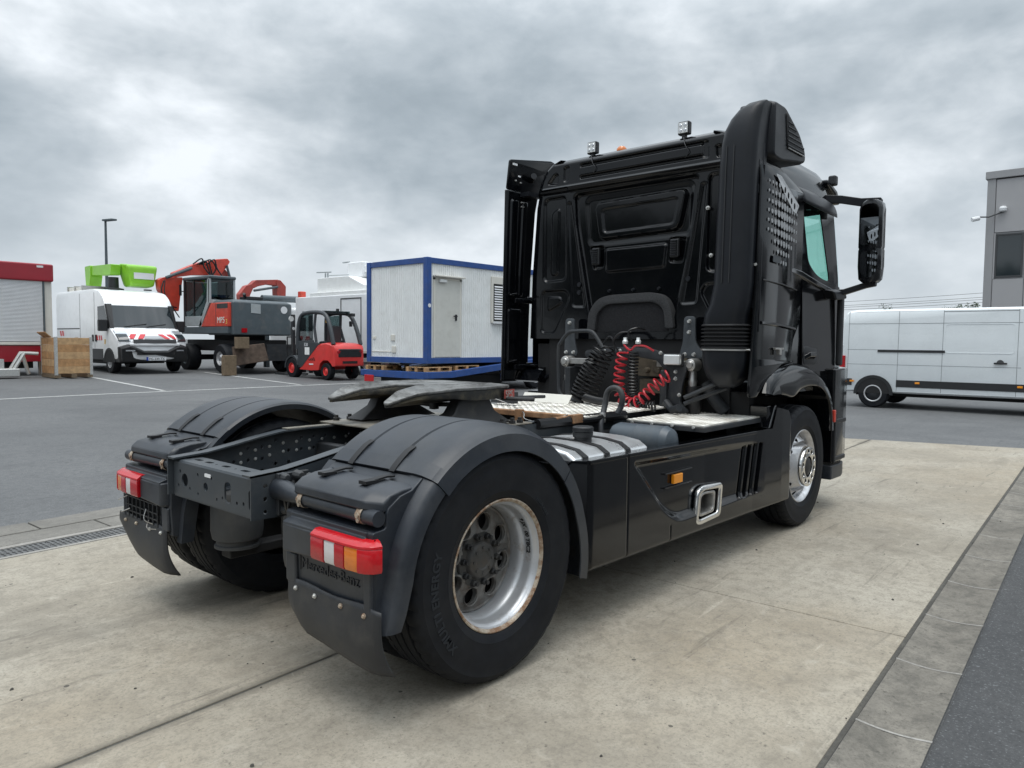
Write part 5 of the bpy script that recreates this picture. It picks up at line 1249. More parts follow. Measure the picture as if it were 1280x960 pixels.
for m in (MB().tube([(3.0, 1.12, 3.08), (3.06, 1.20, 3.06)], 0.03, 10), MB().tube([(3.0, 1.14, 1.15), (3.0, 1.14, 1.27)], 0.012, 8), MB().tube([(3.0, 0.96, 1.17), (3.0, 0.7, 1.35)], 0.02, 8), MB().box(2.9, 3.1, 1.10, 1.2, 2.88, 2.92)): m.build('fairing_stay', 'black_satin', FL)
# right-hand fairing runs on into the cab side
def rf(u, v, w): return (u, -(1.205 - 0.05 * max(0, (u - 3.1)) / 0.6 - 0.20 * max(0, v - 2.72) - 0.02 * max(0, 2.0 - v)) + w, v)
FR = MB().plate(fine(rpoly([(2.74, 2.90), (3.70, 2.74), (3.70, 1.37), (3.30, 1.37), (2.98, 1.27), (2.78, 1.13), (2.66, 1.13)], [0.02, 0.01, 0.01, 0.05, 0.05, 0.01, 0.03], 4), 0.06), [], 0.024, rf, 0.006).build('side_fairing', 'black_paint', T, smooth=40)
MB().loft([[rf(x, z + dz, -dy) for dz, dy in ((0, 0.010), (0.006, 0.022), (0.02, 0.022), (0.026, 0.010))] for x, z in ((2.80, 1.655), (3.2, 1.645), (3.57, 1.625))]).build('fairing_trim', 'black_gloss', FR)
MB().loft([[rf(x, z + dz, -dy) for dz, dy in ((0, 0.011), (0.003, 0.0135), (0.007, 0.0135), (0.010, 0.011))] for x, z in ((2.80, 1.975), (3.2, 1.965), (3.58, 1.945))]).build('fairing_seam', 'black_satin', FR)
# perforated look: pale dots printed in a shield pattern, small at the edges
m = MB(); cols = 11
for i in range(cols):
    for j in range(9):
        x = 2.86 + 0.064 * i; z = 2.70 - 0.070 * j - 0.02 * (i / 10)
        e = 1 - abs(i - 5) / 7.0; g2 = 1 - abs(j - 3.5) / 7.5
        r = 0.030 * max(0.0, e) * max(0.0, g2) + 0.005
        if j >= 6 and abs(i - 5) > 5 - (j - 5) * 1.1: continue
        if j <= 1 and i > 3 + 2 * j and i < 10: continue
        m.plate(circ(x, z, r, 14), [], 0.002, lambda u, v, w: rf(u, v, w - 0.0145))
m.build('printed_dots', 'dot_grey', FR, smooth=0)
m = MB().plate(rpoly([(3.00, 2.775), (3.10, 2.775), (3.55, 2.62), (3.48, 2.545), (3.38, 2.555), (3.14, 2.66)], 0.012, 3), [rrect(3.15 + 0.085 * k, 3.195 + 0.085 * k, 2.655 - 0.028 * k, 2.705 - 0.028 * k, 0.02, 3) for k in range(4)], 0.002, lambda u, v, w: rf(u, v, w - 0.0145))
m.build('printed_badge', 'badge_grey', FR, smooth=0)
MB().plate(rpoly([(2.95, 2.12), (3.10, 2.12), (3.12, 2.17), (2.97, 2.175)], 0.02, 3), [], 0.004, lambda u, v, w: rf(u, v, w - 0.016)).build('fairing_vent', 'frame_grey', FR)
MB().box(3.06, 3.22, -1.222, -1.20, 1.47, 1.485).box(3.12, 3.16, -1.23, -1.20, 1.43, 1.475).build('fairing_latch', 'steel', FR, bevel=0.003)
m = MB().tube([(2.72, -1.19, 1.75), (2.76, -1.195, 2.55), (2.80, -1.19, 2.95)], 0.014, 8).tube([(2.755, -1.205, 1.6), (2.79, -1.205, 2.8)], 0.010, 8)
for z in (1.80, 2.10, 2.62, 2.80): m.box(2.70 + 0.02 * (z - 1.8), 2.78 + 0.02 * (z - 1.8), -1.20, -1.15, z - 0.03, z + 0.03)
m.tube(spline([(2.80, -1.17, 2.86), (2.81, -1.19, 2.95), (2.795, -1.17, 3.02), (2.80, -1.19, 3.10)], 6), 0.012, 7)
m.build('fairing_stay', 'black_satin', FR, bevel=0.004)
m = MB()
for z, y in ((2.70, -1.15), (1.98, -1.15), (2.08, -1.20)): m.lathe([(0, -0.02), (0.011, -0.02), (0.014, 0)], (2.71, y, z), 'x', 10)
m.build('stay_bolts', 'zinc', FR)

# ---- air intake riser with bellows and snorkel head
def rr_ring(xc, yc, hx, hy, r, z, tilt=0.0, ribs=False):
    return [(xc + x, yc + y, z + tilt * (-(y))) for x, y in rrect(-hx, hx, -hy, hy, r, 6)]
rings = []
for z, y0, y1, x0, x1 in ((1.655, -1.155, -0.835, 2.58, 2.86), (1.72, -1.16, -0.845, 2.575, 2.86), (1.80, -1.18, -0.885, 2.575, 2.86), (1.95, -1.19, -0.912, 2.58, 2.87), (2.3, -1.192, -0.915, 2.59, 2.88), (2.75, -1.195, -0.920, 2.605, 2.90), (2.95, -1.20, -0.93, 2.615, 2.92), (3.05, -1.205, -0.948, 2.625, 2.95), (3.13, -1.21, -0.985, 2.64, 3.0), (3.19, -1.215, -1.035, 2.665, 3.05), (3.23, -1.22, -1.095, 2.70, 3.10), (3.25, -1.22, -1.15, 2.75, 3.12)):
    rings.append(rr_ring((x0 + x1) / 2, (y0 + y1) / 2, (x1 - x0) / 2, (y1 - y0) / 2, min(0.075, (y1 - y0) / 2 * 0.7), z))
RS = MB().loft(rings).build('intake_riser', 'black_satin', T, smooth=50)
m = MB()
for y in (-1.00, -1.055): m.loft([[(x - 0.004, y - 0.004, z), (x - 0.004, y + 0.004, z), (x + 0.02, y + 0.004, z), (x + 0.02, y - 0.004, z)] for z, x in ((1.95, 2.578), (2.3, 2.588), (2.75, 2.603), (2.93, 2.612))])
m.build('riser_rib', 'trim_black', RS, smooth=0)
bl = []
for k in range(29):
    z = 1.655 - 0.19 * k / 28; out = 0.012 if k % 4 in (1, 2) else -0.006
    if k in (0, 28): out = 0.004
    bl.append(rr_ring(2.72, -0.998, 0.145 + out, 0.163 + out, 0.085, z))
MB().loft(bl).build('riser_bellows', 'rubber', RS, smooth=50)
MB().lathe([(0, 0.0), (0.006, 0.0), (0.006, 0.1), (0, 0.1)], (2.64, -1.2, 1.47), 'y', 8).loft([rr_ring(2.72, -0.998, 0.160, 0.178, 0.09, z) for z in (1.462, 1.474)]).build('bellows_clamp', 'steel', RS)
MB().loft([rr_ring(2.72, -0.998, a, b, r, z) for z, a, b, r in ((1.46, 0.148, 0.166, 0.085), (1.40, 0.148, 0.164, 0.085), (1.33, 0.145, 0.155, 0.085), (1.27, 0.13, 0.135, 0.085), (1.215, 0.10, 0.095, 0.07), (1.19, 0.06, 0.05, 0.04))]).build('riser_bowl', 'black_satin', RS, smooth=50)
hd = [(2.845, 3.275), (3.06, 3.275), (3.36, 3.14), (3.50, 3.02), (3.515, 2.93), (3.00, 2.855), (2.845, 2.865)]
HD = MB().loft([[(x, y, z) for x, z in rpoly(hd, 0.04, 4)] for y in (-0.98, -1.20)] + [[(3.14 + (x - 3.14) * 0.93, -1.245, 3.06 + (z - 3.06) * 0.93) for x, z in rpoly(hd, 0.04, 4)]]).build('intake_head', 'black_satin', T, bevel=0.012, seg=3)
gp = rpoly([(3.06, 3.225), (3.33, 3.105), (3.43, 3.01), (3.435, 2.975), (3.10, 2.975)], 0.03, 4)
MB().plate(gp, [], 0.012, lambda u, v, w: (u, -1.2475 + w, v), 0.003).build('intake_grille', 'under_dark', HD)
m = MB()
for k in range(6): m.box(3.09, 3.42 - 0.055 * max(0, k - 1), -1.258, -1.25, 2.99 + 0.034 * k, 2.998 + 0.034 * k)
m.build('grille_slats', 'black_satin', HD)
MB().tube([(3.10, -1.256, 2.972), (3.43, -1.256, 2.972)], 0.004, 6).build('grille_trim', 'steel', HD)
# roof visor, front roof corner
MB().loft([[(x, y, z) for x, z in ((4.60, 3.03), (4.86, 2.96), (4.95, 2.84), (4.90, 2.84), (4.80, 2.92), (4.60, 2.98))] for y in (-1.06, 1.06)]).build('sun_visor', 'black_gloss', T, bevel=0.02, seg=3)
for y in (-1.10, 1.03): MB().box(4.66, 4.74, y, y + 0.07, 2.98, 3.07).build('roof_horn', 'frame_dark', T, bevel=0.015)

# ---- mirrors
for s in (-1, 1):
    yb = 1.36
    MR = MB().loft([[(x, s * y, z) for x, y in rrect(4.47, 4.64, a, b, 0.045, 4)] for z, a, b in ((2.06, yb + 0.04, yb + 0.155), (2.09, yb + 0.01, yb + 0.185), (2.20, yb, yb + 0.195), (2.34, yb, yb + 0.195), (2.355, yb + 0.006, yb + 0.19), (2.37, yb, yb + 0.195), (2.70, yb, yb + 0.195), (2.75, yb + 0.015, yb + 0.185), (2.775, yb + 0.05, yb + 0.155))]).build('mirror', 'black_gloss', T, smooth=45)
    MB().plate(rpoly([(yb + 0.025, 2.385), (yb + 0.172, 2.385), (yb + 0.172, 2.70), (yb + 0.145, 2.74), (yb + 0.06, 2.74), (yb + 0.025, 2.70)], 0.03, 4), [], 0.006, lambda u, v, w: (4.4685 + w, s * u, v)).build('mirror_glass', 'mirror_glass', MR)
    MB().plate(rpoly([(yb + 0.03, 2.33), (yb + 0.172, 2.33), (yb + 0.168, 2.16), (yb + 0.125, 2.10), (yb + 0.07, 2.10), (yb + 0.03, 2.16)], 0.03, 4), [], 0.006, lambda u, v, w: (4.4685 + w - 0.12 * abs(v - 2.22) * 0, s * u, v)).build('mirror_glass', 'mirror_glass', MR)
    MB().loft([[(x, s * y, z) for x, z in ((xx, zz_ + 0.012), (xx + 0.07, zz_), (xx + 0.07, zz_ - 0.055), (xx, zz_ - 0.065))] for xx, y, zz_ in ((4.50, 1.05, 2.86), (4.53, 1.20, 2.84), (4.55, 1.36, 2.80), (4.56, 1.52, 2.79))]).build('mirror_arm', 'black_satin', MR, bevel=0.008)
    m = MB().loft([[(x, s * y, z) for x, z in ((xx, zz_ + 0.008), (xx + 0.07, zz_ + 0.008), (xx + 0.06, zz_ - 0.045), (xx, zz_ - 0.045))] for xx, y, zz_ in ((4.40, 1.14, 1.99), (4.46, 1.26, 2.00), (4.54, 1.42, 2.06), (4.55, 1.50, 2.075))])
    m.build('mirror_arm', 'black_satin', MR, bevel=0.008)
    MB().loft([[(x, s * y, z) for x, z in ((4.22, zt_), (4.55, zt_ + 0.02), (4.60, zt_ - 0.05), (4.30, zt_ - 0.08))] for y, zt_ in ((1.13, 2.00), (1.20, 1.99), (1.26, 1.975))]).build('mirror_base', 'black_satin', MR, bevel=0.02, seg=3)

# ---- front wheel arch, step corner and bumper
for s in (-1, 1):
    oc = spline([(2.87, 1.15), (2.95, 1.245), (3.10, 1.315), (3.35, 1.36), (3.60, 1.365), (3.88, 1.32), (4.12, 1.22), (4.28, 1.08), (4.37, 0.92), (4.40, 0.75)], 5)
    ic = spline([(2.98, 1.13), (3.10, 1.125), (3.24, 1.11), (3.40, 1.09), (3.55, 1.145), (3.78, 1.165), (4.03, 1.135), (4.21, 1.04), (4.29, 0.90), (4.31, 0.75)], 5)
    rings = []
    for (ox, oz), (ix, iz) in zip(oc, ic):
        ox, oz, ix, iz = float(ox), float(oz), float(ix), float(iz)
        def L_(t, y): return (ix + (ox - ix) * t, s * y, iz + (oz - iz) * t)
        rings.append([L_(0, 0.95), L_(0, 1.225), L_(0.03, 1.245), L_(0.08, 1.252), L_(0.55, 1.252), L_(0.78, 1.238), L_(0.93, 1.205), L_(1.0, 1.15), L_(1.0, 0.95)])
    FD = MB().loft(rings).build('front_fender', 'black_paint', T, bevel=0.0, smooth=45)
    MB().box(4.36, 4.40, min(s * 1.20, s * 1.258), max(s * 1.20, s * 1.258), 0.82, 0.93).build('side_marker_lamp', 'orange_red', FD, bevel=0.008)
    m = MB().loft([[(x, s * y, z) for x, y in ((4.42, 1.0), (4.42, 1.23), (4.66, 1.235), (4.86, 1.20), (5.05, 1.08), (5.15, 0.9), (5.18, 0.0), (4.5, 0.0))] for z in (0.44, 0.50, 0.95, 1.15, 1.30)])
    m.build('bumper_corner', 'black_paint', FD, bevel=0.02, seg=3)
    MB().loft([[(x, s * y, z) for x, y in ((4.42, 1.0), (4.42, 1.225), (4.68, 1.23), (4.82, 1.20), (4.82, 1.0))] for z in (0.29, 0.42)]).build('entry_step', 'guard_plastic', FD, bevel=0.012)
    MB().box(4.46, 4.74, min(s * 1.05, s * 1.243), max(s * 1.05, s * 1.243), 0.46, 0.50).box(4.46, 4.74, min(s * 1.05, s * 1.243), max(s * 1.05, s * 1.243), 0.80, 0.84).box(4.44, 4.47, min(s * 1.1, s * 1.243), max(s * 1.1, s * 1.243), 0.44, 0.9).build('entry_step', 'trim_black', FD, bevel=0.008)
    MB().box(4.58, 4.66, min(s * 1.17, s * 1.22), max(s * 1.17, s * 1.22), 1.32, 1.98).build('door_edge_guard', 'trim_black', FD, bevel=0.02, seg=3)
    MB().box(3.15, 4.42, min(s * 0.6, s * 0.80), max(s * 0.6, s * 0.80), 0.5, 1.25).build('arch_liner', 'under_dark', FD)
MB().tube([(WB, -1.0, 0.5), (WB, 1.0, 0.5)], 0.07, 10).build('front_axle', 'cast_dark', T)
# ================================================================== background vehicles and buildings
def wheel_set(name, parent, x, y, z, r, w, face, rim_m='rim_silver', rim_r=0.56, tyre_m='tyre_rubber', ax='y', n=28):
    """face: +1/-1, the side the dished rim looks to along the axis"""
    def pos(a, h): return a
    t = MB().lathe([(r * rim_r, -w / 2), (r * 0.9, -w / 2), (r * 0.985, -w * 0.38), (r, -w * 0.2), (r, w * 0.2), (r * 0.985, w * 0.38), (r * 0.9, w / 2), (r * rim_r, w / 2), (r * rim_r, -w / 2)], (x, y, z), ax, n)
    to = t.build(name, tyre_m, parent, smooth=40)
    f = face * w / 2
    MB().lathe([(r * rim_r * 1.02, f * 1.0), (r * rim_r * 0.92, f * 0.95), (r * rim_r * 0.86, f * 0.6), (r * rim_r * 0.55, f * 0.75), (r * rim_r * 0.4, f * 0.95), (r * rim_r * 0.12, f * 1.0), (0, f * 1.0)], (x, y, z), ax, n).build('rim', rim_m, to, smooth=35)
    return to
def bodyloft(prof, ys, r=0.05):
    """ys: list of (y, inset) ; profile (x, z) shrunk towards its centre by inset"""
    cx = sum(p[0] for p in prof) / len(prof); cz = sum(p[1] for p in prof) / len(prof)
    P = rpoly(prof, r, 4); xs = [p[0] for p in P]; zs = [p[1] for p in P]
    x0, x1, z0, z1 = min(xs), max(xs), min(zs), max(zs); rings = []
    for y, i in ys:
        rings.append([((p[0] - (x0 + x1) / 2) * (1 - 2 * i / (x1 - x0)) + (x0 + x1) / 2, y, (p[1] - (z0 + z1) / 2) * (1 - 2 * i / (z1 - z0)) + (z0 + z1) / 2) for p in P])
    return MB().loft(rings)
def quad(name, pts, m_, parent, t=0.006, bevel=0.0):
    """thin panel from 3D corner points, thickened along its normal"""
    P = [Vector(p) for p in pts]; nn = (P[1] - P[0]).cross(P[2] - P[0]).normalized() * t
    return MB().loft([[tuple(p) for p in P], [tuple(p + nn) for p in P]]).build(name, m_, parent, bevel=bevel, smooth=0)

# ---- white utility van with green aerial platform (local: x forward, y left)
V = thing('utility_van', 'white high roof van with red chevrons and a lime green aerial lift on its roof', 'van', (8.0, 21.25, lot_z(22.5)), -PI / 2)
V.scale = (1, 1.1, 1)
prof = [(-0.03, 0.42), (0.0, 0.72), (-0.05, 1.08), (-0.34, 1.27), (-0.66, 1.46), (-1.12, 2.24), (-1.36, 2.50), (-1.75, 2.72), (-2.3, 2.79), (-5.75, 2.79), (-5.85, 2.55), (-5.88, 0.50), (-5.8, 0.42)]
bodyloft(prof, [(-1.0, 0.07), (-0.985, 0.03), (-0.90, 0.0), (-0.6, 0), (-0.3, 0), (0, 0), (0.3, 0), (0.6, 0), (0.90, 0.0), (0.985, 0.03), (1.0, 0.07)], 0.10).build('body', 'white_paint', V, smooth=40)
MB().loft([[(-0.690, y, 1.475), (-0.655, y, 1.495), (-1.080, y * 0.94, 2.215), (-1.115, y * 0.94, 2.20)] for y in (-0.9, -0.6, -0.3, 0, 0.3, 0.6, 0.9)]).build('windscreen', 'screen_dark', V, smooth=40)
for s in (-1, 1):
    MB().loft([[(-0.70, s * 0.90, 1.44), (-0.625, s * 0.90, 1.47), (-1.06, s * 0.84, 2.26), (-1.14, s * 0.84, 2.25)], [(-0.72, s * 1.008, 1.42), (-0.65, s * 0.99, 1.45), (-1.08, s * 0.98, 2.26), (-1.16, s * 0.998, 2.25)]]).build('pillar', 'trim_black', V)
    quad('side_window', [(-0.74, s * 1.001, 1.44), (-1.16, s * 1.001, 2.20), (-1.85, s * 1.001, 2.18), (-1.85, s * 1.001, 1.72), (-1.65, s * 1.001, 1.50)][::(1 if s > 0 else -1)], 'screen_dark', V, 0.006)
    MB().box(-1.10, -0.92, min(s * 1.02, s * 1.26), max(s * 1.02, s * 1.26), 1.36, 1.74).box(-1.08, -1.0, min(s * 0.95, s * 1.1), max(s * 0.95, s * 1.1), 1.42, 1.5).build('mirror', 'trim_black', V, bevel=0.03)
    MB().loft([[(x, s * y, z) for x, z in ((-0.03, 1.02), (-0.10, 1.15), (-0.52, 1.41), (-0.58, 1.33), (-0.18, 1.02))] for y in (0.66, 0.975)]).build('headlamp', 'headlamp', V, bevel=0.03)
    MB().plate(arc(-0.92, 0.36, 0.46, 0, 180, 16) + arc(-0.92, 0.36, 0.40, 180, 0, 16), [], 0.02, lambda u, v, w: (u, s * 1.0 + w, v)).build('wheel_arch', 'trim_black', V)
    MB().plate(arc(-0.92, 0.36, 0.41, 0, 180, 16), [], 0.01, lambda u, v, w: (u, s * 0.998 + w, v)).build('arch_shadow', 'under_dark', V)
    MB().box(-5.7, -1.36, s * 0.995 - 0.012, s * 0.995 + 0.012, 0.42, 0.78).build('sill_trim', 'trim_black', V, bevel=0.008)
    for x in (-2.12, -3.45): MB().box(x - 0.008, x + 0.008, s * 1.0 - 0.004, s * 1.0 + 0.004, 0.8, 2.66).build('door_seam', 'seam_dark', V)
    MB().box(-5.8, -2.1, s * 0.992 - 0.004, s * 0.992 + 0.004, 2.42, 2.435).build('roof_seam', 'seam_dark', V)
    MB().box(-5.75, -3.5, s * 1.0 - 0.006, s * 1.0 + 0.006, 1.44, 1.475).build('slide_rail', 'seam_dark', V)
    for x in (-1.99, -2.27): MB().box(x - 0.05, x + 0.05, s * 1.0 - 0.03, s * 1.0 + 0.03, 1.02, 1.25).build('door_handle', 'trim_black', V, bevel=0.02)
    m = MB()
    for k in range(3): m.loft([[(x, s * 1.003, z) for x, z in ((-1.42 - 0.2 * k, 1.06), (-1.52 - 0.2 * k, 1.06), (-1.58 - 0.2 * k, 1.22), (-1.48 - 0.2 * k, 1.22))], [(x, s * 1.009, z) for x, z in ((-1.42 - 0.2 * k, 1.06), (-1.52 - 0.2 * k, 1.06), (-1.58 - 0.2 * k, 1.22), (-1.48 - 0.2 * k, 1.22))]])
    for k in range(2): m.loft([[(x, s * yy, z) for x, z in ((-5.05 - 0.22 * k, 1.2), (-5.17 - 0.22 * k, 1.2), (-5.23 - 0.22 * k, 1.38), (-5.11 - 0.22 * k, 1.38))] for yy in (1.003, 1.009)])
    m.build('chevron_stripes', 'stripe_red', V, smooth=0)
MB().loft([[(x, s * 1.0, z) for x, z in ((-1.1, 0.94), (-1.2, 0.94), (-1.2, 1.10), (-1.08, 1.10))] for s in (-1.004, -1.008)]).build('warning_sticker', 'text_yellow', V, smooth=0)
MB().loft([[(x, y, z) for y, z in ((-0.99, 0.36), (-1.0, 0.86), (-0.75, 0.95), (-0.35, 0.74), (0.35, 0.74), (0.75, 0.95), (1.0, 0.86), (0.99, 0.36))] for x in (-0.55, 0.03)] + [[(0.07, y * 0.95, z * 0.97 + 0.01) for y, z in ((-0.99, 0.40), (-1.0, 0.80), (-0.75, 0.88), (-0.35, 0.70), (0.35, 0.70), (0.75, 0.88), (1.0, 0.80), (0.99, 0.40))]]).build('front_bumper', 'trim_black', V, bevel=0.03)
MB().loft([[(x, y, z) for x, z in ((0.015, 0.98), (-0.03, 1.10), (0.0, 1.10), (0.05, 0.98))] for y in (-0.62, 0, 0.62)]).build('grille', 'trim_black', V)
for s in (-1, 1): MB().box(0.05, 0.078, s * 0.72 - 0.12, s * 0.72 + 0.12, 0.72, 0.76).build('fog_lamp', 'headlamp', V)
m = MB()
def hood(u, v, w):                                   # u across, v up the bonnet
    x, z = -0.07 - v * 0.83, 1.10 + v * 0.54
    return (x + 0.25 * w, u, z + w)
for u0, sl in ((0.66, -1), (0.40, -1), (-0.40, 1), (-0.66, 1)):
    m.plate([(u0 - 0.075, 0.02), (u0 + 0.075, 0.02), (u0 + 0.075 + sl * 0.15, 0.30), (u0 - 0.075 + sl * 0.15, 0.30)], [], 0.006, lambda u, v, w: hood(u, v, w + 0.012))
m.build('bonnet_stripes', 'stripe_red', V, smooth=0)
m = MB().plate([(-0.30, 0.02), (0.30, 0.02), (0.22, 0.19), (-0.22, 0.19)], [], 0.006, lambda u, v, w: hood(u, v, w + 0.012)).build('bonnet_reflector', 'dot_grey', V, smooth=0)
MB().loft([[(x, y, z) for x, z in ((0.0, 0.90), (0.045, 0.90), (0.05, 0.96), (0.0, 0.98))] for y in (-0.72, -0.3, 0.3, 0.72)]).build('bumper_bar', 'white_paint', V, bevel=0.01)
MB().box(0.06, 0.074, -0.55, 0.55, 0.60, 0.72).build('lower_grille', 'under_dark', V)
for s in (-1, 1): MB().loft([[(x, s * y, z) for x, z in ((-0.018, 1.035), (-0.10, 1.165), (-0.30, 1.29), (-0.30, 1.20), (-0.15, 1.035))] for y in (0.70, 0.98)]).build('lamp_surround', 'screen_dark', V, bevel=0.02)
MB().box(0.068, 0.085, -0.30, 0.26, 0.42, 0.53).build('licence_plate', 'plate_white', V)
MB().box(0.0851, 0.087, -0.31, -0.255, 0.42, 0.53).build('plate_band', 'plate_blue', V)
MB().text('FG-239-TX', 0.105, 0.002, lambda u, v, w: (0.087 + w, u - 0.235, 0.437 + v), 'LEFT', 0.92).build('plate_lettering', 'ink', V, smooth=0)
for s in (-1, 1):
    wheel_set('wheel', V, -0.92, s * 0.88, 0.36, 0.36, 0.22, s, 'rim_silver', 0.52); wheel_set('wheel', V, -4.55, s * 0.88, 0.36, 0.36, 0.22, s, 'rim_silver', 0.52)
MB().box(-5.3, -1.4, -0.8, 0.8, 0.28, 0.45).build('underbody', 'under_dark', V)
for sg in (-1, 1): MB().tube([(-0.63, sg * 0.3 - 0.35, 1.52), (-0.70, sg * 0.3 + 0.3, 1.62)], 0.012, 5).build('wiper', 'trim_black', V)
MB().box(-2.12, -2.0, 0.45, 0.68, 2.80, 2.85).build('roof_beacon', 'trim_black', V, bevel=0.02)
m = MB().loft([[(x, y, z) for x, z in rpoly([(-2.62, 2.99), (-2.62, 3.72), (-3.30, 3.80), (-3.48, 3.62), (-3.30, 2.95)], 0.14, 5)] for y in (0.20, 0.26, 0.94, 1.06)])
m.map(lambda x, y, z: (x, 0.64 + (y - 0.64) * (0.82 + 0.32 * (z - 2.95) / 0.8), z)).build('lift_bucket', 'lime_green', V, bevel=0.07, seg=4)
quad('bucket_plate', [(-2.612, 0.35, 3.24), (-2.612, 0.98, 3.24), (-2.612, 0.98, 3.46), (-2.612, 0.35, 3.46)], 'sticker_white', V, 0.008)
MB().prism(rpoly([(-3.2, 3.36), (-5.0, 3.44), (-5.1, 3.78), (-3.1, 3.74)], 0.05, 3), 'y', -0.16, 0.14).build('lift_boom', 'lime_green', V, bevel=0.02)
MB().prism(rpoly([(-5.5, 3.78), (-4.95, 3.80), (-4.95, 3.40), (-5.1, 2.98), (-5.4, 2.98)], 0.06, 3), 'y', -0.2, 0.18).build('lift_knuckle', 'lime_green', V, bevel=0.02)
MB().lathe([(0.32, 0.0), (0.30, 0.10), (0.16, 0.13), (0.15, 0.5), (0, 0.5)], (-3.4, 0.0, 2.80), 'z', 20).build('lift_turret', 'trim_black', V)
MB().box(-5.3, -3.9, -0.75, -0.05, 2.82, 2.94).build('roof_rack', 'cream', V, bevel=0.01)
for x in (-3.9, -4.6, -5.3): MB().box(x - 0.02, x + 0.02, -0.8, -0.05, 2.79, 2.98).build('rack_bar', 'steel', V)

# the nose is rounded in plan
for o_ in list(V.children_recursive):
    if o_.type != 'MESH' or o_.name.split('.')[0] in ('wheel', 'rim', 'wheel_arch', 'arch_shadow', 'mirror'): continue
    for v_ in o_.data.vertices:
        k_ = max(0.0, min(1.0, (v_.co.x + 1.7) / 1.0)); v_.co.x -= 0.17 * abs(v_.co.y) ** 2.2 * k_
    o_.data.update()
# ---- sales trailer with roller shutter at the left edge
K = thing('sales_trailer', 'dark red and white sales trailer with a closed grey roller shutter', 'trailer', (5.25, 22.0, lot_z(22)))
MB().box(-6.0, 0.0, 0.02, 2.3, 0.42, 3.33).build('body', 'cream', K, bevel=0.02)
MB().box(-6.02, 0.03, -0.09, 2.32, 2.83, 3.36).build('fascia', 'dark_red', K, bevel=0.05, seg=3)
MB().box(-6.0, -0.02, -0.035, 0.02, 0.42, 0.90).build('skirt', 'dark_red', K, bevel=0.01)
MB().box(-6.0, -0.22, -0.02, 0.02, 1.0, 2.83).build('shutter_back', 'seam_dark', K)
m = MB()
for k in range(46): m.loft([[(x, -0.022, 1.02 + 0.0395 * k), (x, -0.034, 1.032 + 0.0395 * k), (x, -0.034, 1.046 + 0.0395 * k), (x, -0.022, 1.056 + 0.0395 * k)] for x in (-5.9, -0.27)])
tag(m.build('shutter_slats', 'shutter_grey', K, smooth=0), kind='stuff')
MB().box(-0.26, -0.215, -0.045, 0.02, 0.95, 2.83).build('shutter_guide', 'slate_grey', K)
MB().box(-6, -0.02, -0.06, 0.02, 0.92, 1.0).build('counter_sill', 'cream', K, bevel=0.01)
MB().box(-0.42, -0.25, -0.095, -0.09, 3.24, 3.30).build('maker_badge', 'sticker_white', K)
MB().box(-5.5, -0.5, 0.2, 2.0, 0.22, 0.42).build('chassis', 'under_dark', K)
for x in (-3.4, -2.6): wheel_set('wheel', K, x, 0.25, 0.32, 0.32, 0.2, -1)
MB().box(-0.35, -0.25, 0.2, 0.3, 0.0, 0.45).build('corner_leg', 'steel', K)

# ---- stacked-collar wooden crate on a pallet
C = thing('wooden_crate', 'pale wooden pallet collar crate with steel corner hinges beside the red trailer', 'crate', (4.75, 20.25, lot_z(20.4)))
cw, cd, n_pl, ph = 0.98, 1.2, 5, 0.2
for k in range(n_pl):
    z0 = 0.145 + k * 0.208; mt = ('wood_pale', 'wood_new')[k % 2]
    MB().box(0.02, cw - 0.02, 0.0, 0.025, z0, z0 + ph).build('plank', mt, C, bevel=0.005)
    MB().box(0.02, cw - 0.02, cd - 0.025, cd, z0, z0 + ph).build('plank', mt, C, bevel=0.005)
    MB().box(0.0, 0.025, 0.03, cd - 0.03, z0, z0 + ph).build('plank', ('wood_new', 'wood_pale')[k % 2], C, bevel=0.005)
    MB().box(cw - 0.025, cw, 0.03, cd - 0.03, z0, z0 + ph).build('plank', mt, C, bevel=0.005)
for x, y, dx, dy in ((0, 0, 1, 1), (cw, 0, -1, 1), (0, cd, 1, -1), (cw, cd, -1, -1)):
    m = MB().box(min(x - dx * 0.006, x + dx * 0.07), max(x - dx * 0.006, x + dx * 0.07), min(y - dy * 0.008, y), max(y - dy * 0.008, y), 0.10, 1.2).box(min(x - dx * 0.008, x), max(x - dx * 0.008, x), min(y - dy * 0.006, y + dy * 0.06), max(y - dy * 0.006, y + dy * 0.06), 0.10, 1.2)
    m.build('corner_hinge', 'zinc', C)
for x in (0.0, 0.42, 0.84): MB().box(x, x + 0.14, 0, cd, 0.02, 0.13).build('pallet_runner', 'wood_grey', C)
quad('lid_flap', [(0.05, 0.45, 1.18), (0.05, 1.15, 1.18), (-0.12, 1.15, 1.33), (-0.12, 0.45, 1.33)], 'wood_new', C, 0.02)
# galvanised hitch at the far left
H = thing('tow_hitch', 'galvanised folded tow frame lying in front of the red trailer skirt', 'hitch', (3.9, 21.1, lot_z(21)))
MB().box(-1.2, 0.15, -0.25, 0.25, 0.05, 0.28).build('base', 'zinc', H, bevel=0.03)
for y in (-0.18, 0.18): MB().tube([(0.0, y, 0.22), (0.28, y, 0.72), (0.62, y, 0.70)], 0.05, 8).build('arm', 'zinc', H)
MB().tube([(0.30, 0.1, 0.70), (0.45, 0.1, 0.1)], 0.05, 8).build('jack', 'zinc', H)
MB().box(-0.5, -0.2, -0.1, 0.1, 0.28, 0.55).build('jack_head', 'zinc', H)
MB().box(-1.3, -0.75, -0.3, 0.3, 0.5, 0.56).tube([(-0.5, 0, 0.25), (-0.5, 0, 1.3)], 0.012, 6).build('bracket', 'trim_black', H)

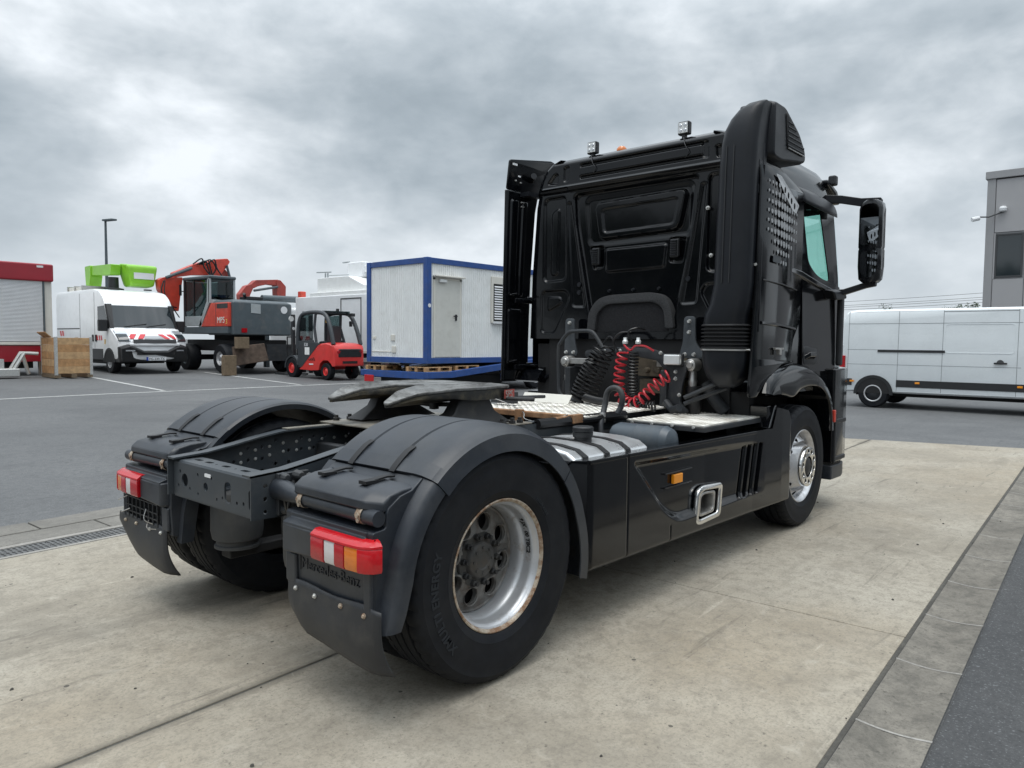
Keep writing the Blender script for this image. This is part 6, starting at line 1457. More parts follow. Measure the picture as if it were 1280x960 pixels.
# ---- wheeled excavator, heading away (+Y)
E = thing('wheeled_excavator', 'orange red and grey wheeled excavator with folded boom behind the forklift', 'excavator', (10.0, 20.2, lot_z(21)))
def ex(x, y, z): return (x - 10.0, y - 20.2, z - lot_z(21))
def epr(name, pts, y0, y1, m_, bevel=0.03, r=0.05):
    return MB().prism([(x - 10.0, z - lot_z(21)) for x, z in rpoly(pts, r, 3)], 'y', y0 - 20.2, y1 - 20.2).build(name, m_, E, bevel=bevel)
MB().loft([[ex(x, y, z) for x, y in ((10.12, 20.2), (12.3, 20.2), (12.62, 20.6), (12.62, 22.0), (10.12, 22.0))] for z in (1.66, 2.62, 2.80)] + [[ex(x, y, 2.88) for x, y in ((10.25, 20.36), (12.2, 20.36), (12.45, 20.7), (12.45, 22.0), (10.25, 22.0))]]).build('counterweight', 'slate_grey', E, bevel=0.05, seg=3)
MB().box(0.0, 2.6, 0.15, 3.6, 1.35, 1.60).build('deck', 'slate_grey', E, bevel=0.03)
MB().prism([(0.95 - 0.75, 1.60), (1.55 - 0.55, 2.42), (2.2, 2.42), (2.2, 1.60)], 'x', 0.0, 0.9) if False else None
MB().prism([(0.12, 1.60), (0.12, 2.42), (1.30, 2.42), (2.05, 1.60)], 'x', -0.005, 0.95).build('engine_hood', 'orange_red', E, bevel=0.02)
MB().box(-0.012, -0.004, 0.93, 0.95, 1.62, 2.40).build('hood_seam', 'seam_dark', E)
MB().box(-0.014, 0.0, 0.12, 0.86, 2.22, 2.38).build('hood_louvre', 'trim_black', E)
MB().text('MP5', 0.30, 0.01, lambda u, v, w: (-0.012 - w, 0.85 - u, 1.72 + v)).build('model_lettering', 'text_pale', E, smooth=0)
MB().text('3', 0.24, 0.01, lambda u, v, w: (-0.012 - w, 0.26 - u, 1.68 + v)).build('model_number', 'text_yellow', E, smooth=0)
# cab
cabp = [(1.45, 1.60), (1.30, 3.30), (3.35, 3.36), (3.42, 1.60)]
for x in (0.0, 0.92):
    m = MB().prism([(2.05, 1.6), (1.42, 2.45), (1.40, 3.28), (1.55, 3.28), (1.62, 2.5), (2.25, 1.6)], 'x', x, x + 0.06)
    m.build('cab_pillar', 'machine_grey', E, bevel=0.015)
    MB().prism([(3.25, 1.6), (3.25, 3.30), (3.38, 3.30), (3.40, 1.6)], 'x', x, x + 0.06).build('cab_pillar', 'trim_black', E, bevel=0.015)
    MB().prism([(2.0, 1.62), (2.0, 1.98), (3.3, 1.98), (3.3, 1.62)], 'x', x, x + 0.05).build('cab_lower_panel', 'machine_grey', E, bevel=0.01)
    MB().prism([(2.15, 1.99), (1.66, 2.5), (1.60, 3.24), (3.25, 3.26), (3.26, 1.99)], 'x', x + 0.02, x + 0.035).build('side_window', 'glass_dark', E)
    MB().prism([(2.55, 1.99), (2.55, 3.25), (2.62, 3.25), (2.62, 1.99)], 'x', x - 0.002, x + 0.05).build('door_post', 'trim_black', E)
MB().box(-0.02, 1.0, 1.36, 3.42, 3.28, 3.40).build('cab_roof', 'slate_grey', E, bevel=0.05, seg=3)
MB().box(0.0, 0.98, 1.40, 1.50, 2.42, 2.55).box(0.0, 0.08, 1.40, 1.5, 2.5, 3.3).box(0.9, 0.98, 1.40, 1.5, 2.5, 3.3).build('rear_window_frame', 'machine_grey', E, bevel=0.02)
MB().box(0.08, 0.90, 1.43, 1.445, 2.55, 3.26).build('rear_window', 'glass_dark', E)
MB().box(0.04, 0.94, 3.30, 3.32, 1.7, 3.26).build('front_window', 'glass_dark', E)
MB().box(0.2, 0.75, 1.9, 2.1, 1.7, 2.7).box(0.2, 0.75, 1.9, 2.5, 1.7, 2.1).build('seat', 'cab_inner', E, bevel=0.05)
MB().box(-0.10, -0.02, 3.45, 3.6, 2.75, 3.15).tube([(-0.06, 3.5, 2.9), (0.02, 3.35, 2.9)], 0.02, 6).build('mirror', 'trim_black', E, bevel=0.03)
# boom, folded over to the left in front of the cab
epr('boom_stick', [(9.18, 3.64), (9.36, 3.74), (10.05, 3.78), (9.98, 3.32), (9.88, 2.52), (9.72, 2.56), (9.22, 3.28)], 23.7, 24.05, 'orange_red')
epr('boom_main', [(9.75, 3.94), (10.5, 4.30), (10.8, 4.42), (11.3, 4.40), (11.45, 3.95), (10.5, 3.90), (9.78, 3.76)], 23.7, 24.1, 'orange_red')
epr('boom_head', [(11.0, 4.42), (11.3, 4.55), (11.78, 4.62), (11.88, 4.50), (11.72, 4.26), (11.45, 3.9), (11.1, 3.9)], 23.65, 24.15, 'orange_red')
epr('boom_foot', [(11.55, 4.2), (11.72, 4.2), (11.98, 3.8), (12.02, 3.2), (11.6, 2.4), (11.45, 2.4), (11.6, 3.2)], 23.72, 24.08, 'crane_red')
m = MB().tube([ex(9.4, 23.62, 3.72), ex(10.35, 23.62, 4.14)], 0.055, 8).build('hydraulic_ram', 'slate_grey', E)
MB().tube([ex(11.7, 23.6, 4.35), ex(11.95, 23.6, 3.4)], 0.05, 8).build('hydraulic_ram', 'slate_grey', E)
m = MB()
for k in range(5):
    x = 10.72 + 0.12 * k + random.uniform(-0.05, 0.05); m.tube(spline([ex(x - 0.35, 23.58, 4.28), ex(x - 0.05, 23.5, 4.42 + random.uniform(0, 0.12)), ex(x + random.uniform(0.02, 0.2), 23.5, 4.2), ex(x + random.uniform(0.0, 0.35), 23.55, 3.9)], 6), 0.028, 6)
m.build('hydraulic_hoses', 'hose_black', E)
m = MB().tube(spline([ex(9.3, 23.6, 3.6), ex(9.2, 23.55, 3.2), ex(9.45, 23.55, 2.75), ex(9.75, 23.6, 2.65)], 8), 0.025, 6).tube(spline([ex(9.35, 23.6, 3.65), ex(9.3, 23.5, 3.1), ex(9.6, 23.5, 2.6), ex(9.85, 23.6, 2.3)], 8), 0.02, 6)
m.build('stick_hoses', 'hose_black', E)
# undercarriage
MB().box(0.35, 2.35, 0.3, 3.9, 0.75, 1.15).box(0.75, 1.9, 1.0, 2.6, 1.1, 1.36).build('undercarriage', 'under_dark', E, bevel=0.04)
for y in (0.55, 3.15):
    for x, fc in ((0.12, -1), (2.35, 1)): wheel_set('wheel', E, x, y, 0.5, 0.5, 0.42, fc, 'rim_bright' if y < 1 else 'slate_grey', 0.48, ax='x')
    MB().tube([(0.3, y, 0.5), (2.2, y, 0.5)], 0.1, 8).build('axle', 'under_dark', E)
quad('dozer_blade', [(-0.10, -0.42, 0.26), (1.15, -0.42, 0.42), (1.05, -0.30, 1.02), (-0.10, -0.30, 0.90)], 'rust_steel', E, 0.10, 0.02)
MB().box(1.15, 2.3, -0.4, -0.3, 0.42, 1.0).build('blade_wing', 'frame_dark', E)
MB().box(0.3, 1.9, -0.3, 0.4, 0.45, 0.7).build('blade_arm', 'under_dark', E)
quad('lamp', [(0.42, -0.006, 1.40), (0.62, -0.006, 1.40), (0.62, -0.006, 1.55), (0.42, -0.006, 1.55)], 'lens_dark_red', E, 0.02)
quad('rear_sticker', [(0.78, -0.004, 2.08), (1.14, -0.004, 2.06), (1.14, -0.004, 2.38), (0.78, -0.004, 2.40)], 'machine_grey', E, 0.01)
MB().lathe([(0, -0.012), (0.13, -0.012), (0.13, 0.0)], (2.06, 0.0, 2.22), 'y', 18).build('speed_sticker', 'sticker_white', E)
MB().box(0.85, 1.4, 0.25, 0.9, 2.54, 2.66).tube([(0.9, 0.6, 2.6), (0.75, 0.4, 2.75)], 0.06, 8).build('exhaust', 'trim_black', E, bevel=0.03)
# timber blocks
for (x, y, z, sx, sz, lab) in ((9.42, 19.55, lot_z(19.6), 0.40, 0.66, 'upright weathered timber block standing on the asphalt in front of the excavator wheel'), (9.92, 19.62, 1.21, 0.40, 0.38, 'short timber block resting on top of the rusty dozer blade')):
    tag(MB().box(-0.2, 0.2, -0.12, 0.14, 0, sz).build('timber_block', 'wood_grey', None, bevel=0.012, loc=(x + 0.2, y, z)), lab, 'timber', 'timber blocks by the excavator')

# ---- forklift heading away (+Y); local x right, y forward
F = thing('forklift', 'red and grey forklift with enclosed cab parked in front of the excavator', 'forklift', (11.65, 15.75, lot_z(16.5)))
body = [(0.0, 0.45), (0.0, 0.95), (0.10, 1.12), (0.45, 1.18), (0.92, 1.14), (1.75, 0.42), (1.95, 0.30), (1.3, 0.28), (0.86, 0.30), (0.80, 0.50), (0.62, 0.62), (0.36, 0.62), (0.18, 0.50), (0.12, 0.42)]
m = MB(); P0 = rpoly(body, 0.05, 3)
rings = []
for x, i in ((-0.58, 0.05), (-0.545, 0.015), (-0.45, 0.0), (0.45, 0.0), (0.545, 0.015), (0.58, 0.05)):
    rings.append([(x, max(y, i * 2.2), z if z < 0.7 else z - i) for y, z in P0])
m.loft(rings).build('chassis', 'fork_red', F, bevel=0.01)
MB().box(-0.44, 0.44, -0.012, 0.1, 0.72, 0.98).build('rear_grille', 'trim_black', F, bevel=0.02)
for k in range(4): MB().box(-0.40, 0.40, -0.024, 0.0, 0.745 + 0.058 * k, 0.775 + 0.058 * k).build('grille_slat', 'trim_black', F)
for s in (-1, 1): MB().lathe([(0, -0.02), (0.06, -0.018), (0.07, 0.0), (0.075, 0.04)], (s * 0.41, 0.0, 0.90), 'y', 14).build('tail_lamp', 'lens_dark_red', F)
MB().box(-0.28, 0.28, -0.01, 0.05, 0.52, 0.60).build('tow_recess', 'under_dark', F)
for s in (-1, 1):
    MB().prism([(0.78, 1.15), (1.80, 0.36), (2.05, 0.36), (2.05, 0.95), (1.95, 1.15), (1.2, 1.2)], 'x', s * 0.56 - 0.02, s * 0.56 + 0.02).build('side_panel', 'fork_grey', F, bevel=0.01)
    # cab frame: rear post sweeping up and over
    MB().tube(spline([(s * 0.52, 0.14, 1.12), (s * 0.50, 0.32, 1.60), (s * 0.48, 0.55, 1.98), (s * 0.47, 0.85, 2.12), (s * 0.47, 1.5, 2.14), (s * 0.49, 1.92, 2.05), (s * 0.53, 2.05, 1.7), (s * 0.55, 2.08, 0.95)], 6), 0.068, 8).build('roof_frame', 'fork_grey', F)
    MB().tube([(s * 0.54, 1.02, 1.12), (s * 0.50, 1.20, 1.65), (s * 0.48, 1.15, 2.12)], 0.045, 8).build('door_post', 'fork_grey', F)
    MB().prism([(1.24, 1.15), (1.22, 2.08), (1.86, 2.05), (2.0, 1.65), (2.03, 1.0), (1.35, 1.05)], 'x', s * 0.535 - 0.006, s * 0.535 + 0.006).build('door_glass', 'glass_dark', F)
    MB().prism([(1.15, 0.62), (1.18, 1.25), (2.04, 1.22), (2.05, 0.60), (1.7, 0.46)], 'x', s * 0.55 - 0.025, s * 0.55 + 0.025).build('door', 'fork_grey', F, bevel=0.01)
    m = MB().plate(arc(2.35, 0.33, 0.42, 0, 165, 14) + arc(2.35, 0.33, 0.36, 165, 0, 14), [], 0.24, lambda u, v, w: (s * 0.50 + w, u, v)); m.build('mudguard', 'fork_grey', F)
    wheel_set('wheel', F, s * 0.50, 2.35, 0.335, 0.335, 0.24, s, 'fork_red', 0.5, ax='x')
    wheel_set('wheel', F, s * 0.46, 0.52, 0.27, 0.27, 0.20, s, 'fork_red', 0.5, ax='x')
    MB().box(s * 0.62 - 0.04, s * 0.62 + 0.04, 0.75 if s > 0 else 0.9, 0.85 if s > 0 else 1.0, 1.70, 1.88).build('mirror', 'trim_black', F, bevel=0.02) if s > 0 else None
    MB().box(s * 0.34 - 0.05, s * 0.34 + 0.05, 2.62, 2.74, 0.12, 2.10).build('mast_channel', 'frame_dark', F, bevel=0.01)
    MB().box(s * 0.26 - 0.05, s * 0.26 + 0.05, 2.80, 3.9, 0.06, 0.11).build('fork_tine', 'frame_dark', F)
MB().box(-0.47, 0.47, 0.62, 1.95, 2.13, 2.19).build('roof_pane', 'glass_dark', F, bevel=0.02)
for k in range(5): MB().box(-0.46, 0.46, 0.70 + 0.28 * k, 0.76 + 0.28 * k, 2.11, 2.17).build('roof_bar', 'fork_grey', F)
m = MB().box(-0.5, 0.5, 2.78, 2.84, 0.3, 0.42).box(-0.5, 0.5, 2.78, 2.84, 0.95, 1.05)
for k in range(6): m.box(-0.5 + 0.19 * k, -0.47 + 0.19 * k, 2.79, 2.82, 0.3, 1.35)
m.box(-0.5, 0.5, 2.79, 2.82, 1.33, 1.37).build('load_backrest', 'frame_dark', F)
MB().box(-0.1, 0.1, 2.60, 2.72, 0.15, 2.0).build('lift_cylinder', 'frame_dark', F)
MB().box(-0.25, 0.25, 0.78, 0.92, 1.15, 1.72).box(-0.25, 0.25, 0.85, 1.35, 1.05, 1.22).build('seat', 'cab_inner', F, bevel=0.05)
quad('paper_notice', [(-0.585, 1.62, 0.78), (-0.585, 1.36, 0.78), (-0.585, 1.36, 1.02), (-0.585, 1.62, 1.02)], 'paper_white', F, 0.004)
MB().text('E20', 0.14, 0.004, lambda u, v, w: (-0.582 - w, 1.66 - u, 1.06 + v)).build('model_lettering', 'sticker_white', F, smooth=0)
m = MB()
for k in range(4): m.loft([[(xx, 1.05 + 0.09 * k + dy, z) for dy, z in ((0, 0.60), (0.05, 0.60), (0.11, 0.70 - 0.02 * k), (0.06, 0.70 - 0.02 * k))] for xx in (-0.583, -0.588)])
m.build('side_louvres', 'under_dark', F, smooth=0)
MB().box(-0.588, -0.582, 1.15, 1.38, 0.46, 0.50).build('maker_badge', 'sticker_white', F)
MB().box(0.30, 0.44, 0.32, 0.46, 2.02, 2.12).box(-0.03, 0.03, 0.6, 0.7, 2.18, 2.26).build('beacon', 'trim_black', F)
quad('cab_notice', [(-0.49, 0.60, 1.80), (-0.36, 0.55, 1.80), (-0.36, 0.55, 1.92), (-0.49, 0.60, 1.92)], 'text_yellow', F, 0.006)
MB().lathe([(0, 0), (0.09, 0), (0.09, -0.03), (0, -0.03)], (-0.50, 2.55, 1.95), 'y', 14).build('work_lamp', 'lamp_glass', F)
MB().lathe([(0, 0), (0.05, 0), (0.05, -0.03), (0, -0.03)], (-0.56, 2.3, 1.62), 'y', 10).build('front_lamp', 'lamp_glass', F)

# ---- site cabin on blue low trailer
Q = thing('site_cabin', 'white corrugated site cabin with blue frame, door and louvred window', 'container', (10.14, 10.49, 0.934))
CW, CL, CH = 2.46, 6.05, 2.70
for x in (0, CL - 0.16):
    for y in (0, CW - 0.16): MB().box(x, x + 0.16, y, y + 0.16, 0.0, CH).build('corner_post', 'blue_paint', Q, bevel=0.015)
for y in (0.012, CW - 0.152): MB().box(0.16, CL - 0.16, y, y + 0.14, 0.0, 0.15).build('floor_beam', 'blue_paint', Q, bevel=0.01)
for y in (0.012, CW - 0.152): MB().box(0.16, CL - 0.16, y, y + 0.14, CH - 0.15, CH - 0.005).build('roof_beam', 'blue_paint', Q, bevel=0.01)
for x in (0.012, CL - 0.152): MB().box(x, x + 0.14, 0.16, CW - 0.16, 0.0, 0.15).build('floor_beam', 'blue_paint', Q, bevel=0.01)
for x in (0.012, CL - 0.152): MB().box(x, x + 0.14, 0.16, CW - 0.16, CH - 0.15, CH - 0.005).build('roof_beam', 'blue_paint', Q, bevel=0.01)
MB().box(0.1, CL - 0.1, 0.1, CW - 0.1, CH - 0.06, CH - 0.02).build('roof', 'container_white', Q)
def corrug(a0, a1, z0, z1, fn, pitch=0.075, d=0.014):
    v = []; n_ = 0; a = a0
    while a < a1 - 1e-6:
        for off, dd in ((0, 0), (pitch * 0.62, 0), (pitch * 0.70, d), (pitch * 0.92, d)):
            if a + off <= a1: v.append((a + off, dd)); 
        a += pitch
    v.append((a1, 0)); pts = [fn(u, dd, z) for u, dd in v for z in (z0, z1)]
    return MB().add(pts, grid_faces(len(v), 2))
corrug(0.16, CW - 0.16, 0.15, CH - 0.15, lambda u, d, z: (0.045 + d, u, z)).build('end_wall', 'container_white', Q, smooth=0)
corrug(0.16, CL - 0.16, 0.15, CH - 0.15, lambda u, d, z: (u, 0.045 + d, z)).build('side_wall', 'container_white', Q, smooth=0)
corrug(0.16, CL - 0.16, 0.15, CH - 0.15, lambda u, d, z: (u, CW - 0.045 - d, z)).build('side_wall', 'container_white', Q, smooth=0)
corrug(0.16, CW - 0.16, 0.15, CH - 0.15, lambda u, d, z: (CL - 0.045 - d, u, z)).build('end_wall', 'container_white', Q, smooth=0)
D = MB().box(0.30, 1.18, 0.018, 0.042, 0.17, 2.15).build('door', 'door_beige', Q, bevel=0.006)
MB().box(1.0, 1.06, 0.0, 0.02, 1.12, 1.28).box(0.92, 1.05, -0.03, -0.01, 1.22, 1.25).build('handle', 'trim_black', D)
MB().box(0.24, 0.30, 0.02, 0.045, 0.16, 2.2).box(1.18, 1.24, 0.02, 0.045, 0.16, 2.2).box(0.24, 1.24, 0.02, 0.045, 2.15, 2.21).build('door_frame', 'cream', D)
MB().box(0.22, 1.28, -0.10, 0.04, 2.22, 2.26).build('rain_hood', 'cream', Q, bevel=0.01)
MB().box(0.40, 0.66, -0.05, 0.03, 2.08, 2.17).build('door_lamp', 'lamp_glass', Q, bevel=0.02)
Wd = MB().box(2.40, 3.75, 0.0, 0.05, 1.10, 2.38).build('window', 'cream', Q, bevel=0.01)
MB().box(2.47, 3.70, -0.012, 0.0, 1.15, 2.18).build('window_recess', 'under_dark', Wd)
for k in range(14): MB().loft([[(x, -0.03, 1.20 + 0.068 * k), (x, -0.012, 1.235 + 0.068 * k), (x, -0.008, 1.23 + 0.068 * k), (x, -0.026, 1.195 + 0.068 * k)] for x in (2.49, 3.68)]).build('shutter_slat', 'shutter_grey', Wd, smooth=0)
MB().box(2.44, 3.72, -0.06, 0.0, 1.08, 1.14).build('window_sill', 'shutter_grey', Wd)
m = MB().box(0.02, 0.05, 1.30, 1.46, 0.58, 0.74).box(0.02, 0.05, 1.26, 1.42, 0.26, 0.44).box(0.03, 0.05, 1.44, 2.28, 0.28, 0.30).box(0.03, 0.05, 2.10, 2.24, 0.62, 0.70); m.build('meter_box', 'cream', Q, bevel=0.01)
MB().lathe([(0, -0.008), (0.05, -0.008), (0.05, 0)], (0.08, 0.0, 1.48), 'y', 12).build('lashing_eye', 'sticker_white', Q)
# trailer underneath
B = thing('flat_trailer', 'blue low flatbed trailer carrying the white site cabin', 'trailer', (10.0, 10.3, lot_z(11)))
MB().loft([[(x, y, z) for x, z in ((0, 0.42), (0, 0.58), (0.8, 0.58), (5.5, 0.98), (6.6, 0.98), (6.6, 0.80), (5.4, 0.80), (0.9, 0.42))] for y in (0.0, 0.14)]).build('side_beam', 'blue_paint', B, bevel=0.01)
MB().loft([[(x, y, z) for x, z in ((0, 0.42), (0, 0.58), (0.8, 0.58), (5.5, 0.98), (6.6, 0.98), (6.6, 0.80), (5.4, 0.80), (0.9, 0.42))] for y in (2.60, 2.74)]).build('side_beam', 'blue_paint', B, bevel=0.01)
MB().box(0.0, 0.13, 0.14, 2.60, 0.40, 0.575).build('rear_beam', 'blue_paint', B, bevel=0.01)
MB().loft([[(x, y, z) for x, z in ((0.13, 0.50), (0.13, 0.55), (0.8, 0.56), (5.5, 0.96), (6.5, 0.96), (6.5, 0.9))] for y in (0.14, 2.60)]).build('bed', 'rail_worn', B)
MB().box(3.3, 3.6, 0.05, 0.4, 0.30, 0.80).box(3.3, 3.6, 2.3, 2.7, 0.30, 0.80).build('axle_box', 'blue_paint', B, bevel=0.02)
for y, fc in ((0.2, -1), (2.5, 1)):
    for x in (4.35, 5.3): wheel_set('wheel', B, x, y, 0.36, 0.36, 0.24, fc, 'rim_bright', 0.55)
MB().box(-0.02, 0.0, 2.15, 2.55, 0.26, 0.44).build('tail_lamp', 'lens_red', B, bevel=0.01)
MB().box(0.2, 5.5, 0.6, 2.1, 0.2, 0.42).build('chassis', 'under_dark', B)
def pallet(x, y, z, lab):
    p = thing('pallet', lab, 'pallet', (x, y, z), group='pallets under the site cabin')
    for k in range(3): MB().box(0.0, 0.9, k * 0.34, k * 0.34 + 0.1, 0.0, 0.02).build('board', 'wood_pale', p)
    for k in range(3):
        for j in range(3): MB().box(j * 0.4, j * 0.4 + 0.1, k * 0.34, k * 0.34 + 0.1, 0.02, 0.095).build('block', 'wood_new', p)
    for k in range(4): MB().box(0.0, 0.9, k * 0.225, k * 0.225 + 0.11, 0.095, 0.115).build('board', 'wood_pale', p)
zb = lot_z(11) + 0.585
pallet(10.05, 10.42, zb + 0.1 * 0, 'pale wooden pallet under the front corner of the site cabin')
pallet(10.05, 12.1, zb, 'pale wooden pallet under the far end of the site cabin')
pallet(11.15, 10.5, zb + 0.02, 'pale wooden pallet under the site cabin door')

# ---- white platform truck behind the cabin (local x right, y away)
U = thing('platform_truck', 'white box truck with a white aerial boom on its roof behind the forklift', 'truck', (13.35, 15.2, lot_z(17)))
MB().box(0.0, 2.4, 0.0, 6.3, 0.85, 2.86).build('box_body', 'white_paint', U, bevel=0.03)
MB().box(0.05, 2.35, 0.6, 5.4, 2.86, 3.0).loft([[(0.25, y, 2.98), (2.1, y, 2.98), (2.1, y, zt), (0.25, y, zt)] for y, zt in ((0.9, 3.12), (2.4, 3.2), (3.3, 3.55), (5.2, 3.55))]).build('roof_housing', 'container_white', U, bevel=0.02)
for y0, y1, z0, z1 in ((2.2, 2.24, 1.0, 2.72), (3.36, 3.40, 1.0, 2.72), (2.2, 3.4, 2.70, 2.74)): MB().box(-0.012, 0.0, y0, y1, z0, z1).build('door_frame', 'seam_dark', U)
MB().box(-0.01, 2.41, 0.0, 6.3, 0.80, 0.88).build('sill', 'cream', U)
MB().box(0.9, 1.35, 0.0, 3.6, 3.72, 3.95).build('aerial_boom', 'white_paint', U, bevel=0.02)
MB().box(0.8, 1.45, 3.2, 4.1, 3.55, 4.12).build('boom_turret', 'white_paint', U, bevel=0.05)
m = MB()
for y in (4.6, 4.75, 0.7): m.tube([(0.3, y, 3.0), (0.3, y, 3.72)], 0.03, 6)
m.tube([(0.3, 4.4, 3.75), (0.3, 5.3, 3.78)], 0.025, 6).tube([(0.5, 3.6, 3.62), (0.5, 4.9, 3.66)], 0.02, 6).tube([(0.9, 4.1, 4.15), (0.9, 4.5, 4.15)], 0.03, 6)
m.build('guard_rail', 'machine_grey', U)
MB().box(0.1, 0.35, 6.1, 6.3, 2.86, 3.10).build('beacon', 'orange_red', U, bevel=0.03)
MB().box(0.2, 2.2, 0.2, 8.0, 0.45, 0.8).build('chassis', 'under_dark', U)
MB().box(0.1, 2.3, 6.5, 8.4, 0.6, 2.5).build('cab', 'white_paint', U, bevel=0.15, seg=3)
for y in (1.0, 2.0, 7.2):
    for x, fc in ((0.2, -1), (2.2, 1)): wheel_set('wheel', U, x, y, 0.42, 0.42, 0.28, fc, 'rim_bright', 0.55, ax='x')
MB().box(-0.02, 0.05, 0.2, 4.5, 0.50, 0.64).build('side_guard', 'machine_grey', U)

# ---- loader crane standing behind the excavator
R = thing('loader_crane', 'faded red folded loader crane arm rising behind the grey excavator body', 'crane', (13.2, 25.0, lot_z(25)))
def rpr(name, pts, m_='crane_red', t=0.16): return MB().prism([(x - 13.2, z - lot_z(25)) for x, z in rpoly(pts, 0.04, 3)], 'y', -t, t).build(name, m_, R, bevel=0.02)
rpr('inner_arm', [(12.90, 3.36), (13.18, 3.72), (13.42, 3.80), (13.50, 3.62), (13.36, 3.34), (13.2, 2.5), (12.95, 2.5)])
rpr('outer_arm', [(13.40, 3.78), (13.62, 3.98), (14.66, 4.07), (14.72, 3.80), (14.17, 3.84), (13.70, 3.72), (13.5, 3.62)])
rpr('arm_tip', [(14.55, 4.05), (14.74, 4.05), (15.0, 3.80), (14.98, 3.20), (14.58, 3.20), (14.56, 3.8)], t=0.2)
MB().tube([(0.3, -0.2, 3.10), (1.4, -0.2, 3.32)], 0.05, 8).build('hydraulic_ram', 'slate_grey', R)
MB().box(-0.3, 0.3, -0.3, 0.3, 0.0, 2.3).build('column', 'crane_red', R, bevel=0.03)
MB().tube([(-0.5, -2.2, 2.68), (2.6, -2.2, 2.72)], 0.13, 12).build('cross_tube', 'slate_grey', R)
MB().box(-0.4, -0.25, -2.3, -2.1, 0.0, 2.6).box(2.3, 2.45, -2.3, -2.1, 0.0, 2.6).build('tube_stand', 'slate_grey', R)

# ---- white panel van on the right (in profile)
W = thing('panel_van', 'long white panel van in profile in front of the grey building', 'van', (16.75, 0.0, 0.0))
prof = [(2.50, 0.36), (2.52, 2.1), (2.44, 2.33), (2.2, 2.375), (-1.9, 2.375), (-2.3, 2.2), (-2.95, 1.5), (-3.9, 1.1), (-4.1, 0.8), (-4.1, 0.36)]
bl_ = bodyloft(prof, [(0.0, 0.05), (0.035, 0.015), (0.12, 0.0), (1.9, 0.0), (1.98, 0.015), (2.02, 0.05)], 0.06)
bl_.v = [(y + (0.0 if y > 1 else 0.03 * (z - 0.4)), x, z) for x, y, z in bl_.v]
bl_.build('body', 'van_white', W, smooth=40)
def vx(z): return 0.03 * (z - 0.4)
def seam(y0, y1, z0, z1, mt='seam_grey', t=0.003, name='panel_seam'):
    return MB().add([(vx(z) - t, y, z) for y in (y0, y1) for z in (z0, z1)] + [(vx(z) + 0.02, y, z) for y in (y0, y1) for z in (z0, z1)], [(0, 1, 3, 2), (0, 2, 6, 4), (1, 5, 7, 3), (0, 4, 5, 1), (2, 3, 7, 6)]).build(name, mt, W, smooth=0)
for y in (1.24, 0.31, -1.125, 2.36): seam(y - 0.005, y + 0.005, 0.42, 2.32)
for z in (2.03, 1.045): seam(-1.2, 2.38, z - 0.005, z + 0.005)
seam(0.31, 2.38, 1.395, 1.405)
seam(-1.12, 0.31, 2.285, 2.30)
MB().plate(rrect(-1.07, 0.27, 1.34, 2.01, 0.07, 4), [rrect(-1.055, 0.255, 1.355, 1.995, 0.06, 4)], 0.008, lambda u, v, w: (vx(v) - 0.002 + w, u, v)).build('panel_press', 'van_white', W, smooth=0)
seam(0.26, 1.685, 1.345, 1.40, 'trim_black', 0.02, 'slide_rail')
m = MB().box(-0.025, 0.0, -0.95, -0.70, 1.11, 1.15); m.build('door_handle', 'trim_black', W, bevel=0.01)
MB().plate(arc(-0.82, 1.14, 0.07, 0, 180, 8), [], 0.006, lambda u, v, w: (-0.004 + w, u, v)).build('handle_cup', 'seam_dark', W)
seam(-3.9, 1.25, 0.52, 0.685, 'trim_black', 0.012, 'side_moulding'); seam(2.25, 2.48, 0.52, 0.685, 'trim_black', 0.012, 'side_moulding')
for y in (2.245, 0.795, -1.2): MB().box(-0.022, -0.012, y - 0.05, y + 0.05, 0.605, 0.65).build('marker_lamp', 'amber', W, bevel=0.006)
MB().plate(arc(1.755, 0.345, 0.44, -4, 184, 20) + arc(1.755, 0.345, 0.37, 184, -4, 20), [], 0.03, lambda u, v, w: (-0.004 + w, u, v)).build('wheel_arch', 'trim_black', W)
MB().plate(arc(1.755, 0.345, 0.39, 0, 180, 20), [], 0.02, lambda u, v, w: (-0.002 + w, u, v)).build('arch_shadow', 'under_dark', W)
wheel_set('wheel', W, 0.10, 1.755, 0.345, 0.345, 0.22, -1, 'frame_dark', 0.60, ax='x'); wheel_set('wheel', W, 1.92, 1.755, 0.345, 0.345, 0.22, 1, 'frame_dark', 0.6, ax='x')
wheel_set('wheel', W, 0.10, -2.9, 0.345, 0.345, 0.22, -1, 'frame_dark', 0.60, ax='x'); wheel_set('wheel', W, 1.92, -2.9, 0.345, 0.345, 0.22, 1, 'frame_dark', 0.6, ax='x')
MB().lathe([(0.205, -0.012), (0.185, -0.016), (0.175, -0.01)], (-0.005, 1.755, 0.345), 'x', 30).build('rim_ring', 'rim_bright', W)
MB().box(0.55, 1.5, -3.5, 2.3, 0.26, 0.40).build('underbody', 'under_dark', W)
MB().box(-0.005, 0.06, 2.42, 2.55, 0.75, 1.25).build('tail_lamp', 'lens_dark_red', W, bevel=0.01)
quad('cab_window', [(0.02, -1.30, 1.42), (0.05, -1.30, 2.05), (0.05, -2.05, 2.05), (0.02, -2.75, 1.42)], 'screen_dark', W, -0.008)

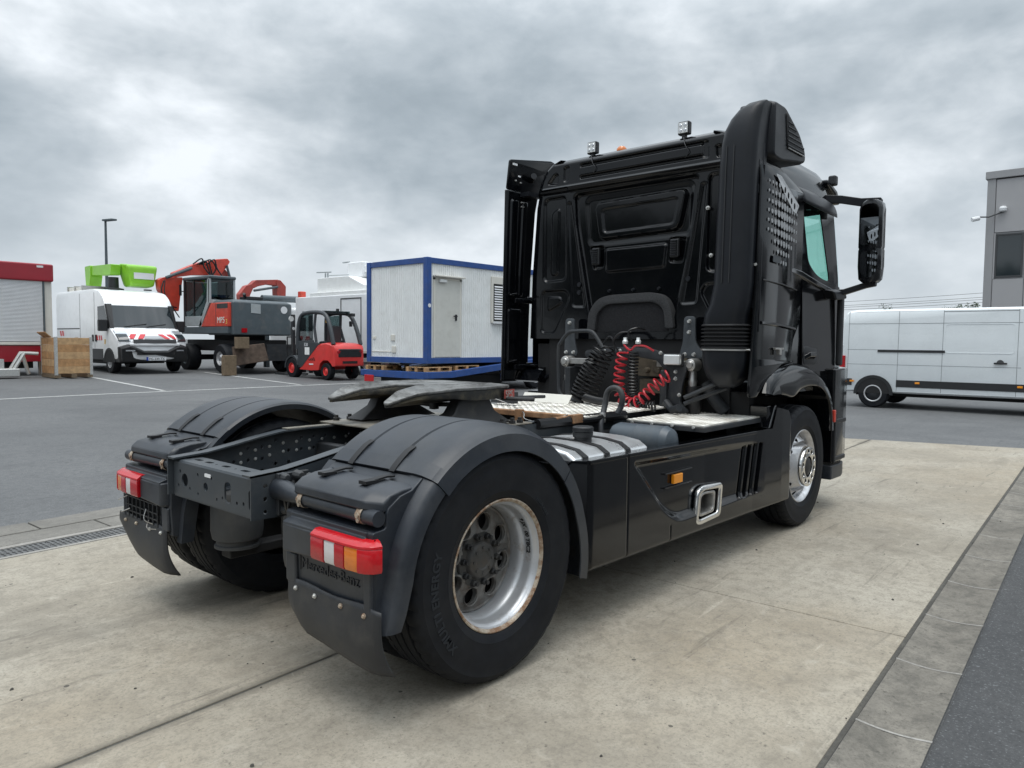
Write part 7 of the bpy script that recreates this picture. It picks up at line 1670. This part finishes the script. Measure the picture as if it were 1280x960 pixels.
# ---- grey clad office building at the right
O = thing('office_building', 'grey metal clad office building with dark window beyond the white van', 'building', (33.0, 2.03, 0.0))
MB().box(0.02, 10, -14, -0.002, 0, 8.2).build('core', 'cladding_mid', O)
z_b = [0, 3.9, 4.30, 6.02, 8.25]
def panel(y0, y1, z0, z1): MB().box(-0.03, 0.02, y0 + 0.012, y1 - 0.012, z0 + 0.012, z1 - 0.012).build('cladding_panel', 'cladding_grey', O, bevel=0.008)
MB().box(-0.05, 0.25, -0.26, 0.03, 0, 8.3).build('corner_trim', 'cladding_mid', O, bevel=0.01)
cols = [-0.27, -1.33, -2.6, -3.9, -5.2, -6.5, -7.8, -9.1, -10.4, -11.7, -13.0]
for a, b in zip(cols, cols[1:]):
    panel(b, a, 0, 4.22); panel(b, a, 6.08, 8.22)
for a, b in zip(cols[0::2], cols[1::2]):
    w_ = MB().box(-0.01, 0.015, b + 0.12, a - 0.12, 4.34, 5.96).build('window', 'window_dark', O)
    for y0, y1, z0, z1 in ((b + 0.06, b + 0.12, 4.28, 6.02), (a - 0.12, a - 0.06, 4.28, 6.02), (b + 0.12, a - 0.12, 4.28, 4.34), (b + 0.12, a - 0.12, 5.96, 6.02)): MB().box(-0.045, 0.02, y0, y1, z0, z1).build('window_frame', 'seam_dark', w_, bevel=0.005)
    MB().box(-0.03, 0.02, a - 0.055, a, 4.23, 6.07).build('cladding_panel', 'cladding_grey', O)
for a, b in zip(cols[1::2], cols[2::2]): panel(b, a, 4.23, 6.07)
MB().box(-0.12, 10.1, -14, 0.10, 8.25, 8.55).build('roof_edge', 'cladding_mid', O, bevel=0.02)
cc = MB().tube([(-0.05, -0.55, 6.9), (-0.3, -0.1, 6.7), (-0.4, 0.25, 6.72)], 0.03, 6).build('camera_arm', 'seam_dark', O)
MB().lathe([(0, -0.12), (0.12, -0.08), (0.14, 0.02), (0.1, 0.1), (0, 0.12)], (-0.15, -0.55, 7.0), 'z', 12).build('dome_camera', 'sticker_white', O)
MB().tube([(-0.35, 0.22, 6.68), (-0.5, 0.45, 6.62)], 0.09, 8).build('bullet_camera', 'sticker_white', O)

# ---- lamp post far left
LP = thing('lamp_post', 'tall slim grey street lamp rising behind the white utility van', 'lamp post', (21.2, 61.5, lot_z(61)))
MB().tube([(0, 0, 0), (0, 0, 10.3)], [0.16, 0.09], 8).build('pole', 'slate_grey', LP)
MB().loft([[(x - 0.3 * y, y, z) for x, z in ((-0.22, 10.25), (0.22, 10.25), (0.22, 10.4), (-0.22, 10.4))] for y in (0.1, -1.0)]).build('lamp_head', 'slate_grey', LP, bevel=0.03)

# ---- distant trees and overhead wires
def tree(x, y, h_, r, lab, seed, n_leaf=900, into=None):
    rg = random.Random(seed)
    t = into or thing('tree', lab, 'tree', (x, y, lot_z(y) if y > 0 else 0))
    ox, oy = (x, y) if into else (0, 0)
    m = MB().tube([(0, 0, 0), (rg.uniform(-.2, .2), rg.uniform(-.2, .2), h_ * 0.4), (rg.uniform(-.4, .4), rg.uniform(-.4, .4), h_ * 0.8)], [h_ * 0.03, h_ * 0.022, h_ * 0.006], 7)
    for k in range(6):
        a = rg.uniform(0, 6.28); m.tube([(0, 0, h_ * rg.uniform(0.25, 0.5)), (r * 0.6 * math.cos(a), r * 0.6 * math.sin(a), h_ * rg.uniform(0.55, 0.85))], [h_ * 0.012, h_ * 0.003], 5)
    m.map(lambda a, b, c: (a + ox, b + oy, c)).build('trunk', 'bark', t)
    m = MB(); cl = [(rg.gauss(0, r * 0.42), rg.gauss(0, r * 0.42), h_ * rg.uniform(0.42, 0.88), r * rg.uniform(0.25, 0.5)) for _ in range(16)]
    for k in range(n_leaf):
        cx, cy, cz, cr = rg.choice(cl)
        p = Vector((cx, cy, cz)) + Vector((rg.gauss(0, 1), rg.gauss(0, 1), rg.gauss(0, 0.8))).normalized() * cr * rg.random() ** 0.4
        s_ = r * rg.uniform(0.05, 0.11); u = Vector((rg.gauss(0, 1), rg.gauss(0, 1), rg.gauss(0, 1))).normalized() * s_; w_ = u.orthogonal().normalized() * s_ * 0.7
        m.add([tuple(p - u), tuple(p + w_), tuple(p + u), tuple(p - w_)], [(0, 1, 2, 3)])
    m.map(lambda a, b, c: (a + ox, b + oy, c)).build('crown', 'leaf_far', t, smooth=0, merge=False)
tree(150, 35.8, 9.4, 1.6, 'small distant tree top above the rear of the white panel van', 11, n_leaf=260)
tree(150, 25.4, 8.9, 1.8, 'leftmost of the distant trees beside the grey building', 12, n_leaf=500)
tree(150, 23.2, 9.6, 1.7, 'middle of the distant trees beside the grey building', 13, n_leaf=600)
tree(150, 20.9, 9.7, 1.9, 'distant tree nearest the grey building corner', 14, n_leaf=700)
for k, (z0, z1, lab) in enumerate(((8.9, 10.1, 'uppermost thin overhead wire left of the grey building'), (8.3, 9.5, 'second thin overhead wire left of the grey building'), (8.05, 9.15, 'third thin overhead wire left of the grey building'), (7.7, 8.7, 'lowest thin overhead wire left of the grey building'))):
    pts = [(120, 60 - 70 * i / 20, z0 - 1.0 + (z1 - z0 + 1.4) * i / 20 - 0.6 * math.sin(PI * i / 20)) for i in range(21)]
    tag(MB().tube(pts, 0.026, 4).build('overhead_wire', 'seam_dark'), lab, 'wire', 'overhead wires')
# surroundings behind the viewer, seen in the paintwork
HL = thing('warehouse', 'long grey warehouse with window bands mirrored in the cab door', 'building', (0, -19, 0))
MB().box(-22, 30, -8, 0, 0, 6.2).build('wall', 'cladding_mid', HL)
for k in range(10):
    MB().box(-20 + 5 * k, -17 + 5 * k, 0.0, 0.03, 3.4, 4.6).build('window', 'window_dark', HL)
    MB().box(-20 + 5 * k, -16.6 + 5 * k, 0.0, 0.04, 0, 3.0).build('dock_door', 'container_white' if k % 3 == 0 else 'slate_grey', HL)
TR = bpy.data.objects.new('tree_row', None); COL.objects.link(TR); tag(TR, 'dark row of trees mirrored in the cab rear wall', 'trees', kind='stuff')
for i, (x, y, h_, r) in enumerate(((-26, -12, 9, 4.0), (-29, -5, 10, 4.5), (-27, 2, 8.5, 4.0), (-30, 9, 10.5, 4.6), (-28, 16, 9, 4.2), (-31, 23, 10, 4.6), (-26, 30, 9, 4.2), (-24, -20, 10, 4.5))):
    tree(x, y, h_, r, None, 40 + i, n_leaf=1300, into=TR)
# small fixings that are too small to pick apart stay joined
for o in bpy.data.objects:
    if o.name.split('.')[0] in ('lug_nuts', 'printed_dots', 'mount_bolts', 'support_bolts', 'wall_plugs', 'riser_bolts', 'fairing_rivets', 'stay_bolts', 'pedestal_bolts', 'catwalk_bolts', 'lamp_reflectors', 'grille_slats', 'fairing_stickers', 'hydraulic_hoses', 'stick_hoses', 'side_louvres', 'chevron_stripes', 'bonnet_stripes', 'loose_wire', 'marker_ridge', 'riser_rib', 'rail_discs') or o.name.endswith('lettering'):
        o['kind'] = 'stuff'
